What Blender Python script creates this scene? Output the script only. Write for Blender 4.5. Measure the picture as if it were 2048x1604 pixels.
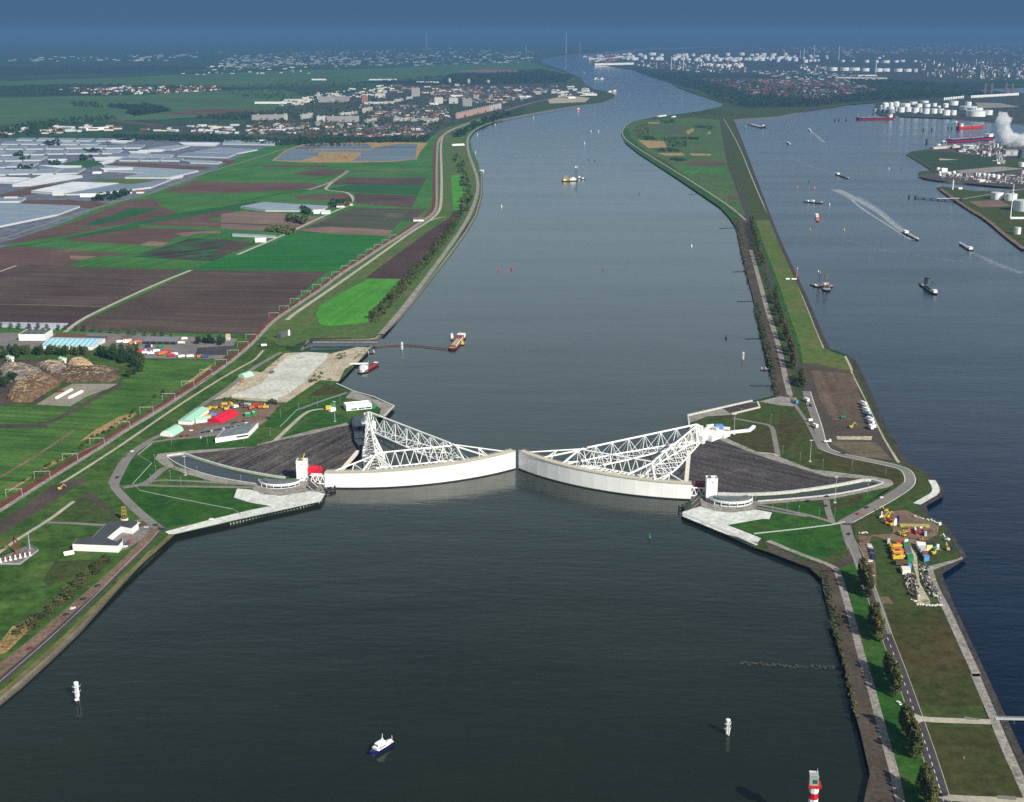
import bpy, math, random
from mathutils import Vector, Matrix
from mathutils.geometry import tessellate_polygon
for o in list(bpy.data.objects): bpy.data.objects.remove(o)
SC = bpy.context.scene
COL = SC.collection
rnd = random.Random(7)

# ------------------------------------------------------------------ camera, sky, sun, exposure
F = 2560.0; H = 430.0; PITCH = math.atan(742/2560); cP = math.cos(PITCH); sP = math.sin(PITCH)
cam = bpy.data.cameras.new('camera'); cam.lens = 45; cam.sensor_width = 36
cam.clip_start = 5; cam.clip_end = 400000
camo = bpy.data.objects.new('camera', cam); COL.objects.link(camo)
camo.location = (0, 0, H); camo.rotation_euler = (math.pi/2 - PITCH, 0, 0)
SC.camera = camo
SUN_EL, SUN_AZ = math.radians(35), math.radians(141)   # azimuth clockwise from +y (view direction)
sun = bpy.data.lights.new('sun', 'SUN'); sun.energy = 5.0; sun.angle = math.radians(0.5); sun.color = (1, .95, .85)
suno = bpy.data.objects.new('sun', sun); COL.objects.link(suno)
sd = Vector((math.sin(SUN_AZ)*math.cos(SUN_EL), math.cos(SUN_AZ)*math.cos(SUN_EL), math.sin(SUN_EL)))
suno.rotation_euler = sd.to_track_quat('Z', 'Y').to_euler()
W = bpy.data.worlds.new('World'); SC.world = W; W.use_nodes = True
nt = W.node_tree; N = nt.nodes; LK = nt.links
bg = N['Background']; bg.inputs[1].default_value = 0.062
sky = N.new('ShaderNodeTexSky'); sky.sky_type = 'NISHITA'; sky.sun_disc = False
sky.sun_elevation = SUN_EL; sky.sun_rotation = SUN_AZ
tc = N.new('ShaderNodeTexCoord'); sx = N.new('ShaderNodeSeparateXYZ'); LK.new(tc.outputs['Generated'], sx.inputs[0])
mr = N.new('ShaderNodeMapRange'); mr.interpolation_type = 'SMOOTHSTEP'
mr.inputs[1].default_value = 0.026; mr.inputs[2].default_value = 0.11
LK.new(sx.outputs['Z'], mr.inputs[0])
mx = N.new('ShaderNodeMix'); mx.data_type = 'RGBA'
LK.new(mr.outputs[0], mx.inputs[0]); mx.inputs[6].default_value = (.8, 1.7, 3.2, 1)   # low storm sky, dark blue
hs = N.new('ShaderNodeHueSaturation'); hs.inputs['Saturation'].default_value = .7; LK.new(sky.outputs[0], hs.inputs['Color']); mx.inputs[7].default_value = (7.0, 8.9, 9.8, 1)   # unseen grey-white cloud belt above it, added to brighten what the water reflects
m3 = N.new('ShaderNodeMix'); m3.data_type = 'RGBA'; mr2 = N.new('ShaderNodeMapRange'); mr2.interpolation_type = 'SMOOTHSTEP'; mr2.inputs[1].default_value = .26; mr2.inputs[2].default_value = .5
LK.new(sx.outputs['Z'], mr2.inputs[0]); LK.new(mr2.outputs[0], m3.inputs[0]); LK.new(mx.outputs[2], m3.inputs[6]); LK.new(hs.outputs[0], m3.inputs[7]); LK.new(m3.outputs[2], bg.inputs[0])
SC.view_settings.view_transform = 'Standard'; SC.view_settings.look = 'None'
SC.view_settings.exposure = 0.38; SC.view_settings.gamma = 1.0
SC.cycles.max_bounces = 6; SC.cycles.diffuse_bounces = 2; SC.cycles.glossy_bounces = 2
SC.cycles.volume_bounces = 4; SC.cycles.transparent_max_bounces = 6
SC.cycles.use_denoising = False

# ------------------------------------------------------------------ photograph pixel -> point on a level plane of the place
G = 3.0
def P(u, v, z=G):
    dx = (u-1024)/F; dz = -(v-802)/F
    wy = cP+dz*sP; wz = -sP+dz*cP; t = (z-H)/wz
    return Vector((dx*t, wy*t, z))
def mpp(u, v, z=G):                      # metres per photograph pixel at that spot
    p = P(u, v, z); return (p.y*cP-(z-H)*sP)/F
def tr(ox, oy, s): return lambda *pts: [(ox+x*s, oy+y*s) for x, y in pts]
A_ = tr(0, 240, .25); B_ = tr(480, 240, 520/2048); C_ = tr(1536, 240, .25); D_ = tr(0, 620, .25); E_ = tr(440, 620, .25)
F_ = tr(0, 980, .25); G_ = tr(1340, 700, .25); H_ = tr(1536, 960, .25); I_ = tr(1536, 1240, .25)
Y_ = tr(1700, 1010, 260/1986); K_ = tr(320, 780, 300/2048); T_ = tr(1700, 180, 348/2048); U_ = tr(1230, 210, 300/1782)
R_ = tr(1460, 80, 320/2048); Q_ = tr(1160, 90, 320/2048); V_ = tr(1800, 220, 248/2048); O_ = tr(0, 640, 300/2048)
M_ = tr(500, 140, 400/2048); S_ = tr(1440, 440, 280/1497); X_ = tr(860, 140, 400/2048); Z_ = tr(1700, 0, 348/2048); L_ = tr(0, 0, 700/2048)

# ------------------------------------------------------------------ materials
MATS = {}
def lin(c): return tuple((x/255/12.92 if x/255 <= .04045 else ((x/255+.055)/1.055)**2.4) for x in c)
def newmat(name):
    m = bpy.data.materials.new(name); m.use_nodes = True
    return m, m.node_tree.nodes, m.node_tree.links, m.node_tree.nodes['Principled BSDF']
def noise(n, l, vec, scale, detail=4, rough=.55):
    t = n.new('ShaderNodeTexNoise'); t.inputs['Scale'].default_value = scale; t.inputs['Detail'].default_value = detail
    t.inputs['Roughness'].default_value = rough
    if vec is not None: l.new(vec, t.inputs['Vector'])
    return t.outputs[0]
def ramp(n, l, fac, stops):
    r = n.new('ShaderNodeValToRGB'); e = r.color_ramp.elements
    while len(e) < len(stops): e.new(.5)
    for i, (p, c) in enumerate(stops): e[i].position = p; e[i].color = (*c, 1)
    l.new(fac, r.inputs[0]); return r.outputs[0]
def paint(name, c, rough=.5, metal=0, var=.18, scale=.6, spec=.4):
    """painted / plain material of an object: colour (linear) with wear and dirt noise"""
    if name in MATS: return MATS[name]
    m, n, l, b = newmat(name)
    t = n.new('ShaderNodeTexCoord')
    f = noise(n, l, t.outputs['Object'], scale, 5, .6)
    d = tuple(x*(1-var) for x in c); h = tuple(min(1, x*(1+var*.5)) for x in c)
    l.new(ramp(n, l, f, [(.3, d), (.62, h)]), b.inputs['Base Color'])
    b.inputs['Roughness'].default_value = rough; b.inputs['Metallic'].default_value = metal
    b.inputs['Specular IOR Level'].default_value = spec
    MATS[name] = m; return m
def ground(name, c1, c2, scale=.01, c3=None, stripe=None, fine=.25, finestr=.35):
    """ground cover: patches of two or three colours, fine mottling, optional tillage stripes (angle deg, metres)"""
    if name in MATS: return MATS[name]
    m, n, l, b = newmat(name)
    t = n.new('ShaderNodeTexCoord'); v = t.outputs['Object']
    f = noise(n, l, v, scale, 6, .62)
    st = [(.36, c1), (.6, c2)] + ([(.72, c3)] if c3 else [])
    col = ramp(n, l, f, st)
    g = noise(n, l, v, fine, 5, .7)
    mul = ramp(n, l, g, [(.3, (1-finestr,)*3), (.7, (1+finestr,)*3)])
    mm = n.new('ShaderNodeMix'); mm.data_type = 'RGBA'; mm.blend_type = 'MULTIPLY'; mm.inputs[0].default_value = 1
    l.new(col, mm.inputs[6]); l.new(mul, mm.inputs[7]); out = mm.outputs[2]
    if stripe:
        mp = n.new('ShaderNodeMapping'); mp.inputs['Rotation'].default_value = (0, 0, math.radians(stripe[0])); l.new(v, mp.inputs[0])
        mq = n.new('ShaderNodeMapping'); mq.inputs['Scale'].default_value = (1/stripe[1], .03/stripe[1], 1); l.new(mp.outputs[0], mq.inputs[0])
        s = noise(n, l, mq.outputs[0], 1, 3, .6)
        sm = ramp(n, l, s, [(.35, (1-stripe[2],)*3), (.65, (1+stripe[2],)*3)])
        m2 = n.new('ShaderNodeMix'); m2.data_type = 'RGBA'; m2.blend_type = 'MULTIPLY'; m2.inputs[0].default_value = 1
        l.new(out, m2.inputs[6]); l.new(sm, m2.inputs[7]); out = m2.outputs[2]
    l.new(out, b.inputs['Base Color']); b.inputs['Roughness'].default_value = .95; b.inputs['Specular IOR Level'].default_value = .1
    MATS[name] = m; return m
def water(name, c, c2, rough=.12, bump=.25, tint=(1, 1, 1)):
    m, n, l, b = newmat(name)
    t = n.new('ShaderNodeTexCoord'); v = t.outputs['Object']
    l.new(ramp(n, l, noise(n, l, v, .0035, 5), [(.35, c), (.65, c2)]), b.inputs['Base Color'])
    rr = n.new('ShaderNodeMapRange'); rr.inputs[1].default_value = .35; rr.inputs[2].default_value = .65; rr.inputs[3].default_value = rough*.55; rr.inputs[4].default_value = rough*1.9
    ms = n.new('ShaderNodeMapping'); ms.inputs['Scale'].default_value = (.0012, .008, 1); ms.inputs['Rotation'].default_value = (0, 0, .12); l.new(v, ms.inputs[0]); l.new(noise(n, l, ms.outputs[0], 1, 5, .6), rr.inputs[0]); l.new(rr.outputs[0], b.inputs['Roughness']); b.inputs['IOR'].default_value = 1.33; b.inputs['Specular Tint'].default_value = (*tint, 1)
    mp = n.new('ShaderNodeMapping'); mp.inputs['Rotation'].default_value = (0, 0, .35); mp.inputs['Scale'].default_value = (.35, 1, 1); l.new(v, mp.inputs[0])
    w1 = noise(n, l, mp.outputs[0], .16, 6, .62)
    w2 = noise(n, l, mp.outputs[0], .022, 3, .5)
    ad = n.new('ShaderNodeMath'); ad.operation = 'MULTIPLY_ADD'; l.new(w2, ad.inputs[0]); ad.inputs[1].default_value = 2.2; l.new(w1, ad.inputs[2])
    bp = n.new('ShaderNodeBump'); bp.inputs['Strength'].default_value = bump; bp.inputs['Distance'].default_value = 1.6
    l.new(ad.outputs[0], bp.inputs['Height']); l.new(bp.outputs[0], b.inputs['Normal'])
    MATS[name] = m; return m
PAL = dict(white=(.8, .8, .78), cream=(.72, .68, .56), grey=(.3, .31, .32), lgrey=(.5, .51, .51), dgrey=(.1, .105, .11), black=(.02, .02, .022),
    red=(.55, .012, .03), dred=(.2, .012, .02), orange=(.55, .15, .03), yellow=(.6, .4, .035), blue=(.03, .07, .24), lblue=(.1, .24, .52), navy=(.012, .012, .09),
    green=(.025, .19, .06), mint=(.36, .62, .47), rust=(.2, .07, .035), brown=(.11, .06, .035), brick=(.26, .09, .05), tan=(.42, .33, .2),
    glass=(.03, .045, .06), concrete=(.5, .5, .47), roofgrey=(.11, .125, .135), slate=(.06, .065, .075), tile=(.2, .07, .05), olive=(.32, .33, .1),
    teal=(.03, .28, .24), steel=(.42, .46, .48), glassroof=(.2, .25, .33), glassblue=(.38, .58, .72), beige=(.55, .5, .42), darkpanel=(.055, .042, .045), hivis=(.85, .75, .3), galv=(.45, .47, .48))
def MT(k):
    if k in MATS: return MATS[k]
    c = PAL[k]
    return paint(k, c, rough=.15 if k in ('glass', 'glassroof', 'glassblue') else .5, metal=0, var=.3 if k in ('rust', 'concrete', 'brown') else .14)

# ------------------------------------------------------------------ meshes
class MB:
    def __init__(s): s.v = []; s.f = []
    def add(s, v, f):
        k = len(s.v); s.v += [tuple(x) for x in v]; s.f += [tuple(i+k for i in q) for q in f]
    def box(s, x, y, z, sx, sy, sz, rz=0):
        c, d = math.cos(rz), math.sin(rz); vs = []
        for zz in (z, z+sz):
            for a, b in ((-.5, -.5), (.5, -.5), (.5, .5), (-.5, .5)):
                px, py = a*sx, b*sy; vs.append((x+px*c-py*d, y+px*d+py*c, zz))
        s.add(vs, [(3, 2, 1, 0), (4, 5, 6, 7), (0, 1, 5, 4), (1, 2, 6, 5), (2, 3, 7, 6), (3, 0, 4, 7)])
    def cyl(s, x, y, z, r, h, r2=None, n=14):
        r2 = r if r2 is None else r2
        vs = [(x+q*math.cos(2*math.pi*i/n), y+q*math.sin(2*math.pi*i/n), zz) for q, zz in ((r, z), (r2, z+h)) for i in range(n)]
        s.add(vs, [(i, (i+1) % n, n+(i+1) % n, n+i) for i in range(n)] + [tuple(range(n, 2*n)), tuple(range(n-1, -1, -1))])
    def tube(s, a, b, r, n=6, r2=None):
        a, b = Vector(a), Vector(b); d = (b-a)
        if d.length < 1e-6: return
        q = d.to_track_quat('Z', 'Y'); r2 = r if r2 is None else r2; vs = []
        for p, rr in ((a, r), (b, r2)):
            for i in range(n):
                vs.append(p + q @ Vector((rr*math.cos(2*math.pi*i/n), rr*math.sin(2*math.pi*i/n), 0)))
        s.add(vs, [(i, (i+1) % n, n+(i+1) % n, n+i) for i in range(n)] + [tuple(range(n, 2*n)), tuple(range(n-1, -1, -1))])
    def prism(s, pts, z0, z1, cap=True):
        n = len(pts); vs = [(p[0], p[1], z0) for p in pts] + [(p[0], p[1], z1) for p in pts]
        s.add(vs, [(i, (i+1) % n, n+(i+1) % n, n+i) for i in range(n)])
        if cap: s.flat(pts, z1); 
    def flat(s, pts, z):
        vs = [Vector((p[0], p[1], z)) for p in pts]
        s.add(vs, [t[::-1] if (Vector(vs[t[1]])-vs[t[0]]).cross(vs[t[2]]-vs[t[0]]).z < 0 else t for t in tessellate_polygon([vs])])
    def gable(s, x, y, z, sx, sy, e, r, rz=0, roof=False, over=0):
        c, d = math.cos(rz), math.sin(rz)
        def w(a, b, zz): return (x+a*c-b*d, y+a*d+b*c, zz)
        hx, hy = sx/2, sy/2
        if roof:
            hx += over; k = hy+over; ee = z+e-(r*over/hy if hy else 0)
            vs = [w(-hx, -k, ee), w(hx, -k, ee), w(hx, k, ee), w(-hx, k, ee), w(-hx, 0, z+e+r), w(hx, 0, z+e+r)]
            s.add(vs, [(0, 1, 5, 4), (2, 3, 4, 5), (0, 4, 3), (1, 2, 5)])
        else:
            vs = [w(-hx, -hy, z), w(hx, -hy, z), w(hx, hy, z), w(-hx, hy, z), w(-hx, -hy, z+e), w(hx, -hy, z+e), w(hx, hy, z+e), w(-hx, hy, z+e), w(-hx, 0, z+e+r*.97), w(hx, 0, z+e+r*.97)]
            s.add(vs, [(0, 1, 5, 4), (2, 3, 7, 6), (0, 4, 8, 7, 3), (1, 2, 6, 9, 5)])
    def vault(s, x, y, z, sx, sy, h, n=10):
        vs = []
        for a in (-.5, .5):
            for i in range(n+1):
                t = math.pi*i/n; vs.append((x+a*sx, y-math.cos(t)*sy/2, z+math.sin(t)*h))
        s.add(vs, [(i, i+1, n+2+i, n+1+i) for i in range(n)] + [tuple(range(n, -1, -1)), tuple(range(n+1, 2*n+2))])
    def sphere(s, x, y, z, r, n=12, k=8, half=False, sq=1):
        vs = []; fs = []; lo = 0 if half else -math.pi/2
        for j in range(k+1):
            t = lo+(math.pi/2-lo)*j/k
            for i in range(n): vs.append((x+r*math.cos(t)*math.cos(2*math.pi*i/n), y+r*math.cos(t)*math.sin(2*math.pi*i/n), z+r*sq*math.sin(t)))
        for j in range(k):
            for i in range(n): fs.append((j*n+i, j*n+(i+1) % n, (j+1)*n+(i+1) % n, (j+1)*n+i))
        s.add(vs, fs)
    def hull(s, L, B, z0, z1, bow=.22, stern=.85, zbow=0, flare=.12):
        """ship hull from stern (-x) to pointed bow (+x)"""
        prof = [(-.5, stern), (-.44, 1), (.5-bow, 1), (.5-bow*.55, .78), (.5-bow*.2, .38), (.5, .03)]
        up = [(x*L, .5*B*w) for x, w in prof]; ring = up + [(x, -y) for x, y in up[::-1]]
        n = len(ring)
        lo = [(x*(1-flare*.5 if x > 0 else .98), y*(1-flare), z0) for x, y in ring]
        hi = [(x, y, z1+(zbow*max(0, (x/L-.5+bow)/bow) if x/L > .5-bow else 0)) for x, y in ring]
        s.add(lo+hi, [(i, (i+1) % n, n+(i+1) % n, n+i) for i in range(n)])
        s.add(hi, [(i, i+1, n-2-i, n-1-i) for i in range(n//2-1)])
    def mesh(s, name, mat):
        m = bpy.data.meshes.new(name); m.from_pydata(s.v, [], s.f); m.update()
        if mat: m.materials.append(mat)
        return m
def link(name, me, parent=None):
    o = bpy.data.objects.new(name, me); COL.objects.link(o)
    if parent: o.parent = parent
    return o
def tag(o, label=None, cat=None, group=None, kind=None):
    for k, x in (('label', label), ('category', cat), ('group', group), ('kind', kind)):
        if x: o[k] = x
    return o
def fill(mb, shapes):
    for s in shapes:
        k, a = s[0], s[1:]
        kw = {}
        if isinstance(a[-1], dict): kw, a = a[-1], a[:-1]
        {'b': mb.box, 'c': mb.cyl, 't': mb.tube, 'p': mb.prism, 'g': mb.gable, 'v': mb.vault, 's': mb.sphere, 'h': mb.hull}[k](*a, **kw)
def build(name, label, cat, loc, rz, parts, group=None, sc=1):
    """one thing: an Empty at its base with one mesh per part; 'part>sub' hangs sub below the last part of that name"""
    r = bpy.data.objects.new(name, None); COL.objects.link(r); r.empty_display_size = 1
    r.location = loc; r.rotation_euler = (0, 0, rz); r.scale = (sc,)*3
    tag(r, label, cat, group); last = {}
    for pn, mk, shapes in parts:
        mb = MB(); fill(mb, shapes); sub = pn.split('>')
        o = link(sub[-1], mb.mesh(sub[-1], MT(mk) if isinstance(mk, str) else mk), last[sub[0]] if len(sub) > 1 else r)
        if len(sub) == 1: last[pn] = o
    return r
def solo(name, label, cat, loc, rz, mk, shapes, group=None, kind=None, sc=1):
    mb = MB(); fill(mb, shapes); o = link(name, mb.mesh(name, MT(mk) if isinstance(mk, str) else mk))
    o.location = loc; o.rotation_euler = (0, 0, rz); o.scale = (sc,)*3
    return tag(o, label, cat, group, kind)
def dup(root, loc, rz, label=None, sc=None, zs=None, group=None):
    r = root.copy(); COL.objects.link(r); r.location = loc; r.rotation_euler = (0, 0, rz)
    if sc: r.scale = (sc, sc, zs or sc)
    if label: r['label'] = label
    if group: r['group'] = group
    for ch in root.children:
        c = ch.copy(); COL.objects.link(c); c.parent = r
        for g in ch.children:
            d = g.copy(); COL.objects.link(d); d.parent = c
    return r
ORD = ['', 'first', 'second', 'third', 'fourth', 'fifth', 'sixth', 'seventh', 'eighth', 'ninth', 'tenth', 'eleventh', 'twelfth', 'thirteenth', 'fourteenth', 'fifteenth', 'sixteenth', 'seventeenth', 'eighteenth', 'nineteenth', 'twentieth', 'twenty-first', 'twenty-second', 'twenty-third', 'twenty-fourth', 'twenty-fifth', 'twenty-sixth', 'twenty-seventh', 'twenty-eighth']

# ------------------------------------------------------------------ ground sheets
LV = [0]
def sheet(name, pts, mat, z=None, kind='structure', step=.006):
    LV[0] += step
    z = G+LV[0] if z is None else z
    w = [P(u, v, z) for u, v in pts]
    mb = MB(); mb.flat(w, z)
    return tag(link(name, mb.mesh(name, mat)), kind=kind)
def smooth(pts, k=2):
    for _ in range(k):
        q = [pts[0]]
        for a, b in zip(pts, pts[1:]): q += [a*.75+b*.25, a*.25+b*.75]
        pts = q+[pts[-1]]
    return pts
def ribbon(name, pts, width, mat, z=None, kind='structure', k=2, step=.006, dash=None, off=0):
    LV[0] += step
    z = G+LV[0] if z is None else z
    w = smooth([P(u, v, z) for u, v in pts], k) if k else [P(u, v, z) for u, v in pts]
    mb = MB(); L = []
    for i, p in enumerate(w):
        d = (w[min(i+1, len(w)-1)]-w[max(i-1, 0)]); d.z = 0; d.normalize(); n = Vector((-d.y, d.x, 0))
        L.append((p+n*(off+width/2), p+n*(off-width/2)))
    if dash:
        acc = 0
        for i in range(len(w)-1):
            seg = w[i+1]-w[i]; l = seg.length; d = seg.normalized(); n = Vector((-d.y, d.x, 0)); t = 0
            while t < l:
                a = w[i]+d*t; b = w[i]+d*min(l, t+dash[0])
                mb.add([a+n*(off+width/2), a+n*(off-width/2), b+n*(off-width/2), b+n*(off+width/2)], [(0, 1, 2, 3)]); t += dash[1]
    else:
        for i in range(len(w)-1):
            mb.add([L[i][0], L[i][1], L[i+1][1], L[i+1][0]], [(3, 2, 1, 0)])
    return tag(link(name, mb.mesh(name, mat)), kind=kind)
def land(name, pts, mat, bw, bankmat, zt=G, kind='structure'):
    """a land mass: flat top and a sloping bank of width bw down into the water"""
    w = [P(u, v, 0) for u, v in pts]; n = len(w)
    ar = sum(w[i].x*w[(i+1) % n].y-w[(i+1) % n].x*w[i].y for i in range(n))
    sg = 1 if ar > 0 else -1; inn = []
    for i in range(n):
        a, b, c = w[i-1], w[i], w[(i+1) % n]
        d1 = (b-a).normalized(); d2 = (c-b).normalized()
        n1 = Vector((-d1.y, d1.x, 0))*sg; n2 = Vector((-d2.y, d2.x, 0))*sg
        m = n1+n2; k = 2/max(.5, m.length_squared)
        q = b+m*k*.5*(bw(i) if callable(bw) else bw)*1.0; q.z = zt; inn.append(q)
    mb = MB(); mb.flat(inn, zt); o = tag(link(name, mb.mesh(name, mat)), kind=kind)
    mb = MB()
    for i in range(n):
        j = (i+1) % n; a, b = w[i].copy(), w[j].copy(); a.z = b.z = -.8
        mb.add([a, b, inn[j], inn[i]], [(0, 1, 2, 3)])
    tag(link('embankment', mb.mesh('embankment', bankmat)), kind='structure')
    return o
# ------------------------------------------------------------------ ground materials (linear albedo)
GR = ground('grass', (.027, .07, .012), (.055, .105, .02), .018, (.1, .095, .035), None, .12, .5)
GRN = ground('lawn', (.016, .066, .008), (.03, .088, .012), .022, (.07, .07, .024), None, .14, .45)
GRB = ground('brown_grass', (.058, .046, .018), (.038, .05, .014), .014, (.085, .055, .03), None, .14, .45)
GRO = ground('olive_grass', (.05, .06, .018), (.038, .066, .015), .011, (.085, .068, .03), None, .14, .45)
DIKE = ground('dike_grass', (.055, .115, .024), (.085, .115, .036), .01, (.13, .11, .05), None, .14, .4)
MEAD = ground('meadow', (.034, .115, .024), (.05, .15, .032), .006, (.075, .15, .04), (20, 9, .2))
MEAD2 = ground('meadow_dark', (.018, .078, .024), (.026, .095, .028), .006, None, (80, 12, .12))
BRT = ground('young_corn', (.045, .2, .022), (.068, .25, .028), .012, None, (10, 8, .14))
SOIL = ground('dark_soil', (.06, .042, .034), (.084, .06, .048), .006, None, (97, 6, .28))
SOIL2 = ground('purple_soil', (.046, .031, .028), (.06, .041, .036), .006, None, (97, 6, .25))
SOILB = ground('brown_soil', (.085, .05, .042), (.11, .068, .054), .006, (.14, .095, .075), (98, 8, .15))
SOILT = ground('tan_soil', (.16, .105, .075), (.21, .145, .105), .006, None, (98, 8, .12))
MIX = ground('patchy_field', (.03, .09, .03), (.04, .03, .03), .01, (.05, .1, .04), (50, 14, .4))
MARSH = ground('rough_meadow', (.034, .092, .016), (.06, .13, .024), .018, (.12, .115, .05), (100, 6, .3))
STRAW = ground('dry_reed', (.26, .17, .075), (.34, .24, .11), .03, None, None, .3, .5)
RAIL = ground('rail_ballast', (.11, .032, .02), (.16, .05, .03), .05, None, None, .5, .4)
ROAD = ground('asphalt', (.16, .15, .142), (.2, .19, .175), .03, None, None, .4, .2)
ROADD = ground('dark_asphalt', (.05, .044, .05), (.065, .058, .064), .03, None, None, .4, .2)
PATHM = ground('pale_path', (.32, .3, .25), (.4, .37, .3), .05, None, None, .4, .2)
DIRT = ground('dirt', (.13, .09, .065), (.18, .125, .09), .03, (.23, .17, .12), None, .3, .45)
DIRTD = ground('dark_dirt', (.052, .043, .034), (.078, .063, .05), .02, (.1, .085, .062), None, .3, .4)
SAND = ground('sand', (.42, .42, .37), (.55, .55, .49), .02, (.34, .31, .25), None, .2, .3)
SANDD = ground('rough_sand', (.3, .25, .18), (.45, .4, .3), .04, (.12, .12, .06), None, .25, .5)
PIE = ground('stone_asphalt', (.055, .048, .045), (.085, .075, .068), .03, (.115, .1, .092), (24, 4, .45), .35, .7)
PIER = ground('stone_asphalt_dark', (.046, .04, .042), (.068, .06, .06), .03, (.095, .085, .084), (-52, 5, .4), .35, .7)
GRAV = ground('gravel', (.2, .185, .17), (.28, .26, .235), .05, (.14, .13, .12), None, .4, .5)
APRON = ground('concrete_apron', (.5, .52, .49), (.6, .62, .58), .05, (.42, .42, .38), (25, 9, .1), .25, .3)
YARD = ground('yard_paving', (.14, .13, .13), (.2, .18, .17), .03, (.11, .09, .085), None, .3, .4)
FARV = ground('far_land', (.016, .042, .022), (.03, .07, .03), .0012, (.06, .1, .05), None, .01, .5)
WOODG = ground('wood_floor', (.012, .03, .012), (.02, .042, .016), .01)
TOWNG = ground('town_ground', (.028, .045, .03), (.06, .07, .055), .01, (.02, .045, .022), None, .04, .6)
INDG = ground('industry_ground', (.028, .042, .034), (.055, .065, .055), .006, (.03, .05, .03), None, .03, .6)
def bankmat():
    m, n, l, b = newmat('bank_stone')
    t = n.new('ShaderNodeTexCoord'); v = t.outputs['Object']; s = n.new('ShaderNodeSeparateXYZ'); l.new(v, s.inputs[0])
    nz = noise(n, l, v, .08, 5, .7)
    ad = n.new('ShaderNodeMath'); ad.operation = 'MULTIPLY_ADD'; l.new(nz, ad.inputs[0]); ad.inputs[1].default_value = 1.6; l.new(s.outputs['Z'], ad.inputs[2])
    mp = n.new('ShaderNodeMapRange'); mp.inputs[1].default_value = 0; mp.inputs[2].default_value = 4; l.new(ad.outputs[0], mp.inputs[0])
    c = ramp(n, l, mp.outputs[0], [(.1, (.03, .027, .024)), (.38, (.075, .066, .055)), (.6, (.11, .1, .06)), (.85, (.2, .185, .15))])
    g = ramp(n, l, noise(n, l, v, .5, 5, .75), [(.3, (.55,)*3), (.7, (1.4,)*3)])
    mm = n.new('ShaderNodeMix'); mm.data_type = 'RGBA'; mm.blend_type = 'MULTIPLY'; mm.inputs[0].default_value = 1
    l.new(c, mm.inputs[6]); l.new(g, mm.inputs[7]); l.new(mm.outputs[2], b.inputs['Base Color']); b.inputs['Roughness'].default_value = .9
    return m
BANK = bankmat()
BIG = 130000
# ------------------------------------------------------------------ water
RIVER = water('river_water', (.0075, .0125, .0075), (.0125, .017, .009), .08, .15, (.92, 1, .95))
CANAL = water('canal_water', (.0015, .007, .021), (.002, .009, .026), .1, .24, (.5, .68, .95)); CANAL.node_tree.nodes['Principled BSDF'].inputs['Specular IOR Level'].default_value = .19
split = [(1900, 1760), (1800, 1500), (1720, 1240), (1690, 1100), (1640, 850), (1590, 700), (1530, 500), (1462, 330), (1452, 245), (1475, 228), (1600, 205)]
sp = [P(u, v, 0) for u, v in split]
def flatobj(name, pts, z, mat):
    mb = MB(); mb.flat(pts, z); return tag(link(name, mb.mesh(name, mat)), kind='structure')
flatobj('river_water', [(sp[0].x, -300)] + [(p.x, p.y) for p in sp] + [(sp[-1].x, BIG), (-BIG, BIG), (-BIG, -300)], 0, RIVER)
flatobj('canal_water', [(sp[0].x, -300)] + [(p.x, p.y) for p in sp] + [(sp[-1].x, BIG), (BIG, BIG), (BIG, -300)], 0, CANAL)

# ------------------------------------------------------------------ land masses (water edge traced)
NB = [(-400, 1790), (-150, 1530), (0, 1415), (48, 1376), (100, 1328), (165, 1265), (232, 1188), (285, 1130), (318, 1098), (345, 1075), (400, 1062), (455, 1050), (530, 1031), (600, 1016), (643, 1004), (652, 988), (640, 966), (660, 944), (686, 941), (718, 903), (714, 870), (712, 846), (735, 838), (770, 832), (788, 813), (746, 794), (706, 783), (673, 768), (692, 750), (704, 737), (728, 714), (748, 693), (700, 700), (606, 703), (622, 681), (735, 682), (757, 682), (777, 663), (802, 640), (832, 605), (862, 565), (902, 515), (937, 465), (957, 430), (967, 390), (966, 350), (952, 318), (940, 293), (937, 275), (948, 259), (985, 243), (1030, 235), (1100, 221), (1160, 212), (1205, 207), (1229, 198), (1232, 191), (1215, 183), (1190, 179), (1173, 170), (1165, 157), (1150, 150), (1135, 144), (1110, 134), (1088, 126), (1082, 120), (1140, 110), (1300, 96), (2400, 80)]
pf = [P(*p, 0) for p in NB]
def rawland(name, px, extra, mat, bw):
    """px: traced shoreline; extra: world points closing the mass out of frame"""
    global P
    old = P
    seq = [old(u, v, 0) for u, v in px] + [Vector((x, y, 0)) for x, y in extra]
    it = iter(seq)
    P = lambda u, v, z=0: next(it).copy()
    try: o = land(name, [(0, 0)]*len(seq), mat, bw, BANK)
    finally: P = old
    return o
NBW = {}
rawland('ground', NB, [(BIG, BIG*.92), (-BIG, BIG*.92), (-BIG, 200), (-9000, 150)], FARV, lambda i: 2.5 if 13 <= i <= 27 else (6 if 27 < i < 36 else 12 if i < 13 else 14))
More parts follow.
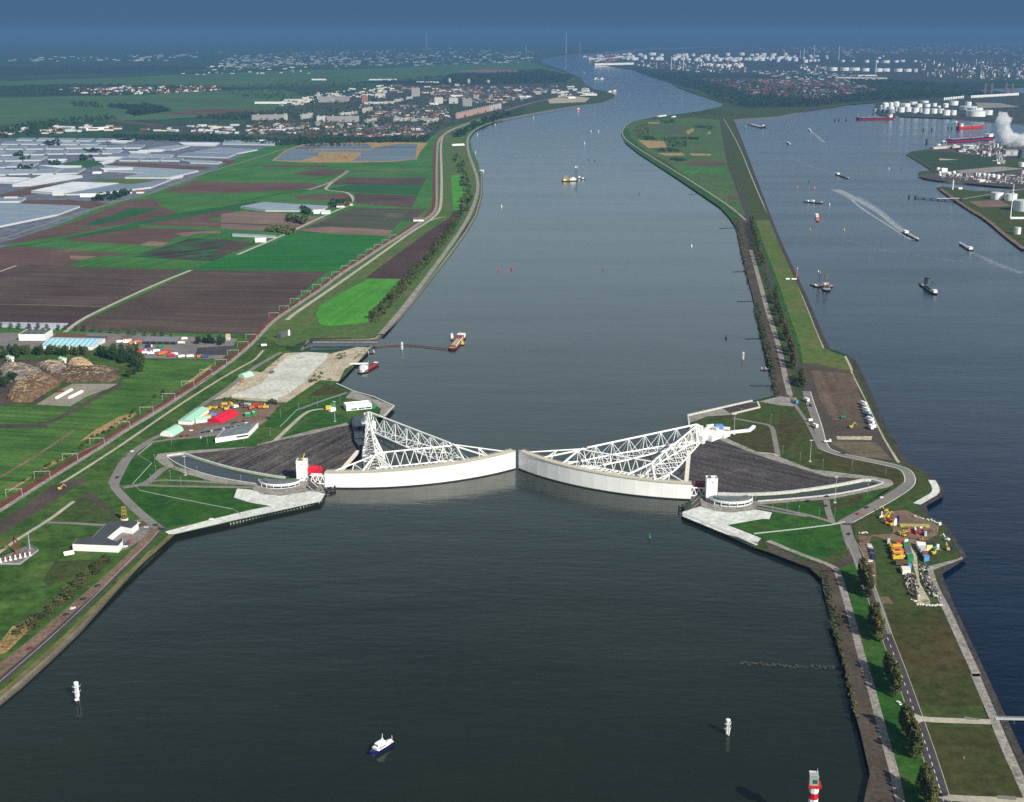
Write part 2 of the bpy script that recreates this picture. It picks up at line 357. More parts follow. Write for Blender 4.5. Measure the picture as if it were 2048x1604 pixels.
ST = [(1725, 1680), (1727, 1604), (1728, 1577), (1740, 1547), (1733, 1520), (1721, 1465), (1708, 1422), (1696, 1362), (1685, 1325), (1676, 1287), (1660, 1250), (1648, 1200), (1643, 1172), (1640, 1150), (1620, 1138), (1560, 1114), (1511, 1097), (1450, 1069), (1364, 1034), (1367, 1012), (1392, 1000), (1402, 985), (1371, 970), (1378, 905), (1392, 880), (1378, 850), (1376, 832), (1430, 820), (1500, 806), (1552, 794), (1544, 770), (1538, 740), (1531, 705), (1520, 655), (1510, 615), (1500, 560), (1490, 510), (1478, 470), (1465, 440), (1440, 415), (1400, 385), (1360, 360), (1310, 330), (1275, 305), (1250, 286), (1241, 271), (1244, 256), (1268, 243), (1310, 235), (1348, 230), (1400, 223), (1443, 213), (1447, 206), (1400, 191), (1348, 171), (1310, 154), (1270, 141), (1225, 134), (1185, 126), (1182, 118), (1300, 100), (2400, 84)]
ST2 = [(2300, 262), (2048, 249), (1960, 243), (1900, 238), (1860, 233), (1790, 234), (1752, 228), (1746, 215), (1772, 203), (1700, 210), (1620, 222), (1560, 234), (1490, 239), (1467, 241), (1481, 272), (1501, 326), (1531, 406), (1560, 480), (1591, 546), (1621, 611), (1644, 668), (1659, 699), (1700, 713), (1711, 721), (1731, 760), (1766, 840), (1801, 900), (1816, 926), (1840, 936), (1853, 944), (1876, 962), (1887, 980), (1884, 993), (1852, 1011), (1857, 1033), (1887, 1047), (1898, 1058), (1932, 1112), (1924, 1121), (1883, 1148), (1907, 1210), (1977, 1360), (2062, 1545), (2100, 1640)]
rawland('ground', ST, [(BIG, BIG*.93), (BIG, 6000)] + [(p.x, p.y) for p in [P(u, v, 0) for u, v in ST2]] + [(500, 480), (330, 470)], FARV, lambda i: 3 if 14 <= i <= 30 else 9 if i < 60 else 8)
land('ground', [(1811, 310), (1821, 304), (1848, 301), (1900, 297), (2011, 291), (2300, 280), (2500, 380), (2048, 377), (1960, 371), (1900, 366), (1856, 360), (1836, 350), (1836, 345), (1862, 342)], GRO, 8, BANK)
land('ground', [(1871, 377), (1886, 374), (1950, 384), (2048, 383), (2600, 390), (2700, 800), (2150, 585), (2048, 504), (2000, 461), (1950, 426), (1910, 402)], GRO, 8, BANK)

# ------------------------------------------------------------------ north bank: far belts of field and wood
s = sheet
LV[0] = 0
FARG = ground('far_meadow', (.042, .1, .036), (.058, .125, .045), .002)
FARD = ground('far_wood_and_shade', (.016, .03, .02), (.024, .042, .026), .003)
s('fields', [(-900, 178), (0, 163), (300, 152), (560, 142), (760, 137), (1060, 122), (1082, 132), (1140, 148), (1165, 165), (900, 165), (700, 170), (300, 176), (-900, 200)], FARG)
s('woodland_and_shade', [(-900, 152), (0, 133), (300, 131), (470, 136), (300, 143), (0, 152), (-900, 176)], FARD)  # far dark band: cloud shade put into the ground colour
s('woodland_and_shade', [(-900, 205), (0, 172), (120, 168), (420, 172), (470, 178), (300, 190), (0, 192), (-900, 232)], FARD)
s('fields', [(-900, 245), (0, 196), (250, 190), (480, 180), (560, 178), (640, 200), (640, 222), (500, 228), (330, 238), (0, 250), (-900, 310)], FARG)
s('woodland_and_shade', [(215, 208), (300, 209), (330, 218), (280, 222), (215, 215)], FARD)
s('woodland_and_shade', [(250, 222), (320, 214), (340, 222), (270, 232)], FARD)
s('fields', [(310, 228), (420, 217), (590, 222), (440, 230)], SOILB)
s('fields', [(210, 238), (330, 249), (300, 252), (225, 243)], SOILB)
s('woodland_and_shade', [(400, 235), (470, 226), (540, 225), (470, 240)], FARD)
s('woodland_and_shade', [(700, 165), (900, 147), (1085, 138), (1150, 152), (1130, 168), (1000, 170), (860, 172)], FARD)
s('fields', [(912, 142), (975, 138), (1035, 140), (1035, 145), (950, 145)], SOILT)
s('fields', [(700, 150), (790, 142), (900, 147), (880, 160), (780, 162)], FARG)
s('town_ground', [(560, 215), (700, 190), (900, 168), (1010, 168), (1160, 165), (1190, 182), (1210, 188), (1130, 196), (1060, 210), (1010, 220), (940, 236), (880, 262), (860, 272), (700, 285), (560, 285), (420, 268), (300, 262), (290, 252), (430, 250), (500, 244)], TOWNG)
s('woodland_and_shade', [(420, 268), (560, 278), (860, 272), (858, 282), (720, 286), (560, 290), (430, 283), (250, 280), (220, 270)], FARD)
s('ground', [(1060, 212), (1130, 196), (1210, 187), (1229, 193), (1220, 199), (1140, 211), (1040, 231)], GRO)
s('yard', [(1095, 200), (1130, 190), (1180, 196), (1170, 204), (1100, 207)], SANDD)
s('ground', [(1130, 168), (1152, 156), (1162, 160), (1172, 176), (1130, 176)], GRO)
# market-garden and arable land
s('ground', [(-700, 330), (0, 276), (250, 278), (560, 288), (850, 284), (878, 262), (960, 234), (985, 246), (948, 262), (940, 278), (945, 300), (958, 330), (960, 380), (948, 425), (900, 505), (850, 570), (780, 655), (740, 677), (622, 677), (560, 700), (500, 702), (-700, 720)], MEAD)
GH = ground('glasshouse_ground', (.09, .11, .15), (.13, .15, .19), .01, (.06, .09, .04), None, .05, .5)
s('ground', [(-700, 340), (0, 277), (215, 277), (560, 287), (500, 303), (380, 362), (220, 408), (110, 452), (-60, 520), (-900, 700)], GH)
s('fields', A_((860, 340), (1250, 350), (1680, 378), (1640, 397), (1200, 388), (800, 370)), SOILB)
s('fields', A_((1640, 315), (1900, 322), (1840, 350), (1620, 330)), SOILB)
s('fields', A_((500, 350), (620, 322), (760, 322), (850, 350), (680, 388), (540, 375)), MEAD2)
s('fields', A_((540, 215), (900, 190), (980, 200), (900, 220), (640, 240)), MEAD2)
s('fields', A_((60, 580), (330, 520), (520, 505), (720, 505), (400, 570), (240, 600), (0, 612), (-60, 610)), SOILB)
s('fields', A_((200, 640), (560, 640), (880, 665), (760, 712), (640, 700), (150, 680)), SOILB)
s('fields', A_((680, 470), (1060, 470), (1250, 475), (1070, 525), (850, 510)), ground('rough_green', (.06, .11, .02), (.09, .13, .03), .01))
s('fields', A_((1290, 582), (1560, 488), (2060, 500), (2400, 500), (2350, 560), (2048, 575), (1800, 585)), SOILB)
s('fields', B_((0, 490), (580, 495), (620, 520), (430, 550), (0, 570)), SOILB)
s('fields', B_((190, 355), (700, 357), (690, 372), (170, 372)), SOILB)
s('fields', B_((400, 430), (560, 392), (820, 392), (830, 415), (700, 440)), SOILB)
s('fields', B_((860, 450), (1470, 455), (1440, 510), (740, 508), (640, 540), (540, 550), (700, 500)), SOIL)
s('fields', B_((870, 402), (1390, 402), (1385, 410), (870, 410)), SOILB)
s('fields', B_((660, 545), (900, 508), (1440, 512), (1400, 590), (1000, 575), (870, 565), (720, 560)), MEAD2)
s('fields', B_((900, 575), (1400, 598), (1350, 690), (920, 660)), SOIL)
s('fields', B_((420, 598), (850, 575), (870, 600), (860, 630), (450, 625)), SOILB)
s('fields', B_((330, 625), (860, 632), (700, 690), (190, 660)), ground('pale_crop', (.07, .15, .04), (.05, .12, .03), .01, None, (95, 5, .2)))
s('fields', A_((1250, 640), (1200, 605), (1290, 597), (2060, 580), (2050, 640), (1440, 745), (1380, 682)), MEAD)
s('fields', A_((-200, 1040), (0, 990), (280, 900), (600, 812), (1000, 650), (1230, 628), (1290, 690), (1430, 745), (1000, 830), (560, 918), (0, 1002)), SOILB)
s('fields', A_((640, 850), (1050, 702), (1300, 702), (1000, 790), (780, 838)), MEAD2)
s('fields', A_((0, 1020), (480, 962), (560, 935), (1430, 745), (2048, 650), (2048, 700), (1300, 822), (1100, 835), (1180, 880), (480, 1000), (300, 1015)), MEAD2)
s('fields', A_((1120, 835), (1430, 790), (1800, 720), (1900, 735), (1640, 800), (2040, 815), (2040, 870), (1200, 840)), SOILB)
s('fields', A_((480, 962), (820, 905), (1150, 860), (1700, 880), (1420, 935), (1280, 1010), (1120, 1000)), SOILB)
s('fields', A_((1120, 1000), (1190, 970), (1350, 980), (1285, 1012)), SOILT)
s('fields', A_((1400, 905), (1700, 885), (1880, 900), (1860, 908), (1600, 905), (1480, 935)), SOILT)
s('fields', A_((1060, 1092), (1520, 945), (1800, 955), (2048, 985), (1700, 1130), (1500, 1120)), MIX)
s('fields', A_((1820, 965), (2030, 985), (1900, 1050), (1700, 1080)), SOIL)
s('fields', A_((-200, 1040), (0, 1022), (200, 1012), (1090, 1075), (700, 1100), (540, 1168), (270, 1158), (-200, 1230)), SOILB)
s('fields', A_((560, 1085), (780, 1090), (660, 1120), (560, 1110)), SOILT)
s('fields', A_((200, 1010), (480, 962), (1120, 1000), (1290, 1015), (1090, 1068), (800, 1055)), MEAD)
s('fields', A_((540, 1168), (850, 1085), (1500, 1120), (1700, 1130), (1540, 1200), (1480, 1190), (900, 1178)), MEAD)
s('fields', A_((-900, 1330), (0, 1170), (270, 1160), (700, 1178), (1480, 1198), (850, 1490), (0, 1471), (-900, 1450)), SOIL)
s('fields', [(-230, 610), (0, 608), (212, 613), (135, 658), (-230, 650)], SOIL2)
s('fields', [(388, 540), (655, 543), (505, 668), (400, 667), (140, 660), (172, 640)], SOIL)
s('fields', [(425, 522), (597, 464), (775, 470), (668, 542), (390, 540)], ground('meadow_deep', (.014, .11, .022), (.022, .13, .026), .006, None, (85, 14, .14)))
s('fields', B_((690, 780), (900, 690), (1340, 700), (1250, 815), (1180, 910), (1000, 905), (440, 880)), ground('fallow', (.075, .062, .05), (.06, .075, .045), .008, (.13, .105, .085), (92, 9, .25)))
s('fields', B_((440, 865), (700, 840), (1210, 868), (1165, 912), (700, 895)), SOILT)
s('fields', B_((0, 720), (300, 730), (690, 770), (420, 880), (0, 865), (-150, 850), (-150, 740)), ground('tan_field', (.14, .1, .08), (.18, .13, .105), .008, None, (97, 8, .15)))
s('fields', B_((-150, 808), (420, 830), (380, 836), (-150, 816)), SOIL)
s('fields', B_((-150, 870), (200, 872), (330, 900), (280, 985), (-150, 920)), MEAD)
s('fields', B_((1340, 700), (1490, 703), (1400, 790), (1280, 790)), SOIL)
s('fields', B_((1660, 435), (1750, 432), (1785, 570), (1760, 712), (1680, 708)), BRT)
s('fields', B_((1680, 715), (1755, 712), (1700, 800), (1660, 860), (1560, 970), (1270, 1252), (985, 1245), (1200, 1085), (1480, 880), (1650, 770)), ground('river_soil', (.05, .033, .03), (.068, .044, .038), .008, (.2, .135, .1)))
s('fields', B_((985, 1250), (1270, 1255), (1180, 1360), (1010, 1530), (985, 1580), (640, 1610), (590, 1570), (600, 1530), (770, 1410)), BRT)
s('fields', [(630, 625), (640, 610), (735, 558), (798, 558), (770, 590), (740, 628), (735, 645), (660, 652), (638, 648)], BRT)
# ponds of the nature reserve
POND = water('pond_water', (.03, .045, .06), (.035, .05, .07), .2, .1)
s('reeds', B_((250, 320), (360, 235), (500, 190), (700, 182), (1100, 172), (1480, 180), (1420, 250), (1390, 310), (1180, 330), (880, 335), (480, 335)), STRAW)
s('pond_water', B_((270, 318), (370, 238), (520, 195), (760, 186), (1020, 190), (1040, 225), (1070, 215), (1250, 188), (1395, 190), (1388, 250), (1385, 305), (1180, 322), (880, 325), (940, 275), (880, 255), (660, 262), (600, 285), (520, 305), (480, 322)), POND)
s('reeds', B_((520, 225), (1030, 225), (1030, 233), (520, 236)), STRAW)
s('reeds', B_((620, 255), (950, 252), (950, 285), (880, 322), (500, 322), (620, 285)), STRAW)
# farm tracks, the railway and the dike road
tracks = [(A_((1530, 1200), (1250, 1312), (860, 1492), (640, 1600)) + [(130, 664)], 7, PATHM), (A_((-300, 1466), (0, 1472), (430, 1482), (860, 1494)), 4, SOILT),
    (A_((0, 955), (480, 795), (900, 660), (1220, 590), (1480, 470), (1880, 352)) + B_((0, 340), (370, 220)), 9, ground('verge_road', (.2, .19, .17), (.15, .2, .1), .02)),
    (B_((-20, 1060), (380, 890), (680, 745), (900, 655), (870, 570), (700, 555), (660, 540), (850, 400)), 8, PATHM), (B_((540, 550), (700, 500), (800, 440), (850, 400)), 12, GRAV),
    (A_((0, 1212), (130, 1165)), 5, PATHM), (B_((0, 640), (350, 575), (540, 550)), 10, MEAD2)]
for pts, w, m in tracks: ribbon('farm_track', pts, w, m)
s('ground', [(495, 705), (530, 670), (560, 630), (640, 580), (720, 520), (800, 465), (850, 420), (868, 400), (865, 350), (866, 290), (880, 262), (900, 252), (940, 258), (932, 275), (938, 298), (958, 335), (962, 385), (948, 430), (925, 462), (880, 525), (840, 575), (790, 640), (762, 668), (740, 676), (625, 676), (585, 692), (540, 700)], DIKE)
for f in [B_((1660, 435), (1755, 432), (1785, 570), (1760, 712), (1680, 708)), [(632, 628), (640, 610), (735, 558), (800, 558), (772, 590), (740, 628), (735, 645), (660, 652), (640, 648)]]: s('fields', f, BRT)
s('fields', B_((1680, 715), (1755, 712), (1700, 800), (1660, 860), (1560, 970), (1270, 1252), (985, 1245), (1200, 1085), (1480, 880), (1650, 770)), MATS['river_soil'])
ribbon('path', B_((370, 1575), (420, 1530), (760, 1300), (1100, 1060), (1350, 880), (1490, 795), (1565, 730), (1588, 650), (1588, 400), (1580, 200), (1600, 110), (1690, 60), (1850, 10)), 7, PATHM)
ribbon('path', B_((1490, 795), (1580, 765), (1620, 765)), 5, PATHM)
ribbon('path', [(762, 668), (800, 625), (850, 560), (905, 485), (935, 440), (952, 400), (957, 370), (952, 345), (938, 310), (934, 285), (938, 268), (965, 250), (1000, 241), (1060, 229), (1150, 214)], 9, GRAV)
RAILP = [(-90, 1068), (0, 1012)] + D_((120, 1490), (350, 1345), (570, 1210), (790, 1075), (990, 940), (1180, 830), (1360, 715), (1515, 610), (1655, 515), (1780, 430), (1875, 355), (1970, 275), (2048, 195)) + B_((230, 1575), (420, 1450), (620, 1320), (760, 1210), (950, 1090), (1100, 990), (1260, 895), (1400, 800), (1500, 735), (1528, 680), (1530, 550), (1530, 400), (1535, 250), (1545, 150), (1600, 95), (1700, 50), (1800, 15)) + [(960, 236), (1010, 217), (1080, 197), (1150, 186)]
# near north bank
s('ground', [(-260, 1300), (-200, 900), (0, 690), (300, 690), (490, 668), (530, 672), (556, 690), (590, 706), (610, 706), (700, 703), (742, 697), (700, 738), (672, 768), (745, 795), (787, 813), (765, 833), (712, 846), (714, 880), (716, 903), (684, 941), (600, 965), (643, 1000), (600, 1013), (400, 1058), (340, 1072), (300, 1100), (220, 1180), (100, 1305), (0, 1390), (-180, 1530)], GR)
MARSHY = s('meadow', D_((-500, 900), (0, 765), (560, 765), (960, 590), (1120, 400), (1700, 400), (1740, 420), (1500, 580), (1200, 780), (900, 960), (600, 1150), (300, 1320), (0, 1510), (-400, 1700)), MARSH)
s('yard', D_((-400, 185), (0, 180), (1100, 190), (1900, 230), (1840, 330), (1780, 390), (1100, 385), (880, 290), (300, 310), (0, 330), (-400, 340)), YARD)
s('yard', D_((1560, 360), (1580, 300), (1870, 285), (1810, 360)), ROADD)
s('ground', D_((-300, 420), (0, 395), (700, 400), (760, 470), (980, 575), (480, 580), (300, 745), (0, 760), (-300, 800)), DIRTD)
s('yard', D_((290, 755), (480, 640), (580, 590), (970, 590), (700, 690), (560, 770)), ground('wet_concrete', (.22, .2, .165), (.27, .25, .2), .03, (.15, .13, .1)))
ribbon('path', D_((300, 900), (420, 900), (760, 700), (980, 585)), 9, DIRTD)
s('ground', D_((-300, 930), (0, 910), (380, 915), (380, 940), (0, 945), (-300, 960)), DIRTD)
s('reeds', D_((640, 1050), (760, 960), (960, 850), (1090, 820), (1060, 860), (860, 960), (760, 1010)), STRAW)
s('reeds', D_((320, 1290), (420, 1240), (560, 1170), (420, 1210), (180, 1390), (40, 1470), (100, 1420)), STRAW)
s('reeds', D_((1450, 610), (1640, 470), (1700, 430), (1690, 460), (1560, 560)), STRAW)
ribbon('field_drain', D_((0, 1340), (300, 1160), (590, 965)), 4, DIRT)
ribbon('rail_ballast', [(a+3, b+3) for a, b in RAILP], 12, GRAV)
ribbon('railway_track', RAILP, 8, RAIL)
ribbon('railway_track', RAILP, .5, ROADD, k=2, off=1.6); ribbon('railway_track', RAILP, .5, ROADD, k=2, off=-1.6)
ribbon('path', D_((560, 1170), (820, 1060), (1000, 950), (1200, 830), (1500, 640), (1700, 520)), 3, DIRT)
DROAD = [(-80, 1075), (0, 1048)] + D_((180, 1590), (360, 1460), (600, 1320), (800, 1190), (1000, 1060), (1400, 780), (1700, 590), (1900, 470), (2040, 400)) + E_((330, 340), (350, 320))
ribbon('path', DROAD, 3.6, PATHM)
s('ground', D_((-60, 1720), (200, 1560), (420, 1400), (660, 1340), (700, 1365), (560, 1440), (330, 1600), (0, 1800)), DIRTD)
s('ground', F_((590, 80), (730, 20), (840, 110), (960, 220), (800, 180), (660, 130)), DIRTD)
s('lawn', D_((1110, 1190), (1220, 1080), (1500, 1030), (1640, 1000), (2048, 1000), (2048, 1090), (1700, 1112), (1480, 1125), (1250, 1160), (1240, 1200), (1340, 1260), (1130, 1400), (950, 1390), (1040, 1190)), GRN)
s('lawn', D_((980, 1450), (1110, 1400), (2040, 1425), (1900, 1430), (1870, 1500)) + [(500, 1003), (530, 1010), (455, 1028), (400, 1042), (325, 1058), (290, 1030), (268, 1000)], GRN)
s('lawn', E_((340, 930), (440, 860), (600, 770), (900, 680), (1020, 660), (1000, 720), (860, 790), (680, 860), (500, 950)), GRN)
s('lawn', E_((490, 1030), (800, 820), (840, 810), (1040, 870), (1040, 900), (760, 960)), GRN)
s('lawn', E_((700, 690), (850, 590), (1000, 650), (940, 670)), GRB)
s('ground', F_((440, 230), (600, 90), (700, 60), (960, 240), (800, 275), (480, 260)), GRO)
s('ground', F_((440, 570), (700, 560), (900, 560), (880, 600), (700, 680), (380, 760), (340, 720)), GRO)
s('sand_depot', D_((1700, 720), (1850, 600), (2030, 490)) + E_((330, 500), (520, 345), (700, 335), (880, 350), (1000, 320), (1100, 295), (1200, 300), (1100, 420), (1000, 470), (950, 570), (800, 560), (620, 680), (530, 740), (460, 740), (200, 720), (50, 700)), SANDD)
s('sand_depot', E_((60, 690), (330, 590), (420, 480), (540, 370), (690, 335), (870, 345), (840, 400), (740, 500), (690, 560), (560, 660), (450, 715), (200, 700)), SAND)
s('yard', K_((30, 700), (250, 540), (330, 440), (620, 210), (760, 150), (1640, 200), (1600, 240), (1450, 420), (1350, 490), (850, 560), (800, 620), (560, 640), (100, 690)), DIRT)
s('yard', K_((480, 600), (620, 520), (900, 460), (1150, 440), (1330, 495), (1150, 510), (850, 560), (780, 620), (560, 650)), YARD)
NROAD = K_((-300, 770), (0, 600), (300, 420), (600, 180), (900, 0)) 
ribbon('road', [(222, 968), (240, 930), (262, 905), (300, 880)] + K_((60, 590), (300, 420), (600, 190), (940, -30)) + [(500, 740), (548, 712), (562, 705)], 7, ROAD)
ribbon('road', D_((1200, 1060), (1400, 1030), (1600, 1015), (1750, 985)), 6, ROAD)
ribbon('road', D_((1200, 1060), (1080, 1120), (1010, 1200), (960, 1300), (910, 1395)) + [(232, 978), (262, 1010), (290, 1035), (320, 1058)], 9, ROAD)
ribbon('road', D_((980, 1420), (1150, 1395), (1230, 1340), (1300, 1270), (1380, 1245)), 8, ROAD)
ribbon('road', D_((1110, 1400), (1400, 1410), (2048, 1420)) + [(520, 975)], 5, ROAD)
ribbon('road', D_((1160, 1400), (1220, 1360), (1500, 1365), (2048, 1400)), 5, ROAD)
s('gravel_ring', D_((1240, 1190), (1260, 1150), (1500, 1125), (1700, 1112), (2048, 1090)) + E_((300, 1075), (470, 1030), (760, 955), (960, 915), (1010, 900), (1040, 925), (300, 1120), (0, 1180)) + D_((1700, 1200), (1480, 1165), (1340, 1185), (1400, 1250), (1700, 1330), (2048, 1385), (2048, 1400), (1700, 1370), (1480, 1310), (1300, 1240)), GRAV)
s('stone_slope', [(370, 908), (425, 903), (512, 892), (560, 880), (630, 866), (680, 853), (703, 850), (711, 870), (713, 900), (716, 904), (683, 941), (650, 948), (600, 954), (560, 955), (500, 944), (450, 932), (400, 917)], PIE)
CHW = water('basin_water', (.02, .026, .028), (.024, .03, .032), .2, .15)
s('basin_water', [(337, 914), (367, 911), (400, 923), (450, 938), (500, 950), (545, 958), (592, 961), (590, 969), (520, 968), (470, 961), (420, 951), (380, 939), (350, 926)], CHW)
s('apron', [(468, 995), (474, 977), (500, 979), (530, 987), (570, 990), (605, 984), (620, 978), (650, 988), (641, 1003), (600, 1012), (540, 1025), (470, 1040), (340, 1070), (330, 1063), (430, 1037), (500, 1020), (542, 1012), (500, 1005)], APRON)
s('apron', [(510, 965), (560, 960), (625, 955), (640, 965), (650, 985), (620, 982), (600, 986), (560, 992), (520, 987), (505, 978)], GRAV)
ribbon('road', E_((440, 1045), (540, 950), (680, 820), (760, 795), (850, 790)), 5, PATHM)
ribbon('road', E_((620, 800), (800, 730), (1020, 660)), 5, ROAD)
s('stone_slope', E_((1000, 705), (1050, 650), (1080, 655), (1400, 770), (1320, 860), (1270, 850), (1290, 790), (1200, 730)), GRAV)
ribbon('road', [(320, 1058), (300, 1082), (262, 1120), (200, 1182), (110, 1268), (0, 1362), (-150, 1490)], 7, ROADD)
ribbon('verge', [(318, 1050), (290, 1085), (250, 1120), (190, 1180), (100, 1262), (0, 1348), (-150, 1470)], 5, DIRT)
ribbon('bank_crest', [(345, 1068), (312, 1098), (270, 1135), (210, 1195), (110, 1295), (0, 1390), (-150, 1510)], 5, ground('dry_bank', (.1, .095, .04), (.16, .14, .065), .05))
ribbon('road', [(-20, 1118), (40, 1075)] + F_((400, 235), (590, 90)), 4, PATHM)
ribbon('road', F_((370, 260), (600, 265), (850, 285), (1100, 250), (1200, 215)), 5, ROAD)
s('yard', F_((670, 440), (820, 290), (1200, 280), (1260, 300), (1100, 420), (1000, 480), (760, 440)), YARD)
s('yard', F_((-100, 600), (0, 545), (220, 440), (310, 490), (160, 600)), YARD)
s('reeds', F_((0, 1220), (100, 1090), (250, 1070), (230, 1120), (60, 1290), (0, 1320)), STRAW)
ribbon('path', F_((0, 1420), (300, 1190), (560, 960), (800, 760), (1100, 480), (1250, 310)), 9, DIRT)
ribbon('white_line', [(318, 1061), (298, 1085), (258, 1122), (197, 1185), (107, 1270), (-3, 1365)], .5, PATHM)
ribbon('river_entry_quay', [(625, 684), (735, 684), (755, 684)], 8, GRAV)
ribbon('creek_bank', [(500, 703), (545, 690), (600, 695), (622, 684)], 5, DIRTD)
NZ = G+LV[0]
# ------------------------------------------------------------------ dike strip between river and canal
LV[0] = 0
s('ground', [(1735, 1640), (1746, 1550), (1738, 1510), (1715, 1420), (1700, 1362), (1690, 1325), (1652, 1200), (1646, 1160), (1620, 1136), (1560, 1112), (1510, 1095), (1366, 1030), (1402, 985), (1374, 965), (1380, 905), (1394, 880), (1379, 835), (1500, 808), (1553, 796), (1543, 740), (1525, 655), (1504, 560), (1482, 470), (1445, 414), (1400, 382), (1310, 327), (1252, 283), (1245, 270), (1250, 256), (1310, 237), (1400, 226), (1447, 214), (1470, 216), (1600, 205), (1780, 200), (1772, 203), (1700, 209), (1620, 221), (1560, 232), (1490, 237), (1464, 240), (1478, 272), (1498, 326), (1528, 406), (1556, 480), (1587, 546), (1617, 611), (1640, 668), (1655, 702), (1700, 716), (1708, 722), (1762, 842), (1812, 928), (1872, 962), (1882, 980), (1848, 1008), (1853, 1036), (1892, 1058), (1924, 1110), (1880, 1142), (1900, 1210), (1970, 1360), (2055, 1550), (2090, 1640)], GRO)
s('meadow', U_((100, 260), (300, 180), (900, 150), (1240, 180), (1330, 700), (1560, 1330), (1400, 1230), (1180, 1070), (900, 890), (600, 660), (250, 500), (110, 380)), ground('peninsula_grass', (.045, .1, .03), (.065, .115, .035), .006, (.1, .105, .055), None, .1, .4))
s('meadow', U_((480, 240), (900, 235), (850, 350), (600, 360)), ground('dull_grass', (.06, .085, .04), (.07, .09, .045), .01))
for q in ([(270, 415), (580, 430), (620, 500), (400, 515)], [(500, 570), (800, 570), (830, 600), (600, 600)], [(880, 575), (1140, 580), (1140, 600), (920, 600)], [(840, 310), (930, 275), (940, 300), (870, 350)], [(1080, 340), (1130, 310), (1140, 345)], [(390, 205), (530, 205), (520, 222), (400, 220)]): s('sand_patch', U_(*q), STRAW)
s('meadow', U_((820, 690), (1000, 660), (1310, 685), (1320, 720), (900, 715)), SOILB)
s('meadow', U_((700, 740), (1320, 730), (1320, 825), (980, 815), (900, 850)), MEAD)
s('meadow', U_((1320, 1090), (1480, 1080), (1500, 1120), (1380, 1130)), SOILB)
s('bank_grass', [(1243, 262), (1256, 256), (1262, 275), (1310, 318), (1400, 372), (1450, 408), (1492, 452), (1484, 462), (1440, 414), (1360, 360), (1275, 305), (1250, 285)], GRN)
ribbon('path', U_((270, 185), (150, 215), (85, 290), (90, 380), (250, 500), (600, 715), (900, 900), (1180, 1080), (1400, 1230), (1580, 1390)), 6, GRAV)
s('foreshore', S_((150, 0), (300, 0), (330, 150), (340, 350), (420, 560), (480, 800), (540, 1000), (610, 1250), (680, 1600), (560, 1600), (500, 1420), (420, 1150), (370, 900), (320, 700), (270, 520), (220, 300)), DIRTD)
s('foreshore', [(1541, 740), (1580, 735), (1592, 790), (1552, 797)], DIRTD)
ribbon('path', S_((330, 320), (380, 500), (440, 720), (500, 950), (580, 1180), (660, 1480), (690, 1640)) + [(1580, 790)], 7, GRAV)
s('crest', S_((330, 0), (560, 0), (620, 150), (740, 440), (830, 670), (920, 900), (1050, 1220), (1120, 1370), (1250, 1430), (1340, 1460), (1400, 1600), (860, 1600), (740, 1250), (600, 850), (480, 450), (380, 150)), ground('crest_grass', (.058, .115, .022), (.1, .12, .036), .01, (.12, .095, .045), None, .14, .35))
s('crest', S_((330, 0), (380, 0), (480, 300), (600, 600), (720, 950), (860, 1350), (900, 1600), (860, 1600), (740, 1250), (600, 850), (480, 450), (380, 150)), GRN)
ribbon('canal_path', S_((550, 0), (640, 230), (740, 460), (850, 730), (980, 1050), (1110, 1370)), 2.5, PATHM)
ribbon('canal_path', S_((1340, 1455), (1420, 1620)) + G_((1440, 160), (1560, 400), (1700, 700), (1830, 900)), 3, PATHM)
ribbon('canal_path', [(1448, 238), (1478, 290), (1510, 372), (1541, 440)], 2.5, PATHM)
CREV = ground('canal_revetment', (.04, .036, .034), (.06, .054, .05), .05, (.08, .074, .066), None, .4, .5)  # dark stone, with the canal-side shade put into its colour too
ribbon('canal_revetment', [(1469, 243), (1481, 272), (1501, 326), (1531, 406), (1560, 480), (1591, 546), (1621, 611), (1644, 668), (1659, 699)], 7, CREV, k=1, off=-2.5)
ribbon('canal_revetment', [(1700, 713), (1711, 721), (1731, 760), (1766, 840), (1801, 900), (1816, 926), (1853, 944), (1876, 962), (1887, 980), (1884, 993), (1852, 1011), (1857, 1033)], 6, CREV, k=0, off=-2.5)
ribbon('canal_revetment', [(1887, 1047), (1898, 1058), (1932, 1112), (1924, 1121), (1883, 1148), (1907, 1210), (1977, 1360), (2062, 1545)], 5, CREV, k=0, off=-2)
# rough ground with roads by the south gate
s('ground', G_((1050, 105), (1150, 110), (1440, 165), (1560, 400), (1700, 700), (1810, 890), (1500, 850), (1270, 790), (1230, 770), (1180, 580), (1090, 320)), DIRTD)
s('ground', G_((1130, 160), (1460, 190), (1540, 420), (1600, 560), (1300, 560), (1200, 400)), ground('worked_earth', (.09, .066, .048), (.12, .09, .065), .02, (.19, .16, .12), (5, 7, .15), .2, .4))
s('ground', G_((1330, 690), (1620, 690), (1610, 720), (1340, 715)), SANDD)
s('ground', G_((1260, 730), (1650, 740), (1780, 880), (1480, 850)), ground('stubble', (.1, .085, .055), (.13, .11, .07), .02, None, (80, 4, .2)))
s('slope', G_((700, 440), (900, 470), (980, 470), (1050, 620), (1190, 800), (1260, 830), (1850, 960), (1890, 1050), (1800, 1100), (1770, 1040), (1640, 1015), (1280, 965), (900, 850), (860, 840), (830, 600), (480, 540), (490, 520), (710, 465)), GRO)
s('slope', G_((1150, 830), (1300, 830), (1700, 920), (1840, 960), (1890, 1050), (1800, 1095), (1760, 1040), (1250, 940)), GRB)
s('slope', G_((880, 470), (1040, 560), (1060, 640), (900, 840), (870, 640)), GRB)
s('slope', G_((230, 560), (330, 525), (500, 545), (780, 595), (820, 620), (840, 820), (700, 810), (440, 700), (280, 690)), GRB)
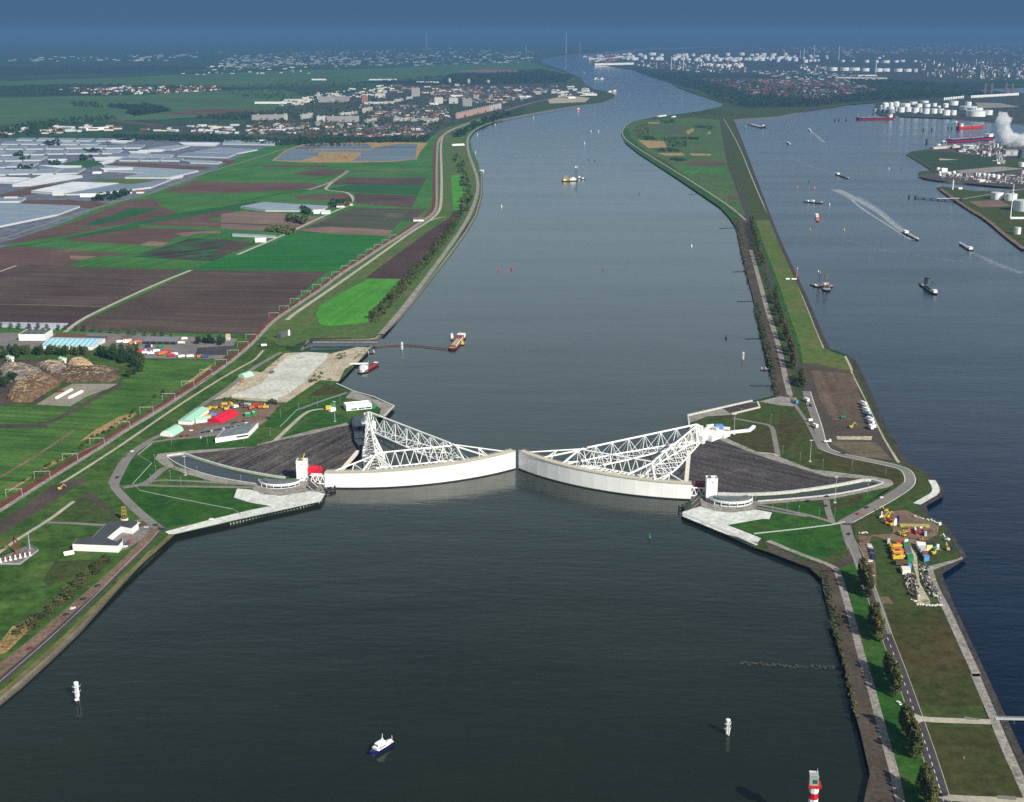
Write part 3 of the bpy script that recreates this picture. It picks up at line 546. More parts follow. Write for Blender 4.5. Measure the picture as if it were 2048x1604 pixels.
s('slope', G_((230, 560), (330, 525), (480, 545), (640, 575), (640, 620), (300, 620)), GRO)
s('gravel_ring', G_((350, 700), (440, 700), (700, 815), (880, 855), (1130, 955), (1280, 970), (1640, 1015), (1770, 1040), (1790, 1075), (1740, 1100), (1300, 1190), (660, 1240), (650, 1210), (1000, 1190), (1300, 1160), (1560, 1110), (1700, 1070), (1580, 1030), (1200, 1010), (900, 920), (500, 760)), GRAV)
s('stone_slope', G_((150, 760), (240, 720), (350, 705), (520, 770), (760, 860), (1000, 935), (1250, 1010), (1500, 1035), (1570, 1040), (1400, 1075), (1200, 1112), (900, 1152), (600, 1165), (380, 1158), (290, 1150), (210, 1090), (118, 1075), (130, 870)), PIER)
s('basin_water', G_((560, 1180), (900, 1172), (1200, 1132), (1400, 1095), (1560, 1052), (1600, 1050), (1700, 1075), (1560, 1110), (1300, 1160), (1000, 1190), (700, 1212), (600, 1208)), CHW)
s('stone_slope', G_((155, 530), (400, 455), (640, 412), (700, 420), (715, 462), (490, 518), (300, 530), (200, 570), (155, 580)), GRAV)
s('stone_slope', G_((400, 455), (640, 412), (690, 425), (690, 455), (490, 512)), PIER)
s('stone_slope', G_((710, 412), (880, 370), (960, 380), (990, 450), (900, 445)), GRAV)
s('lawn', G_((690, 1240), (900, 1230), (1215, 1220), (1260, 1320), (1200, 1335), (1020, 1300)), GRN)
s('lawn', G_((1280, 1215), (1580, 1150), (1770, 1110), (1780, 1090), (1560, 1230), (1330, 1370), (1310, 1350)), GRN)
s('lawn', G_((1280, 1215), (1580, 1150), (1500, 1230), (1320, 1300)), GRB)
s('lawn', G_((470, 1400), (740, 1350), (790, 1352), (820, 1290), (1010, 1320), (1300, 1390), (1400, 1410), (1430, 1540), (1340, 1610)) + [(1640, 1120), (1610, 1122), (1560, 1100), (1524, 1075)], GRN)
s('lawn', [(1524, 1078), (1560, 1098), (1610, 1122), (1640, 1130), (1668, 1125), (1695, 1112), (1700, 1095), (1705, 1130), (1690, 1140), (1650, 1145), (1600, 1128), (1540, 1105)], DIRTD)
s('apron', G_((100, 1295), (100, 1330), (440, 1470), (700, 1540), (730, 1505), (460, 1400), (740, 1350), (795, 1353), (815, 1300), (680, 1275), (500, 1300), (380, 1290), (240, 1250), (150, 1280)), APRON)
s('apron', G_((240, 1175), (300, 1150), (640, 1175), (700, 1235), (680, 1280), (500, 1300), (380, 1290), (250, 1255)), GRAV)
DR = [(1440, 240), (1452, 285), (1470, 350), (1492, 425), (1505, 460)] + S_((420, 240), (490, 480), (560, 720), (640, 930), (720, 1150), (800, 1380), (860, 1600))
ribbon('road', DR[:-1] + G_((1000, 40), (1060, 220), (1110, 400), (1180, 600), (1210, 740)), 7.5, ROADD)
ribbon('road', G_((1090, 330), (1110, 400), (1180, 600), (1220, 780), (1320, 825), (1500, 865), (1700, 905), (1850, 940), (1905, 975), (1930, 1050), (1880, 1110), (1700, 1220), (1420, 1370), (1400, 1400), (1430, 1500), (1480, 1640)) + H_((680, 530), (760, 660)), 9.5, ROAD)
ribbon('road_edge', G_((1090, 330), (1110, 400), (1180, 600), (1220, 780), (1320, 825), (1500, 865), (1700, 905), (1850, 940), (1905, 975), (1930, 1050), (1880, 1110), (1700, 1220), (1420, 1370)), .8, APRON, off=5)
ribbon('road_edge', G_((1220, 780), (1320, 825), (1500, 865), (1700, 905), (1850, 940), (1905, 975), (1930, 1050), (1880, 1110), (1700, 1220), (1420, 1370)), .8, APRON, off=-5)
ribbon('cycle_path', G_((1880, 1060), (1840, 1100), (1640, 1220), (1350, 1380)), 4, ROAD, k=1)
ribbon('cycle_path', G_((960, 360), (1000, 440), (1080, 550), (1120, 620), (1200, 790)), 4.5, ROAD)
ribbon('road', G_((500, 545), (640, 570), (780, 595), (820, 620), (840, 720), (865, 850)), 5.5, ROAD, k=1)
ribbon('road', G_((865, 850), (830, 830), (700, 820)), 4, PATHM)
ribbon('road', G_((660, 1230), (850, 1265), (1010, 1300), (1200, 1345), (1320, 1385)), 5, ROAD)
ribbon('road', G_((660, 1255), (800, 1280), (1010, 1318), (1100, 1330)), 4.5, ROAD)
ribbon('road', G_((1250, 1190), (1265, 1290), (1300, 1380)), 6, ROAD)
# dike road, its paths and fields in the foreground
FR = [(1700, 1080), (1718, 1110)] + I_((900, 0), (990, 230), (1080, 470), (1170, 730), (1240, 930), (1320, 1170), (1390, 1400), (1440, 1560))
s('verge', H_((680, 340), (920, 240), (1180, 240), (1290, 330), (1400, 360), (1520, 640), (1280, 690), (1420, 1010), (900, 1030), (860, 960), (760, 620), (700, 480)), GRO)
s('yard', H_((900, 260), (1100, 240), (1300, 330), (1370, 370), (1350, 440), (1250, 490), (1200, 540), (1180, 700), (1240, 1000), (1340, 1000), (1200, 990), (1180, 760), (1120, 520), (980, 480), (800, 440), (1000, 430), (1000, 330)), DIRT)
s('yard', H_((1140, 530), (1190, 610), (1215, 820), (1300, 970), (1290, 1000), (1200, 990), (1195, 800), (1150, 640)), SANDD)
s('yard', H_((720, 440), (830, 450), (800, 540), (860, 660), (870, 840), (830, 860), (760, 640)), DIRT)
s('yard', H_((880, 940), (960, 930), (1010, 990), (900, 990)), DIRT)
s('slope', H_((900, 1030), (1420, 1010), (1700, 1600), (1780, 1800), (1180, 1800), (1100, 1560)), GRB)
s('slope', I_((1260, 850), (1840, 860), (2200, 1500), (2200, 1600), (1420, 1600), (1380, 1440)), GRB)
s('slope', H_((1180, 240), (1300, 330), (1190, 200), (1200, 160), (1320, 80), (1330, 0), (1200, 0), (1180, 50), (900, 240)), GRO)
ribbon('white_revetment', H_((1310, 0), (1345, 60), (1340, 105), (1260, 150), (1190, 190)), 7, APRON, k=1)
s('foreshore', I_((480, 0), (680, 0), (760, 280), (860, 620), (960, 1000), (1060, 1360), (1080, 1500), (880, 1500), (760, 1480), (815, 1230), (740, 900), (690, 720), (640, 480), (600, 340), (560, 180)), DIRTD)
s('foreshore', H_((420, 720), (540, 700), (620, 900), (700, 1180), (560, 1180), (480, 960), (440, 880)), DIRTD)
s('verge', H_((560, 710), (700, 650), (780, 900), (880, 1200), (980, 1500), (800, 1500), (700, 1180), (620, 900)), GRN)
s('verge', I_((700, 0), (880, 0), (1000, 320), (1180, 820), (1260, 1060), (1380, 1400), (1380, 1560), (1090, 1560), (980, 1000), (860, 560), (760, 240)), GRN)
ribbon('path', H_((0, 485), (250, 590), (530, 690), (560, 740), (610, 900), (690, 1180)) + I_((740, 260), (830, 560), (920, 900), (1020, 1250), (1080, 1560)), 5.5, GRAV)
ribbon('road', [(1694, 1046)] + FR, 8.5, ROADD)
ribbon('road', H_((620, 360), (650, 460), (700, 590), (770, 760), (800, 880)), 8.5, ROAD)
ribbon('road_shoulder', H_((770, 780), (800, 880), (850, 1010), (920, 1230)), 4, ROAD, off=5)
for of in (-4.3, 4.3): ribbon('white_line', FR, .45, PATHM, off=of)
ribbon('white_line', FR[2:], .35, MT('white'), dash=(4, 12))
ribbon('road', I_((1170, 770), (1240, 795), (1500, 805), (1800, 815)), 6.5, PATHM, k=1)
s('road', I_((1165, 750), (1240, 778), (1240, 810), (1195, 830)), PATHM)
ribbon('road', I_((1380, 1400), (1450, 1425), (2100, 1450)), 6.5, PATHM, k=1)
ribbon('revetment', H_((1285, 700), (1330, 850), (1420, 1010), (1540, 1280), (1690, 1600)) + I_((1640, 400), (1800, 770), (1900, 1020), (2048, 1340), (2100, 1460)), 6, GRAV)
s('revetment', H_((1280, 690), (1520, 630), (1550, 610), (1560, 630), (1320, 720)), GRAV)
for q in (I_((1560, 770), (1700, 790), (1690, 800), (1580, 795)), I_((1830, 1400), (1980, 1410), (1990, 1440), (1840, 1430))): s('parking_bays', q, ROAD)
SZ = G+LV[0]
# ------------------------------------------------------------------ south side: refinery land, terminal land
LV[0] = 0
s('far_shore', [(1190, 127), (1300, 136), (1420, 142), (1560, 150), (1700, 150), (1850, 165), (2048, 160), (2400, 150), (2400, 92), (1800, 88), (1400, 96), (1250, 106)], INDG, step=.05)
s('far_shore', [(1270, 142), (1420, 146), (1700, 156), (2048, 172), (2048, 186), (1700, 205), (1620, 214), (1500, 216), (1455, 208), (1380, 178)], FARD, step=.05)
s('far_shore', [(1400, 155), (1680, 158), (1750, 180), (1650, 198), (1500, 190)], TOWNG, step=.05)
s('far_shore', [(1348, 172), (1390, 178), (1450, 190), (1480, 205), (1450, 214), (1446, 205), (1400, 190)], GRO, step=.05)
s('far_shore', [(1750, 203), (2048, 190), (2300, 200), (2300, 255), (2048, 244), (1930, 238), (1760, 231)], INDG, step=.05)
s('far_shore', [(1950, 205), (2000, 206), (2040, 214), (1960, 216)], GRAV, step=.05)
s('far_water', [(1980, 178), (2200, 170), (2200, 188), (2010, 186)], POND, step=.05)
s('refinery_ground', V_((200, 700), (900, 690), (1600, 790), (1600, 900), (1000, 970), (560, 950)), ground('pier_grass', (.024, .05, .022), (.035, .06, .026), .01))
s('refinery_ground', V_((640, 800), (980, 820), (660, 830)), SANDD)
s('refinery_ground', V_((460, 640), (2048, 620), (2400, 700), (2400, 800), (1700, 800), (1200, 740), (800, 690), (480, 680)), ground('refinery_floor', (.06, .05, .055), (.09, .075, .08), .01, (.04, .035, .04), None, .06, .6))
s('refinery_ground', V_((920, 1000), (1650, 930), (2048, 970), (1400, 1040), (1000, 1040)), GRAV)
s('refinery_ground', V_((400, 1050), (640, 1040), (1300, 1060), (2048, 1000), (2500, 1050), (2500, 1250), (1700, 1230), (900, 1180), (500, 1140)), MATS['refinery_floor'])
ribbon('refinery_ground', V_((330, 1070), (480, 1140), (900, 1180), (1500, 1240), (2100, 1290)), 22, MATS['refinery_floor'])
ribbon('refinery_ground', C_((1380, 550), (1560, 680), (1750, 790), (1900, 920), (2048, 1030)), 10, DIRT)
s('refinery_ground', C_((1600, 650), (1850, 640), (1950, 690), (1700, 700)), DIRT)
ribbon('refinery_ground', C_((1560, 630), (1900, 575), (2048, 550)), 5, PATHM)
VZ = G+LV[0]
# ------------------------------------------------------------------ storm surge barrier
WHITE = paint('gate_white', (.82, .82, .79), .45, 0, .05, .08)
PANEL = None
def gate_face():
    m, n, l, b = newmat('gate_face')
    t = n.new('ShaderNodeTexCoord'); f = noise(n, l, t.outputs['Object'], .06, 4)
    mp0 = n.new('ShaderNodeMapping'); mp0.inputs['Scale'].default_value = (.5, .5, .03); l.new(t.outputs['Object'], mp0.inputs[0]); st = ramp(n, l, noise(n, l, mp0.outputs[0], 1, 4, .7), [(.36, (.8, .76, .68)), (.56, (1, 1, 1))])
    c0 = ramp(n, l, f, [(.3, (.8, .8, .78)), (.6, (.9, .9, .86))]); m0 = n.new('ShaderNodeMix'); m0.data_type = 'RGBA'; m0.blend_type = 'MULTIPLY'; m0.inputs[0].default_value = .13; l.new(c0, m0.inputs[6]); l.new(st, m0.inputs[7]); c = m0.outputs[2]
    s = n.new('ShaderNodeSeparateXYZ'); l.new(t.outputs['Object'], s.inputs[0])
    g = ramp(n, l, s.outputs['Z'], [(0, (.02, .02, .018)), (.04, (.03, .028, .022))])
    mp = n.new('ShaderNodeMapRange'); mp.inputs[1].default_value = .6; mp.inputs[2].default_value = 1.5; l.new(s.outputs['Z'], mp.inputs[0])
    mm = n.new('ShaderNodeMix'); mm.data_type = 'RGBA'; l.new(mp.outputs[0], mm.inputs[0]); mm.inputs[6].default_value = (.025, .023, .02, 1); l.new(c, mm.inputs[7])
    l.new(mm.outputs[2], b.inputs['Base Color']); b.inputs['Roughness'].default_value = .45
    return m
GFACE = gate_face()
def gate(side, tip_px, end_px, piv_px, label):
    a = P(*tip_px, 0); e = P(*end_px, 0); pv = P(*piv_px, 3); R = 246.0
    mxy = (a+e)/2; d = e-a; L = d.length; hh = math.sqrt(R*R-L*L/4); n = Vector((-d.y, d.x, 0)).normalized()
    if n.y < 0: n = -n
    c = mxy+n*hh
    root = bpy.data.objects.new('barrier_gate', None); COL.objects.link(root); root.location = (pv.x, pv.y, 0)
    tag(root, label, 'barrier gate', 'floating gates of the storm barrier')
    o0 = Vector((pv.x, pv.y, 0))
    a0 = math.atan2(a.y-c.y, a.x-c.x); a1 = math.atan2(e.y-c.y, e.x-c.x)
    while a1-a0 > math.pi: a1 -= 2*math.pi
    while a1-a0 < -math.pi: a1 += 2*math.pi
    def arc(t, r, z): q = a0+(a1-a0)*t; return Vector((c.x+r*math.cos(q), c.y+r*math.sin(q), z))-o0
    ztop = lambda t: 19-3.6*t
    TH = 6.5; N = 14
    wall = bpy.data.objects.new('gate_wall', None)
    mb = MB()                                         # skin plates: one slightly bent panel per section, narrow joints
    for i in range(N):
        t0, t1 = i/N+.00022, (i+1)/N-.00022
        for j in range(1):
            u0, u1 = t0, t1
            k = len(mb.v)
            f = [arc(u0, R, -2), arc(u1, R, -2), arc(u1, R, ztop(u1)), arc(u0, R, ztop(u0))]
            bk = [arc(u0, R-TH, -2), arc(u1, R-TH, -2), arc(u1, R-TH, ztop(u1)), arc(u0, R-TH, ztop(u0))]
            mb.add(f+bk, [(0, 1, 2, 3), (7, 6, 5, 4), (3, 2, 6, 7), (0, 3, 7, 4), (1, 5, 6, 2)])
    w = link('gate_wall', mb.mesh('gate_wall', GFACE), root)
    mb = MB()                                         # walkway on the top with hand rails
    for i in range(42):
        t0, t1 = i/42, (i+1)/42
        q = [arc(t0, R+.4, ztop(t0)+.02), arc(t1, R+.4, ztop(t1)+.02), arc(t1, R-TH-.5, ztop(t1)+.02), arc(t0, R-TH-.5, ztop(t0)+.02)]
        mb.add([(p.x, p.y, p.z) for p in q]+[(p.x, p.y, p.z+.5) for p in q], [(4, 5, 6, 7), (0, 1, 5, 4), (2, 3, 7, 6), (1, 2, 6, 5), (3, 0, 4, 7)])
    link('walkway', mb.mesh('walkway', paint('walkway', (.5, .46, .34), .8)), w)
    for r in (R+.2, R-TH-.3):
        mb = MB()
        for i in range(56):
            t0, t1 = i/56, (i+1)/56
            for z in (1.1, 1.6): mb.tube(arc(t0, r, ztop(t0)+z), arc(t1, r, ztop(t1)+z), .09, 4)
            mb.tube(arc(t0, r, ztop(t0)+.4), arc(t0, r, ztop(t0)+1.6), .1, 4)
        link('hand_rail', mb.mesh('hand_rail', MT('galv')), w)
    mb = MB()                                         # fender beams along the waterline
    for i in range(30):
        t0, t1 = i/30, (i+1)/30
        q = [arc(t0, R+.9, -.4), arc(t1, R+.9, -.4), arc(t1, R+.9, 1.0), arc(t0, R+.9, 1.0)]; r = [arc(t0, R+.02, -.4), arc(t1, R+.02, -.4), arc(t1, R+.02, 1.0), arc(t0, R+.02, 1.0)]
        mb.add(q+r, [(0, 1, 2, 3), (3, 2, 6, 7)])
    link('fender_beam', mb.mesh('fender_beam', MT('black')), w)
    mb = MB()                                         # white lattice extension at the landward end
    for z in (4, 12):
        mb.tube(arc(1, R-1, z), arc(1.075, R-1, z), .7); mb.tube(arc(1, R-TH+1, z), arc(1.075, R-TH+1, z), .7)
    for i in range(3):
        for rr in (R-1, R-TH+1):
            mb.tube(arc(1+.025*i, rr, 4), arc(1+.025*i+.0125, rr, 12), .45); mb.tube(arc(1+.025*i+.0125, rr, 12), arc(1.025+.025*i, rr, 4), .45)
    link('end_lattice', mb.mesh('end_lattice', WHITE), root)
    # two trussed arms
    def arm(tw, nm, panels, flip):
        hit = arc(tw, R-TH, 0); pvl = Vector((0, 0, 0)); d = (hit-pvl); d.z = 0; Ln = d.length; d.normalize(); nn = Vector((-d.y, d.x, 0))
        def pt(s, lat, z): return pvl+d*(s*Ln)+nn*lat+Vector((0, 0, z))
        def wid(s): return 3.0+8.0*min(1, s*1.8)
        zt = lambda s: 23.5 if s < .8 else 23.5-(s-.8)/.2*6
        zb = lambda s: 4.0+2.5*s
        wide = MB(); web = MB(); T = []
        S = [i/panels for i in range(panels+1)]
        for a_, b_ in zip(S, S[1:]):
            if b_ <= .82: wide.tube(pt(a_+.02 if a_ == 0 else a_, 0, zt(a_)), pt(b_, 0, zt(b_)), 1.0, 8)
            for k in (-1, 1): wide.tube(pt(max(a_, .02), k*wid(a_), zb(a_)), pt(b_, k*wid(b_), zb(b_)), .9, 8)
        nodes = [(a_+b_)/2 for a_, b_ in zip(S, S[1:]) if (a_+b_)/2 < .84]
        last = nodes[-1]
        wide.tube(pt(.8, 0, zt(.8)), pt(last, 0, zt(last)), 1.0, 8)
        for k in (-1, 1): wide.tube(pt(last, 0, zt(last)), pt(1.0, k*wid(1)*1.3, 17), 1.0, 8)
        for i, m_ in enumerate(nodes):
            for k in (-1, 1):
                web.tube(pt(m_, 0, zt(m_)), pt(S[i], k*wid(S[i]), zb(S[i])), .31, 6); web.tube(pt(m_, 0, zt(m_)), pt(S[i+1], k*wid(S[i+1]), zb(S[i+1])), .31, 6)
                web.tube(pt(m_, 0, zt(m_)), pt(m_, k*wid(m_), zb(m_)), .2, 5)
        for i, s_ in enumerate(S[1:]):
            web.tube(pt(s_, -wid(s_), zb(s_)), pt(s_, wid(s_), zb(s_)), .34, 6)
            q = S[i]; sg = 1 if i % 2 else -1
            web.tube(pt(max(q, .02), -sg*wid(q), zb(q)), pt(s_, sg*wid(s_), zb(s_)), .32, 6)
            web.tube(pt(max(q, .02), sg*wid(q), zb(q)), pt(s_, -sg*wid(s_), zb(s_)), .3, 6)
        for k in (-1, 1): wide.tube(pt(.02, 0, 23.5), pt(.02, k*3, 3.5), 1.3, 8)
        o = link('truss_arm', wide.mesh('truss_arm', WHITE), root); link('web_lattice', web.mesh('web_lattice', WHITE), o)
        return pt, last, zt, zb, wid, S
    A1 = arm(.22, 'near', 9, 1); A2 = arm(.74, 'far', 9, -1)
    # horizontal bracing between the arms and to the wall
    mb = MB(); s1 = .80
    p1 = A1[0](s1, 0, 22); p2 = A2[0](s1, 0, 22); q1 = A1[0](s1, 0, 6); q2 = A2[0](s1, 0, 6)
    mb.tube(p1, p2, .8, 8); mb.tube(q1, q2, .7, 8); n_ = 8
    for i in range(n_):
        a_ = p1.lerp(p2, i/n_); b_ = q1.lerp(q2, (i+.5)/n_); cc = p1.lerp(p2, (i+1)/n_)
        mb.tube(a_, b_, .42, 5); mb.tube(b_, cc, .42, 5)
        t_ = .22+(.74-.22)*(i+.5)/n_
        mb.tube(b_, arc(t_, R-TH, 7), .5, 6); mb.tube(q1.lerp(q2, i/n_), arc(t_, R-TH, 4), .4, 5)
        mb.tube(q1.lerp(q2, (i+1)/n_), arc(t_, R-TH, 9), .4, 5)
    mb.tube(A1[0](.78, 0, 22.5), arc(.03, R-TH, ztop(0)-1), .75, 8); mb.tube(A1[0](.8, -9, 7), arc(.06, R-TH, 8), .6, 6)
    mb.tube(A1[0](.78, 0, 22.5).lerp(arc(.03, R-TH, 18), .5), arc(.12, R-TH, 6), .45, 6); mb.tube(A1[0](.78, 0, 22.5).lerp(arc(.03, R-TH, 18), .5), arc(.08, R-TH, 6), .45, 6)
    mb.tube(A1[0](.78, 0, 22.5).lerp(arc(.03, R-TH, 18), .5), arc(.2, R-TH, 16), .5, 6)
    mb.tube(A2[0](.8, 0, 20), arc(.97, R-TH, ztop(1)-1), .75, 8); mb.tube(A2[0](.8, 0, 20).lerp(arc(.97, R-TH, 14), .5), arc(.88, R-TH, 5), .45, 6); mb.tube(A2[0](.8, 0, 20).lerp(arc(.97, R-TH, 14), .5), arc(.8, R-TH, 5), .45, 6)
    mb.tube(A2[0](.8, 0, 20).lerp(arc(.97, R-TH, 14), .5), arc(.8, R-TH, 14), .45, 6)
    link('cross_bracing', mb.mesh('cross_bracing', WHITE), root)
    mb = MB(); dd = (arc(.5, R, 0)).normalized()
    mb.sphere(-dd.x*6, -dd.y*6, 8, 7); link('ball_joint', mb.mesh('ball_joint', WHITE), root)
    mb = MB(); ry = math.atan2(dd.y, dd.x)
    mb.box(dd.x*2, dd.y*2, 3, 5, 16, 9, ry); mb.box(dd.x*1, dd.y*1, 12, 4, 9, 10, ry)
    link('end_frame', mb.mesh('end_frame', WHITE), root)
    return root, dd, arc, o0
GL, dL, arcL, oL = gate(-1, (1031, 938), (650, 976), (736, 858), 'left white floating gate, curved wall brightly lit, arms meeting by the white site hut')
GRT, dR, arcR, oR = gate(1, (1037, 938), (1382, 1000), (1397, 884), 'right white floating gate, curved wall dimmer at its tip, arms meeting beside the blue box')

# fixed parts of each side: pivot foundation, tower, drive engine, half-round building, ramp
def foundation(o, dd, label, white, blue):
    ry = math.atan2(dd.y, dd.x); m = WHITE if white else paint('tarred_black', (.018, .018, .026), .35, 0, .3, .3)
    parts = [('anchor_block', m, [('b', -22, 0, 0, 26, 22, 7), ('b', -34, 0, 0, 12, 30, 5)]), ('motor_housing', 'lgrey', [('b', -30, 2, 7, 5, 6, 3)]), ('motor_housing', 'lgrey', [('b', -20, -6, 7, 6, 4, 2.4)])]
    return build('pivot_foundation', label, 'foundation', (o.x, o.y, G), ry, parts, 'anchor foundations of the gates')
foundation(oR, dR, 'white concrete anchor block and guide walls behind the right gate pivot', True, True)
b_ = P(1437, 863); solo('blue_container', 'bright blue box on the white anchor block of the right gate', 'container', (b_.x, b_.y, G+3), .2, 'lblue', [('b', 0, 0, 0, 9, 6, 5)])
solo('tarpaulin_pile', 'black shiny tarpaulin heap beside the left gate pivot', 'tarpaulin', (P(712, 872).x, P(712, 872).y, G-1), 0, paint('tarp_black', (.012, .012, .02), .28, 0, .3, .3),
     [('p', [(P(u, v).x-P(712, 872).x, P(u, v).y-P(712, 872).y) for u, v in ((703, 850), (708, 838), (728, 836), (731, 860), (733, 885), (717, 903), (711, 880))], 0, 4.5), ('b', 2, 22, 4, 14, 22, 5, .2), ('b', 4, -8, 4.4, 10, 30, 1.6, .15), ('b', 8, -34, 4.4, 8, 24, 1.2, .3)])
def tower(px, label, gate_s):
    p = P(*px); w = 10.5
    return build('control_tower', label, 'tower', (p.x, p.y+5, G), 0, [('tower_body', paint('tower_white', (.74, .76, .76), .5, 0, .06, .15), [('b', 0, 0, 0, w, 9, 20.5)]), ('parapet', 'white', [('b', 0, -4.2, 20.5, w, .5, 1.2), ('b', 0, 4.2, 20.5, w, .5, 1.2), ('b', -5, 0, 20.5, .5, 8, 1.2), ('b', 5, 0, 20.5, .5, 8, 1.2)]),
        ('roof_equipment', 'dgrey', [('b', -2, 0, 20.5, 3, 3, 2), ('t', -3, 0, 20, -3, 0, 26, .15), ('t', 1.5, 1, 20, 1.5, 1, 25, .15)] if False else [('b', -2, 0, 20.5, 3, 3, 2), ('c', -3, 0, 20.5, .2, 5), ('c', 1.5, 1, 20.5, .2, 4)]),
        ('window', 'glass', [('b', 0, -4.52, 17.6, .9, .1, .9)]), ('window', 'glass', [('b', 0, -4.52, 3, 1, .1, 1.4)]), ('door', 'grey', [('b', 3.4, -4.53, 0, 1.4, .12, 2.4)])], 'white towers at the abutments')
tower((604, 964), 'white square tower next to the bright red drive engine, left bank', 1)
tower((1423, 1001), 'white square tower in front of the shade-darkened red drive engine, right bank', -1)
tp = P(615, 964); solo('deck_crane', 'small yellow crane standing on the left tower roof', 'crane', (tp.x-4, tp.y+4, G+20.5), .4, 'yellow', [('b', 0, 0, 0, 1.4, 1.4, 3.4), ('t', (0, 0, 3), (2, 1.5, 7), .45)])
def engine(px, rz, mk, label):
    p = P(*px)
    return build('drive_engine', label, 'drive engine', (p.x, p.y, G), rz, [('engine_house', mk, [('b', 0, 0, 6.5, 15, 9, 6), ('g', 0, 0, 12.5, 14, 8, .4, 1.6)]), ('nose', mk, [('b', 6.5, 0, 5.5, 4, 7, 6)])] + [('leg', mk, [('b', x, y, 0, 1.3, 1.3, 7)]) for x in (-6, 2) for y in (-3.5, 3.5)] + [('rail', 'dgrey', [('b', -6, -4.7, 13, .3, .2, 1), ('b', 0, -4.7, 13.6, 14, .15, .15)])], 'red drive engines of the gates')
engine((627, 958), -.1, paint('engine_red', (.6, .01, .03), .4), 'bright red drive engine in the sun beside the left tower')
engine((1407, 990), 2.9, paint('engine_red_shaded', (.16, .006, .02), .5), 'red drive engine with shade put into its colour, behind the right tower')  # shaded copy of the engine red, shade painted into the colour
def halfmoon(px, wpx, label, flip):
    p = P(*px); k = mpp(*px); r = wpx*k/2; dep = 15
    def arcp(ro, ri, n=22, a0=math.pi*.98, a1=2*math.pi*1.01):
        out = [(ro*math.cos(a0+(a1-a0)*i/n), dep*ro/r*1.0*math.sin(a0+(a1-a0)*i/n)) for i in range(n+1)]
        inn = [(ri*math.cos(a1+(a0-a1)*i/n), dep*(ri/r if ri > r*.9 else .35*ri/r)*math.sin(a1+(a0-a1)*i/n)) for i in range(n+1)]
        return out+inn
    parts = [('wall', 'white', [('p', arcp(r*.97, r*.6), 0, 4.6)]), ('window_band', 'glass', [('p', arcp(r*.978, r*.975), 1.3, 3)]), ('roof', paint('halfmoon_roof', (.15, .17, .18), .6, 0, .3, .2), [('p', arcp(r*.99, r*.55), 4.7, 5.3)]),
             ('roof_edge', 'white', [('p', arcp(r*1.01, r*.992), 4.3, 5.6)]), ('roof_step', paint('halfmoon_step', (.12, .135, .145), .6, 0, .3, .2), [('p', arcp(r*.8, r*.56), 5.4, 6.3)])]
    for i in range(8): parts.append(('column', 'white', [('b', r*.985*math.cos(math.pi*(1.08+.12*i)), dep*.985*math.sin(math.pi*(1.08+.12*i))-.3, 0, .5, .5, 4.5)]))
    return build('operations_building', label, 'building', (p.x, p.y+6, G), 0, parts, 'half-round buildings with grey roofs')
halfmoon((558, 973), 84, 'half-round grey-roofed building at the foot of the left tower', 0)
halfmoon((1463, 1008), 88, 'half-round grey-roofed building at the foot of the right tower', 0)
def wedge(name, label, px, h, mk, cat, group=None):
    pts = [P(u, v) for u, v in px]; c = sum(pts, Vector())/len(pts)
    return solo(name, label, cat, c, 0, mk, [('p', [(q.x-c.x, q.y-c.y) for q in pts], -1, h)], group)
def sl(a, b, c, d, z0, z1, label, mk='darkpanel'):
    """sloping landing ramp, high at a-b and low at d-c, with a pale middle strip"""
    q = [P(*x) for x in (a, b, c, d)]; o = q[0].copy(); hi = z1; root = bpy.data.objects.new('landing_ramp', None); COL.objects.link(root); root.location = o
    tag(root, label, 'ramp', 'dark landing ramps at the gate ends')
    w = [(q[i]-o)+Vector((0, 0, (hi, hi, z0, z0)[i])) for i in range(4)]
    mb = MB(); mb.add(w+[x-Vector((0, 0, 6)) for x in w], [(0, 1, 2, 3), (0, 1, 5, 4), (1, 2, 6, 5), (2, 3, 7, 6), (3, 0, 4, 7)])
    link('ramp_deck', mb.mesh('ramp_deck', MT(mk)), root)
    mb = MB()
    def at(s, t, up=.15): return (w[0]*(1-s)+w[1]*s)*(1-t)+(w[3]*(1-s)+w[2]*s)*t+Vector((0, 0, up))
    for s0, s1 in ((-.02, .03), (.47, .55), (.97, 1.02)):
        mb.add([at(s0, 0), at(s1, 0), at(s1, 1), at(s0, 1)], [(0, 1, 2, 3)])
    link('pale_strip', mb.mesh('pale_strip', MT('concrete')), root)
sl(*E_((700, 1430), (755, 1355), (855, 1415), (800, 1480)), -1.5, 3.2, 'dark ramp with pale stripe between left tower and white gate wall')
sl(*G_((240, 1240), (240, 1160), (140, 1215), (140, 1290)), -1.5, 3.2, 'dark ramp with pale stripe beside the right tower at the gate wall')
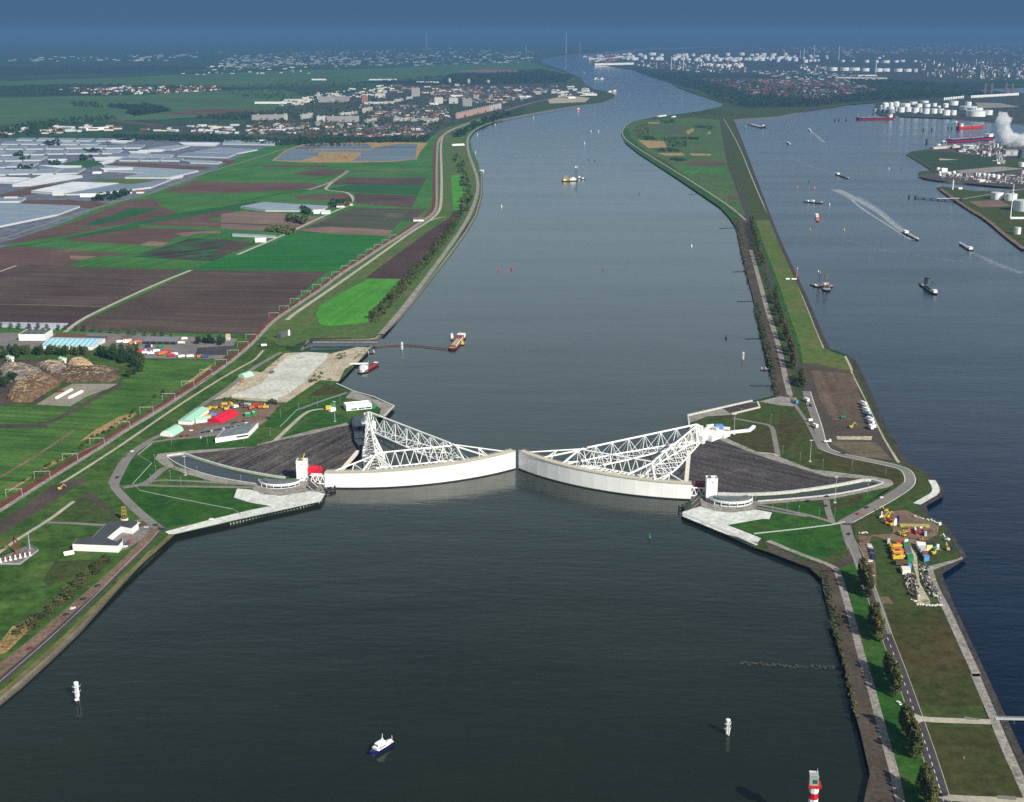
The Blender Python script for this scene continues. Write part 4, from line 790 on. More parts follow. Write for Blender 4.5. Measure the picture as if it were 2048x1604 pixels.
def pilerow(pts, label, n, z=G+.6):
    w = [P(u, v, 0) for u, v in pts]; o = w[0].copy(); root = bpy.data.objects.new('quay_wall', None); COL.objects.link(root); root.location = o
    tag(root, label, 'quay', None); mb = MB(); fm = MB(); L = sum((b-a).length for a, b in zip(w, w[1:])); 
    for a, b in zip(w, w[1:]):
        d = (b-a).normalized(); nn = Vector((d.y, -d.x, 0)); nn = nn if nn.y < 0 else -nn
        A, B = a-o, b-o
        mb.add([A+nn*.8, B+nn*.8, B-nn*2.5, A-nn*2.5]+[x+Vector((0, 0, z)) for x in (A+nn*.8, B+nn*.8, B-nn*2.5, A-nn*2.5)], [(4, 5, 6, 7), (0, 1, 5, 4), (2, 3, 7, 6), (1, 2, 6, 5), (3, 0, 4, 7)])
        k = max(1, int(n*(b-a).length/L))
        for i in range(k):
            p = A.lerp(B, (i+.5)/k)+nn*1.1; fm.box(p.x, p.y, -.8, 2.0, 1.0, z+.3, math.atan2(d.y, d.x))
    link('capping_beam', mb.mesh('capping_beam', MT('concrete')), root)
    f = link('timber_fenders', fm.mesh('timber_fenders', MT('black')), root)
pilerow([(643, 1004), (600, 1016), (530, 1031), (460, 1049)], 'concrete quay with dark fender piles below the left apron', 30)
pilerow([(1364, 1034), (1450, 1069), (1511, 1097)], 'concrete quay with dark fender piles below the right apron', 24)
def dolphin(px, label):
    p = P(*px, 0); parts = [('timber_frame', 'black', [('t', (-5, -3, -1), (6, 4, 3), .6), ('t', (-3, -6, -1), (7, 3, 2), .6), ('b', 0, 0, 1, 12, 1, 1, .6), ('b', 1, -3, 2.4, 12, 1, 1, .6)])]
    parts += [('pile', 'black', [('c', x, y, -1, .8, 5.5)]) for x, y in ((-6, -5), (-2, -2), (3, 2), (7, 5))]
    build('fender_dolphin', label, 'fender', p, .1, parts, 'dark timber fenders at the gate ends')
dolphin((655, 984), 'dark timber fender cluster where the left gate wall ends')
dolphin((1368, 1016), 'dark timber fender cluster where the right gate wall ends')
def curb(name, pts, label, w, h, mk, cat='wall', z=None, k=2):
    q = smooth([P(u, v) for u, v in pts], k); o = q[0].copy(); mb = MB()
    L = []
    for i, p in enumerate(q):
        d = q[min(i+1, len(q)-1)]-q[max(i-1, 0)]; d.normalize(); n = Vector((-d.y, d.x, 0))*w/2; L.append((p-o+n, p-o-n))
    up = Vector((0, 0, h))
    for (a, b), (c, d) in zip(L, L[1:]): mb.add([a, b, d, c, a+up, b+up, d+up, c+up], [(4, 5, 6, 7), (0, 3, 7, 4), (1, 2, 6, 5), (0, 1, 5, 4), (2, 3, 7, 6)])
    ob = link(name, mb.mesh(name, MT(mk) if isinstance(mk, str) else mk)); ob.location = o
    return tag(ob, label, cat)
curb('basin_wall', [(333, 914), (368, 909)] + [(371, 911), (400, 921), (450, 936), (500, 947), (545, 955), (570, 958)], 'pale curved wall between the left basin and the dark stone slope', 2.2, 2.5, 'concrete', k=1)
curb('basin_wall', [(335, 916), (352, 928), (382, 941), (422, 953), (472, 963), (520, 970)], 'pale curb along the outer side of the left basin', 1.2, 1.2, 'concrete')
curb('basin_wall', G_((1700, 1075), (1580, 1042), (1400, 1080), (1200, 1114), (900, 1154), (600, 1167), (380, 1160)), 'bright curved wall between the right basin and the dark stone slope', 2.6, 2.5, 'concrete', k=1)
curb('basin_wall', G_((1700, 1072), (1560, 1114), (1300, 1163), (1000, 1192), (700, 1214)), 'pale curb along the outer side of the right basin', 1.2, 1.2, 'concrete', k=1)
curb('sill_wall', [(683, 943), (716, 905)], 'yellowish sill beam beside the left dark slope, near the tower', 3.5, 2.5, 'cream', k=0)
curb('sill_wall', [(1372, 970), (1378, 905)], 'yellowish sill beam beside the right dark slope, near the tower', 4, 2.5, 'cream', k=0)
curb('jetty_wall', [(1378, 850), (1376, 832), (1504, 803)], 'long white quay edge upstream of the right gate pivot', 2, 2, 'concrete', k=0)
for q_, w_, lb_ in ((G_((255, 702), (430, 674), (635, 653), (672, 622)), 3.4, 'long white guide wall with bent end right of the right gate pivot'), (G_((290, 622), (345, 612)), 2.2, 'shortest white guide wall behind the right pivot'), (G_((330, 628), (480, 640)), 2.6, 'tapering white guide wall above the blue box')): curb('guide_wall', q_, lb_, w_, 3, WHITE, k=0)
curb('jetty_wall', G_((490, 517), (716, 463), (700, 420)), 'pale wall bounding the grey stone slope upstream of the right pivot', 2.4, 1.6, 'beige', k=0)
curb('jetty_wall', [(673, 768), (706, 783), (746, 794), (788, 813), (768, 833)], 'pale quay edge round the headland by the left pivot', 2, 1.2, 'concrete', k=0)
for pts, lb in ((D_((1060, 1400), (1120, 1450), (1400, 1510), (1860, 1600)) + [(482, 1030)], 'long pale fence across the lawn below the left gate roads'), (G_((1400, 1380), (1280, 1405), (1000, 1440), (670, 1475)), 'long pale fence across the lawn below the right gate roads'), (D_((1060, 1400), (1215, 1230), (1100, 1165), (1215, 1075)), 'pale zigzag fence beside the road left of the basin'), (E_((480, 940), (620, 800)), 'pale blue fence strip beside the lawn near the red hall')):
    f = curb('boundary_fence', pts, lb, .4, 1.3, paint('fence_mesh', (.32, .36, .34), .7), 'fence', k=0)
# ------------------------------------------------------------------ buildings near the barrier
def bar(px_a, px_b, z=G): a, b = P(*px_a, z), P(*px_b, z); d = b-a; return (a+b)/2, math.atan2(d.y, d.x), d.length
def hall(name, label, cat, a, b, depth, eave, ridge, wall, roof, group=None, extra=None, style='g', over=.5):
    """shed whose near long wall stands between pixels a and b; depth metres behind it"""
    c, rz, L = bar(a, b); n = Vector((-math.sin(rz), math.cos(rz), 0)); n = n if n.y > 0 else -n
    c = c+n*depth/2
    if style == 'g': parts = [('wall', wall, [('g', 0, 0, 0, L, depth, eave, ridge)]), ('roof', roof, [('g', 0, 0, .05, L, depth, eave, ridge, 0, {'roof': True, 'over': over})])]
    elif style == 'v': parts = [('wall', wall, [('v', 0, 0, 0, L, depth*.985, eave*.985)]), ('roof', roof, [('v', 0, 0, .05, L*.97, depth, eave)])]
    else: parts = [('wall', wall, [('b', 0, 0, 0, L, depth, eave)]), ('roof', roof, [('b', 0, 0, eave, L-1, depth-1, .4)]), ('roof_edge', wall, [('b', 0, -depth/2+.25, eave, L, .45, .9), ('b', 0, depth/2-.25, eave, L, .45, .9), ('b', -L/2+.25, 0, eave, .45, depth-1, .9), ('b', L/2-.25, 0, eave, .45, depth-1, .9)])]
    return build(name, label, cat, c, rz, parts + (extra(L, depth, eave) if extra else []), group)
def doors(n, mk='dgrey', h=3.5, w=3): return lambda L, D, E: [('door', mk, [('b', -L/2+L*(i+.5)/n, -D/2-.04, 0, w, .1, h)]) for i in range(n)]
def wins(n, mk='glass', z=1.4, h=1.3, w=2): return lambda L, D, E: [('window', mk, [('b', -L/2+L*(i+.5)/n, -D/2-.04, z, w, .1, h)]) for i in range(n)]
c, rz, L = bar((428, 850), (480, 828)); 
def ribs(L, D, E): return [('roof_rib', paint('hall_rib', (.4, .008, .03), .5), [('b', -L/2+L*(i+.5)/8, 0, E+.1, .5, D*.6, 2.4)]) for i in range(8)]
red = paint('hall_red', (.62, .012, .045), .5, 0, .1)
hall('red_hall', 'bright red ribbed hall on the dirt construction yard', 'hall', (440, 849), (476, 832), 16, 4.5, 3, red, red, extra=ribs)
mint = paint('mint_roof', (.33, .6, .45), .5, 0, .12)
hall('site_hall', 'mint green L-shaped hall west of the red hall, long wing', 'hall', (384, 851), (418, 826), 16, 5, 2.5, 'white', mint)
hall('site_hall', 'short mint green cross wing between the long mint hall and the red hall', 'hall', (392, 848), (424, 844), 9, 4.5, 1.6, 'white', mint)
hall('site_hall', 'mint green round-roofed hall with white gable, nearest the road fork', 'hall', (346, 875), (368, 862), 16, 7, 2, 'white', mint, style='v')
hall('store_shed', 'pale green arched shed at the edge of the sand depot road', 'shed', (490, 758), (508, 752), 12, 6, 2, 'mint', 'mint', style='v')
p = P(430, 887); 
def office():
    pts = [(431, 887), (496, 877), (517, 855), (450, 868)]; w = [P(*q) for q in pts]; o = w[0].copy(); L = [(q.x-o.x, q.y-o.y) for q in w]
    ins = [(x*.97+.8, y*.97+.5) for x, y in L]; parts = [('wall', 'white', [('p', L, 0, 6)]), ('roof', paint('office_roof', (.15, .175, .185), .6, 0, .3, .12), [('p', ins, 6.02, 6.25)])]
    d = w[1]-w[0]; rz = math.atan2(d.y, d.x)
    for t in (.76, .9):
        q = d*t; parts.append(('window', 'glass', [('b', q.x+.1, q.y-.2, 3, 8, .5, 1.5, rz)]))
    for i in range(6): q = (L[0][0]+(L[2][0]-L[0][0])*(.2+.12*i), L[0][1]+(L[2][1]-L[0][1])*(.2+.12*i)); parts.append(('roof_light', 'dgrey', [('b', q[0], q[1], 6.25, 3, 2, .6, rz)]))
    return build('visitor_building', 'long white slanted building with grey flat roof beside the rows of parked cars', 'building', o, 0, parts)
office()
hall('site_hut', 'white flat-roofed site building directly behind the left gate pivot', 'building', (693, 823), (744, 818), 15, 6, 0, paint('hut_white', (.8, .81, .82), .5), paint('hut_roof', (.78, .79, .8), .5), style='f', extra=lambda L, D, E: [('window_band', 'glass', [('b', x, -D/2-.05, 1.4, 7, .1, 1.6)]) for x in (-6, 3, 11)] + [('stair', 'green', [('b', L/2+3, -4, 0, 6, .6, 4), ('b', L/2+4, 2, 2.4, 8, .5, .5), ('b', L/2+2, -7, 0, 4, 1, 3)])])
hall('truck_trailer', 'yellow trailer on the path left of the white site building', 'trailer', (652, 821), (664, 820), 4, 4, 0, 'yellow', 'yellow', style='f')
hall('truck_trailer', 'green trailer on the path left of the white site building', 'trailer', (662, 817), (672, 815), 4, 4, 0, 'green', 'green', style='f')
hall('truck_trailer', 'white van trailer by the green trailer near the left pivot', 'trailer', (662, 825), (672, 822), 4, 3.4, 0, 'white', 'white', style='f')
hall('site_container', 'green container with pale roof east of the red hall', 'container', (490, 835), (503, 834), 7, 3.4, 0, 'green', 'mint', style='f')
hall('site_container', 'white and green container at the right end, east of the red hall', 'container', (505, 832), (513, 831), 6, 3.4, 0, 'green', 'white', style='f')
def ubuilding():
    pts = F_((585, 490), (950, 505), (985, 465), (985, 440), (940, 472), (860, 440), (975, 345), (1060, 360), (1110, 320), (1105, 300), (880, 300), (745, 440), (690, 438), (620, 445))
    w = [P(*q) for q in pts]; o = w[0].copy(); L = [(q.x-o.x, q.y-o.y) for q in w]
    c = (sum(x for x, y in L)/len(L), sum(y for x, y in L)/len(L))
    build('depot_building', 'white u-shaped building with dark grey flat roof on the lower left lawn', 'building', o, 0, [('wall', 'white', [('p', L, 0, 6.5)]), ('roof', paint('depot_roof', (.05, .056, .058), .7, 0, .2, .2), [('p', [(x*.985+c[0]*.015, y*.985+c[1]*.015) for x, y in L], 6.52, 6.8)]), ('red_door', 'red', [('b', L[0][0]-.4, L[0][1]+4, 0, 2.5, 4, 5)])] + [('window', 'glass', [('b', 22+i*1.6, -.9, 3, 1, .3, 1.2)]) for i in range(2)])
ubuilding()
q = P(*F_((555, 520))[0]); solo('white_tank', 'pair of small white tanks on the grass left of the u-shaped building', 'tank', q, .5, 'white', [('v', 0, 0, 0, 8, 2.4, 2.2), ('v', 0, 4, 0, 8, 2.4, 2.2)])
# electricity substation
o = P(30, 1112); red2 = paint('gantry_red', (.16, .03, .025), .6)
build('substation', 'substation with dark red gantries and white insulators on gravel, lower left', 'substation', o, .62, [('gantry', red2, [('b', -14, y, 0, .8, .8, 12) for y in (-7, 7)] + [('b', -14, 0, 11.5, .8, 15, .8)]), ('gantry', red2, [('b', 2, y, 0, .8, .8, 15) for y in (-7, 7)] + [('b', 2, 0, 14.4, .8, 15, .8), ('b', -6, -7, 11.5, 16, .5, .5), ('b', -6, 7, 11.5, 16, .5, .5)])] + [('insulator', 'white', [('b', x, -9, 0, 2, 2, 1.6), ('c', x, -9, 1.5, .6, 3)]) for x in (-14, -10, -6, -2, 2, 6, 10)] + [('switchgear', 'rust', [('b', x, -3, 0, 3, 2, 3)]) for x in (-16, -8, 0, 8)] + [('mast', 'steel', [('c', 14, 6, 0, .4, 16, .2)])])
curb('substation_fence', F_((-100, 600), (160, 602), (310, 490), (220, 440)), 'grey fence round the gravel of the substation', .2, 1.8, paint('fence_mesh', (.32, .36, .34), .7), 'fence', k=0)
# yellow lattice buoy monument
o = P(249, 1041); build('lattice_beacon', 'yellow lattice beacon on a red and white drum by the u-shaped building', 'beacon', o, 0, [('drum', 'cream', [('c', 0, 0, 0, 3.4, 2.2)]), ('drum_band', 'rust', [('c', 0, 0, 2.2, 2.8, .8)]), ('cage', paint('cage_yellow', (.34, .25, .05), .6), [('t', (2.6*math.cos(a), 2.6*math.sin(a), 4), (1.8*math.cos(a), 1.8*math.sin(a), 13), .16) for a in [i*math.pi/4 for i in range(8)]] + [('c', 0, 0, z, 2.6-.08*(z-4), .16) for z in (6.5, 9.5, 12.8)])])
# timber yard: halls, huts, log heaps
hall('warehouse', 'long pale blue glass-roofed hall with dark stripes behind the tree belt', 'hall', (84, 699), (184, 701), 48, 6, 4, 'white', paint('blue_hall_roof', (.42, .62, .74), .4, 0, .06, .1), extra=lambda L, D, E: [('roof_stripe', 'teal', [('t', (-L/2+L*(i+.5)/10, -D/2+.5, E+.15), (-L/2+L*(i+.5)/10, 0, E+4.1), .75, 4)]) for i in range(10)] + [('end_panel', 'lgrey', [('b', L/2+.05, -D/3+i*6, 0, .1, 3, 5)]) for i in range(6)])
hall('sawtooth_hall', 'white hall with dark sawtooth roof at the timber yard edge', 'hall', (38, 682), (90, 682), 34, 9, 0, 'white', 'dgrey', style='f', extra=lambda L, D, E: [('roof_tooth', 'slate', [('g', -L/2+L*(i+.5)/4, 0, E+.4, D*.9, L/5, .2, 2.4, math.pi/2)]) for i in range(4)])
hall('brick_shed', 'long low brown-roofed shed behind the pale blue hall', 'shed', (108, 679), (160, 681), 22, 4.5, 3, 'brick', 'brown')
hall('storage_shed', 'grey-roofed open shed in the yard full of red vehicles', 'shed', (288, 689), (352, 690), 30, 5, 3, 'dgrey', paint('shed_roof', (.16, .165, .18), .7), extra=doors(5, 'black', 4, 8))
hall('cottage', 'white cottage with brown roof between the blue hall and the red vehicles', 'house', (246, 683), (263, 682), 10, 4, 3.5, 'white', 'brown', extra=wins(3))
hall('cottage', 'small white cottage beside the railway and the dark coal yard', 'house', (452, 681), (459, 681), 8, 5, 4, 'white', 'tan', extra=wins(2))
hall('brick_shed', 'dark low brick range right of the pale blue hall', 'shed', (166, 682), (206, 684), 16, 4, 2, 'brick', 'slate')
def hut(px, label):
    o = P(*px); build('conveyor_hut', label, 'hut', o, -.7, [('cabin', 'cream', [('g', 0, 0, 4, 9, 7, 3.5, 1.6)]), ('cabin_roof', 'mint', [('g', 0, 0, 4.05, 9, 7, 3.5, 1.6, 0, {'roof': True, 'over': .5})]), ('leg', 'white', [('b', 3, 0, 0, 1, 6, 4)]), ('leg', 'white', [('b', -3, 0, 0, 1, 6, 4)]), ('conveyor', 'dgrey', [('t', (4, -2, 5.5), (23, -9, 1.5), .9)])], 'conveyor huts over the log heaps')
hut((21, 724), 'mint and cream conveyor hut over the left log heap'); hut((126, 727), 'mint and cream conveyor hut above the right log heap')
LOGM = {}
def heapmat(name, c1, c2, rz):
    return ground(name, c1, c2, .15, None, (rz, .9, .5), .8, .5)
def heap(px, h, mat, label):
    w = [P(*q) for q in px]; c = sum(w, Vector())/len(w); mb = MB(); n = len(w); rings = [(1, 0), (.93, .55), (.8, .85), (.55, 1), (.25, 1.03)]; r2 = random.Random(int(c.x))
    w2 = []
    for i in range(n):
        for k in range(4): w2.append(w[i].lerp(w[(i+1) % n], k/4))
    vs = []
    for s_, z in rings:
        for q in w2: d = (q-c)*s_; vs.append((d.x+r2.uniform(-.8, .8), d.y+r2.uniform(-.8, .8), max(-.2, z*h*r2.uniform(.9, 1.08))))
    N_ = len(w2); fs = [(k*N_+i, k*N_+(i+1) % N_, (k+1)*N_+(i+1) % N_, (k+1)*N_+i) for k in range(len(rings)-1) for i in range(N_)] + [tuple(range((len(rings)-1)*N_, len(rings)*N_))]
    mb.add(vs, fs); o = link('log_heap', mb.mesh('log_heap', mat)); o.location = c; tag(o, label, 'log heap', 'log heaps of the timber yard')
    mb = MB()
    for k in range(260):
        i = r2.randrange(N_); s_ = r2.uniform(.25, .97); d = (w2[i]-c)*s_; z = h*(1-max(0, (s_-.6)/.4)**1.6)*1.0
        a = r2.gauss(.9, .5); l_ = r2.uniform(2, 4); dx, dy = math.cos(a)*l_/2, math.sin(a)*l_/2
        mb.tube((d.x-dx, d.y-dy, z+r2.uniform(-.2, .5)), (d.x+dx, d.y+dy, z+r2.uniform(-.2, .7)), r2.uniform(.16, .3), 4)
    l = link('loose_logs', mb.mesh('loose_logs', MT('tan')), o); l['kind'] = 'stuff'
heap(O_((90, 1090), (130, 970), (300, 830), (620, 740), (760, 800), (830, 880), (420, 1130), (180, 1130)), 9, heapmat('logs_brown', (.09, .055, .032), (.19, .125, .075), 40), 'brown log heap with sunlit front at the left corner of the timber yard')
heap(O_((500, 830), (900, 690), (1350, 655), (1620, 690), (1650, 800), (1500, 860), (900, 860)), 8, heapmat('logs_dark', (.06, .038, .03), (.13, .09, .065), 70), 'long dark log heap in front of the tree belt')
heap(O_((920, 640), (1000, 570), (1130, 560), (1280, 640), (1050, 690)), 8, heapmat('logs_pale', (.28, .19, .1), (.38, .27, .16), 20), 'pale fresh timber heap beside the right conveyor hut')
heap(O_((-100, 760), (60, 600), (300, 600), (560, 680), (620, 760), (300, 820), (60, 860)), 6, heapmat('logs_grey', (.1, .085, .08), (.2, .17, .15), 30), 'grey log heap below the left conveyor hut')
heap(O_((500, 620), (650, 570), (860, 590), (930, 680), (700, 740)), 5, MATS['logs_grey'], 'grey log heap left of the right conveyor hut')
for (a, b, lb) in ((O_((785, 1085), (1000, 965)), None, 'longer pale timber stack on the concrete pad'), (O_((960, 1080), (1140, 990)), None, 'shorter pale timber stack on the concrete pad')):
    hall('timber_stack', lb, 'timber stack', a[0], a[1], 3, 2, 0, 'white', 'cream', style='f')
q = P(*O_((820, 990))[0]); build('loader', 'dark red loader beside the pale timber stacks', 'loader', q, .5, [('body', 'dred', [('b', 0, 0, .8, 7, 3, 2), ('b', -1, 0, 2.8, 2.5, 2.4, 1.6)]), ('bucket', 'dgrey', [('b', 4.6, 0, .3, 1.6, 3.4, 1.4)])])
q = P(*O_((185, 1105))[0]); build('loader', 'small orange loader at the foot of the brown log heap', 'loader', q, .2, [('body', 'orange', [('b', 0, 0, .8, 5, 3, 2.6)]), ('cab', 'yellow', [('b', -.5, 0, 3.4, 2.2, 2.2, 1.6)])])
# pale blue hall needs its dark stripes: thin gutters across the near roof slope
# pump station and small white post by the creek
hall('pump_house', 'dark pump house with white pillar where the creek meets the dike road', 'building', (562, 677), (583, 670), 8, 6, 0, 'dgrey', 'dgrey', style='f', extra=lambda L, D, E: [('pillar', 'white', [('b', L*.25, -D/2-.4, 0, 3.5, .8, 9)])])
hall('river_shed', 'long white shed beside the quay track far upstream on the left bank', 'shed', (905, 292), (929, 291), 16, 5, 2, 'white', 'white')
hall('beach_house', 'long white building at the tip of the far green peninsula', 'building', (1318, 234), (1333, 232), 14, 5, 1.5, 'white', 'white')
hall('beach_house', 'small white hut right of the long white building on the far peninsula', 'hut', (1346, 235), (1352, 234), 10, 5, 1.5, 'white', 'white')
# ------------------------------------------------------------------ glasshouses
GLM = []
for i, c in enumerate(((.15, .19, .25), (.19, .235, .3), (.24, .29, .35), (.12, .155, .21))):
    GLM.append(ground('glass_roof_%d' % i, tuple(x*.88 for x in c), c, .02, None, (97, 3, .3), .1, .15)); GLM[-1].node_tree.nodes['Principled BSDF'].inputs['Roughness'].default_value = .35
GHW = ground('white_glass_roof', (.5, .55, .6), (.64, .68, .71), .02, None, (97, 3, .12), .1, .1)
def glasshouse(px, h, mat, label, grp='glasshouse blocks of the market gardens', wall='lgrey'):
    w = [P(*q) for q in px]; o = w[0].copy(); L = [(q.x-o.x, q.y-o.y) for q in w]
    c = (sum(x for x, y in L)/len(L), sum(y for x, y in L)/len(L))
    return build('glasshouse', label, 'glasshouse', o, 0, [('wall', wall, [('p', L, 0, h)]), ('glass_roof', mat, [('p', [(x*1.004-c[0]*.004, y*1.004-c[1]*.004) for x, y in L], h+.05, h+.6)])], grp)
big = [(A_((-300, 690), (0, 680), (640, 702), (460, 768), (0, 862), (-300, 930)), GLM[1], 5, 'largest grey-blue glasshouse, cut by the left edge, with white eaves'),
  (A_((250, 585), (580, 512), (950, 522), (520, 602)), GHW, 6, 'white-roofed glasshouse, largest of the white roofs on the left'),
  (A_((530, 604), (950, 524), (1060, 528), (1370, 485), (1210, 548), (790, 600)), GLM[0], 5, 'grey glasshouse strip joined to the large white roof'),
  (A_((100, 535), (250, 490), (350, 452), (545, 455), (660, 462), (480, 492), (250, 530)), GHW, 6, 'white-roofed packing hall with yellow doors, left of centre row'),
  (A_((-300, 475), (0, 468), (250, 476), (130, 512), (0, 508), (-300, 512)), GHW, 5, 'white glasshouse roof cut by the left picture edge'),
  (A_((830, 375), (1590, 415), (1350, 470), (1000, 470), (1170, 432), (850, 415)), GLM[2], 5, 'pale grey glasshouse block behind the brown yard, near the canal road'),
  (A_((800, 402), (1070, 398), (1060, 413), (830, 416)), GHW, 7, 'white hall roof beside the yellow goods in the brown yard'),
  (A_((310, 375), (655, 378), (520, 402)), GHW, 5, 'triangular white glasshouse roof above the packing hall'),
  (A_((745, 310), (985, 308), (900, 327), (760, 326)), GHW, 5, 'small white roof, left one of the pair by the green plot'),
  (A_((790, 352), (930, 326), (905, 342), (820, 360)), GHW, 5, 'small slanted white roof below the pair by the green plot'),
  (A_((380, 325), (540, 322), (510, 343), (400, 338)), GHW, 5, 'white roof left of the green plot'),
  (A_((1100, 252), (1325, 245), (1295, 256), (1115, 259)), GHW, 5, 'thin white roof in the upper glasshouse row, upper one of two'),
  (A_((1030, 262), (1205, 262), (1155, 277), (1040, 272)), GHW, 5, 'thin white roof in the upper glasshouse row, lower one of two'),
  (A_((1195, 238), (1420, 210), (1515, 215), (1380, 247)), GLM[2], 5, 'pale glasshouse with gabled front in the upper row'),
  (A_((850, 176), (1000, 160), (1060, 166), (1000, 190), (890, 186)), GHW, 5, 'white roof in the farthest glasshouse row, near the trees'),
  (A_((1430, 190), (1760, 192), (1720, 212), (1470, 208)), GHW, 5, 'white-fronted glasshouse at the right of the farthest row'),
  (A_((1800, 170), (2250, 178), (2200, 205), (1780, 198)), GLM[2], 5, 'pale glasshouse strip right of the farthest row, by the reserve'),
  (A_((1740, 232), (2060, 245), (1900, 275), (1560, 262)), GLM[1], 5, 'grey-blue glasshouse next to the diagonal canal road, upper one'),
  (A_((1500, 268), (1890, 280), (1820, 308), (1420, 296)), GLM[0], 5, 'grey-blue glasshouse next to the diagonal canal road, lower one'),
  (A_((1420, 330), (1640, 335), (1780, 342), (1740, 356), (1520, 350)), GLM[2], 5, 'pale glasshouse beside the brown plot near the canal road'),
  (A_((1330, 480), (1470, 455), (1460, 462), (1340, 486)), GHW, 4, 'thin white shed edge along the canal road'),
  (B_((0, 695), (190, 660), (690, 690), (640, 725), (200, 722)), GLM[2], 4, 'isolated glasshouse among the fields right of the farm track'),
  (B_((-60, 905), (280, 920), (285, 932), (-60, 918)), GLM[2], 3, 'narrow row of glass frames between the green fields'),
  (D_((-900, 70), (0, 104), (545, 114), (480, 158), (0, 140), (-900, 110)), ground('plastic_cover', (.3, .32, .38), (.42, .44, .5), .02, None, (97, 4, .2)), 1.2, 'long pale plastic-covered bed along the tree-lined road')]
for px, mt, h, lb in big: glasshouse(px, h, mt, lb)
rows = [((150, 152), (1100, 160), 18, 6, 'far'), ((30, 182), (820, 186), 20, 5, 'second'), ((-80, 216), (560, 214), 26, 4, 'third'), ((560, 214), (1180, 206), 24, 4, 'third'), ((-60, 258), (420, 252), 36, 4, 'fourth'), ((420, 252), (1000, 248), 30, 4, 'fourth'), ((-60, 305), (390, 300), 36, 3, 'fifth'), ((900, 276), (1400, 288), 26, 3, 'fifth'), ((0, 352), (320, 350), 36, 3, 'sixth'), ((-60, 410), (700, 395), 44, 4, 'seventh'), ((980, 312), (1480, 318), 20, 3, 'sixth'), ((0, 640), (210, 636), 30, 1, 'lowest')]
cnt = {}
for (x0, y0), (x1, y1), dy, n, rn in rows:
    for i in range(n):
        t0, t1 = i/n+.012, (i+1)/n-.012+rnd.uniform(-.02, 0); sk = -dy*1.6
        a = (x0+(x1-x0)*t0, y0+(y1-y0)*t0); b = (x0+(x1-x0)*t1, y0+(y1-y0)*t1); dd = dy*rnd.uniform(.8, .97)
        cnt[rn] = cnt.get(rn, 0)+1
        glasshouse(A_(a, b, (b[0]+sk, b[1]+dd), (a[0]+sk, a[1]+dd)), 5, GLM[rnd.randrange(4)], 'grey-blue glasshouse block, %s from the left in the %s row of the garden district' % (ORD[cnt[rn]], rn))
# farm buildings among the fields
for i, (px, w, d, lb, wl, rf) in enumerate(((B_((580, 740))[0], 26, 20, 'white barn by the isolated glasshouse', 'white', 'white'), (B_((640, 742))[0], 22, 14, 'white gabled shed beside the white barn on the farm track', 'white', 'lgrey'), (B_((760, 690))[0], 20, 14, 'dark-roofed farmhouse among trees at the farm track', 'cream', 'slate'), (B_((820, 675))[0], 22, 14, 'red-roofed farmhouse among trees at the farm track', 'cream', 'tile'), (B_((1365, 800))[0], 24, 14, 'white farmhouse beside the railway bend', 'white', 'dgrey'), (B_((120, 965))[0], 22, 10, 'white shed at the corner of the dark field', 'white', 'white'),
        (A_((980, 590))[0], 24, 14, 'white farmhouse on the canal road', 'white', 'slate'), (A_((1090, 588))[0], 20, 12, 'pale farmhouse at the canal road bend', 'cream', 'tile'), (A_((110, 632))[0], 26, 14, 'white house with dark roof by the left glasshouses', 'white', 'slate'), (A_((30, 645))[0], 34, 20, 'long white shed at the left edge beside the brown plot', 'white', 'lgrey'), (A_((420, 605))[0], 30, 12, 'cream shed below the large white roof', 'cream', 'lgrey'), (A_((640, 618))[0], 60, 10, 'long white low shed below the large white roof', 'white', 'white'), (A_((740, 430))[0], 26, 22, 'white cube-like packing house in the brown yard', 'white', 'white'))):
    a = px; k = mpp(*a); hall('farm_building', lb, 'farm building', a, (a[0]+w/k, a[1]-.2), d, 5, 0 if 'cube' in lb else 4, wl, rf)
# ------------------------------------------------------------------ trees and woods
def leafmat(name, c1, c2, c3):
    m, n, l, b = newmat(name)
    oi = n.new('ShaderNodeObjectInfo'); ge = n.new('ShaderNodeNewGeometry')
    f = noise(n, l, ge.outputs['Position'], .22, 3)
    ad = n.new('ShaderNodeMath'); ad.operation = 'MULTIPLY_ADD'; l.new(oi.outputs['Random'], ad.inputs[0]); ad.inputs[1].default_value = .35; l.new(f, ad.inputs[2])
    l.new(ramp(n, l, ad.outputs[0], [(.4, c1), (.65, c2), (.88, c3)]), b.inputs['Base Color'])
    b.inputs['Roughness'].default_value = .8; b.inputs['Specular IOR Level'].default_value = .15
    MATS[name] = m; return m
LEAF = leafmat('leaf_spring', (.03, .05, .016), (.06, .085, .024), (.1, .12, .038))
LEAFO = leafmat('leaf_olive', (.045, .056, .015), (.08, .088, .025), (.13, .13, .042))
LEAFD = leafmat('leaf_dark', (.012, .032, .014), (.022, .052, .02), (.04, .075, .025))
LEAFB = leafmat('bush_grey', (.028, .042, .014), (.06, .072, .024), (.11, .1, .045))
BARKM = paint('bark', (.07, .055, .04), .9)
def leaves(mb, cx, cy, cz, r, n, size, R, flat=1.0):
    for _ in range(n):
        while True:
            a = Vector((R.uniform(-1, 1), R.uniform(-1, 1), R.uniform(-1, 1)))
            if .25 < a.length < 1: break
        p = Vector((cx, cy, cz))+Vector((a.x*r, a.y*r, a.z*r*flat))
        u = Vector((R.gauss(0, 1), R.gauss(0, 1), R.gauss(0, 1))).normalized(); w = u.orthogonal().normalized(); x = u.cross(w); s = size*R.uniform(.6, 1.3)
        k = len(mb.v)
        mb.v += [tuple(p+w*s), tuple(p+x*s), tuple(p-w*s*.8), tuple(p-x*s*.9)]; mb.f.append((k, k+1, k+2, k+3))
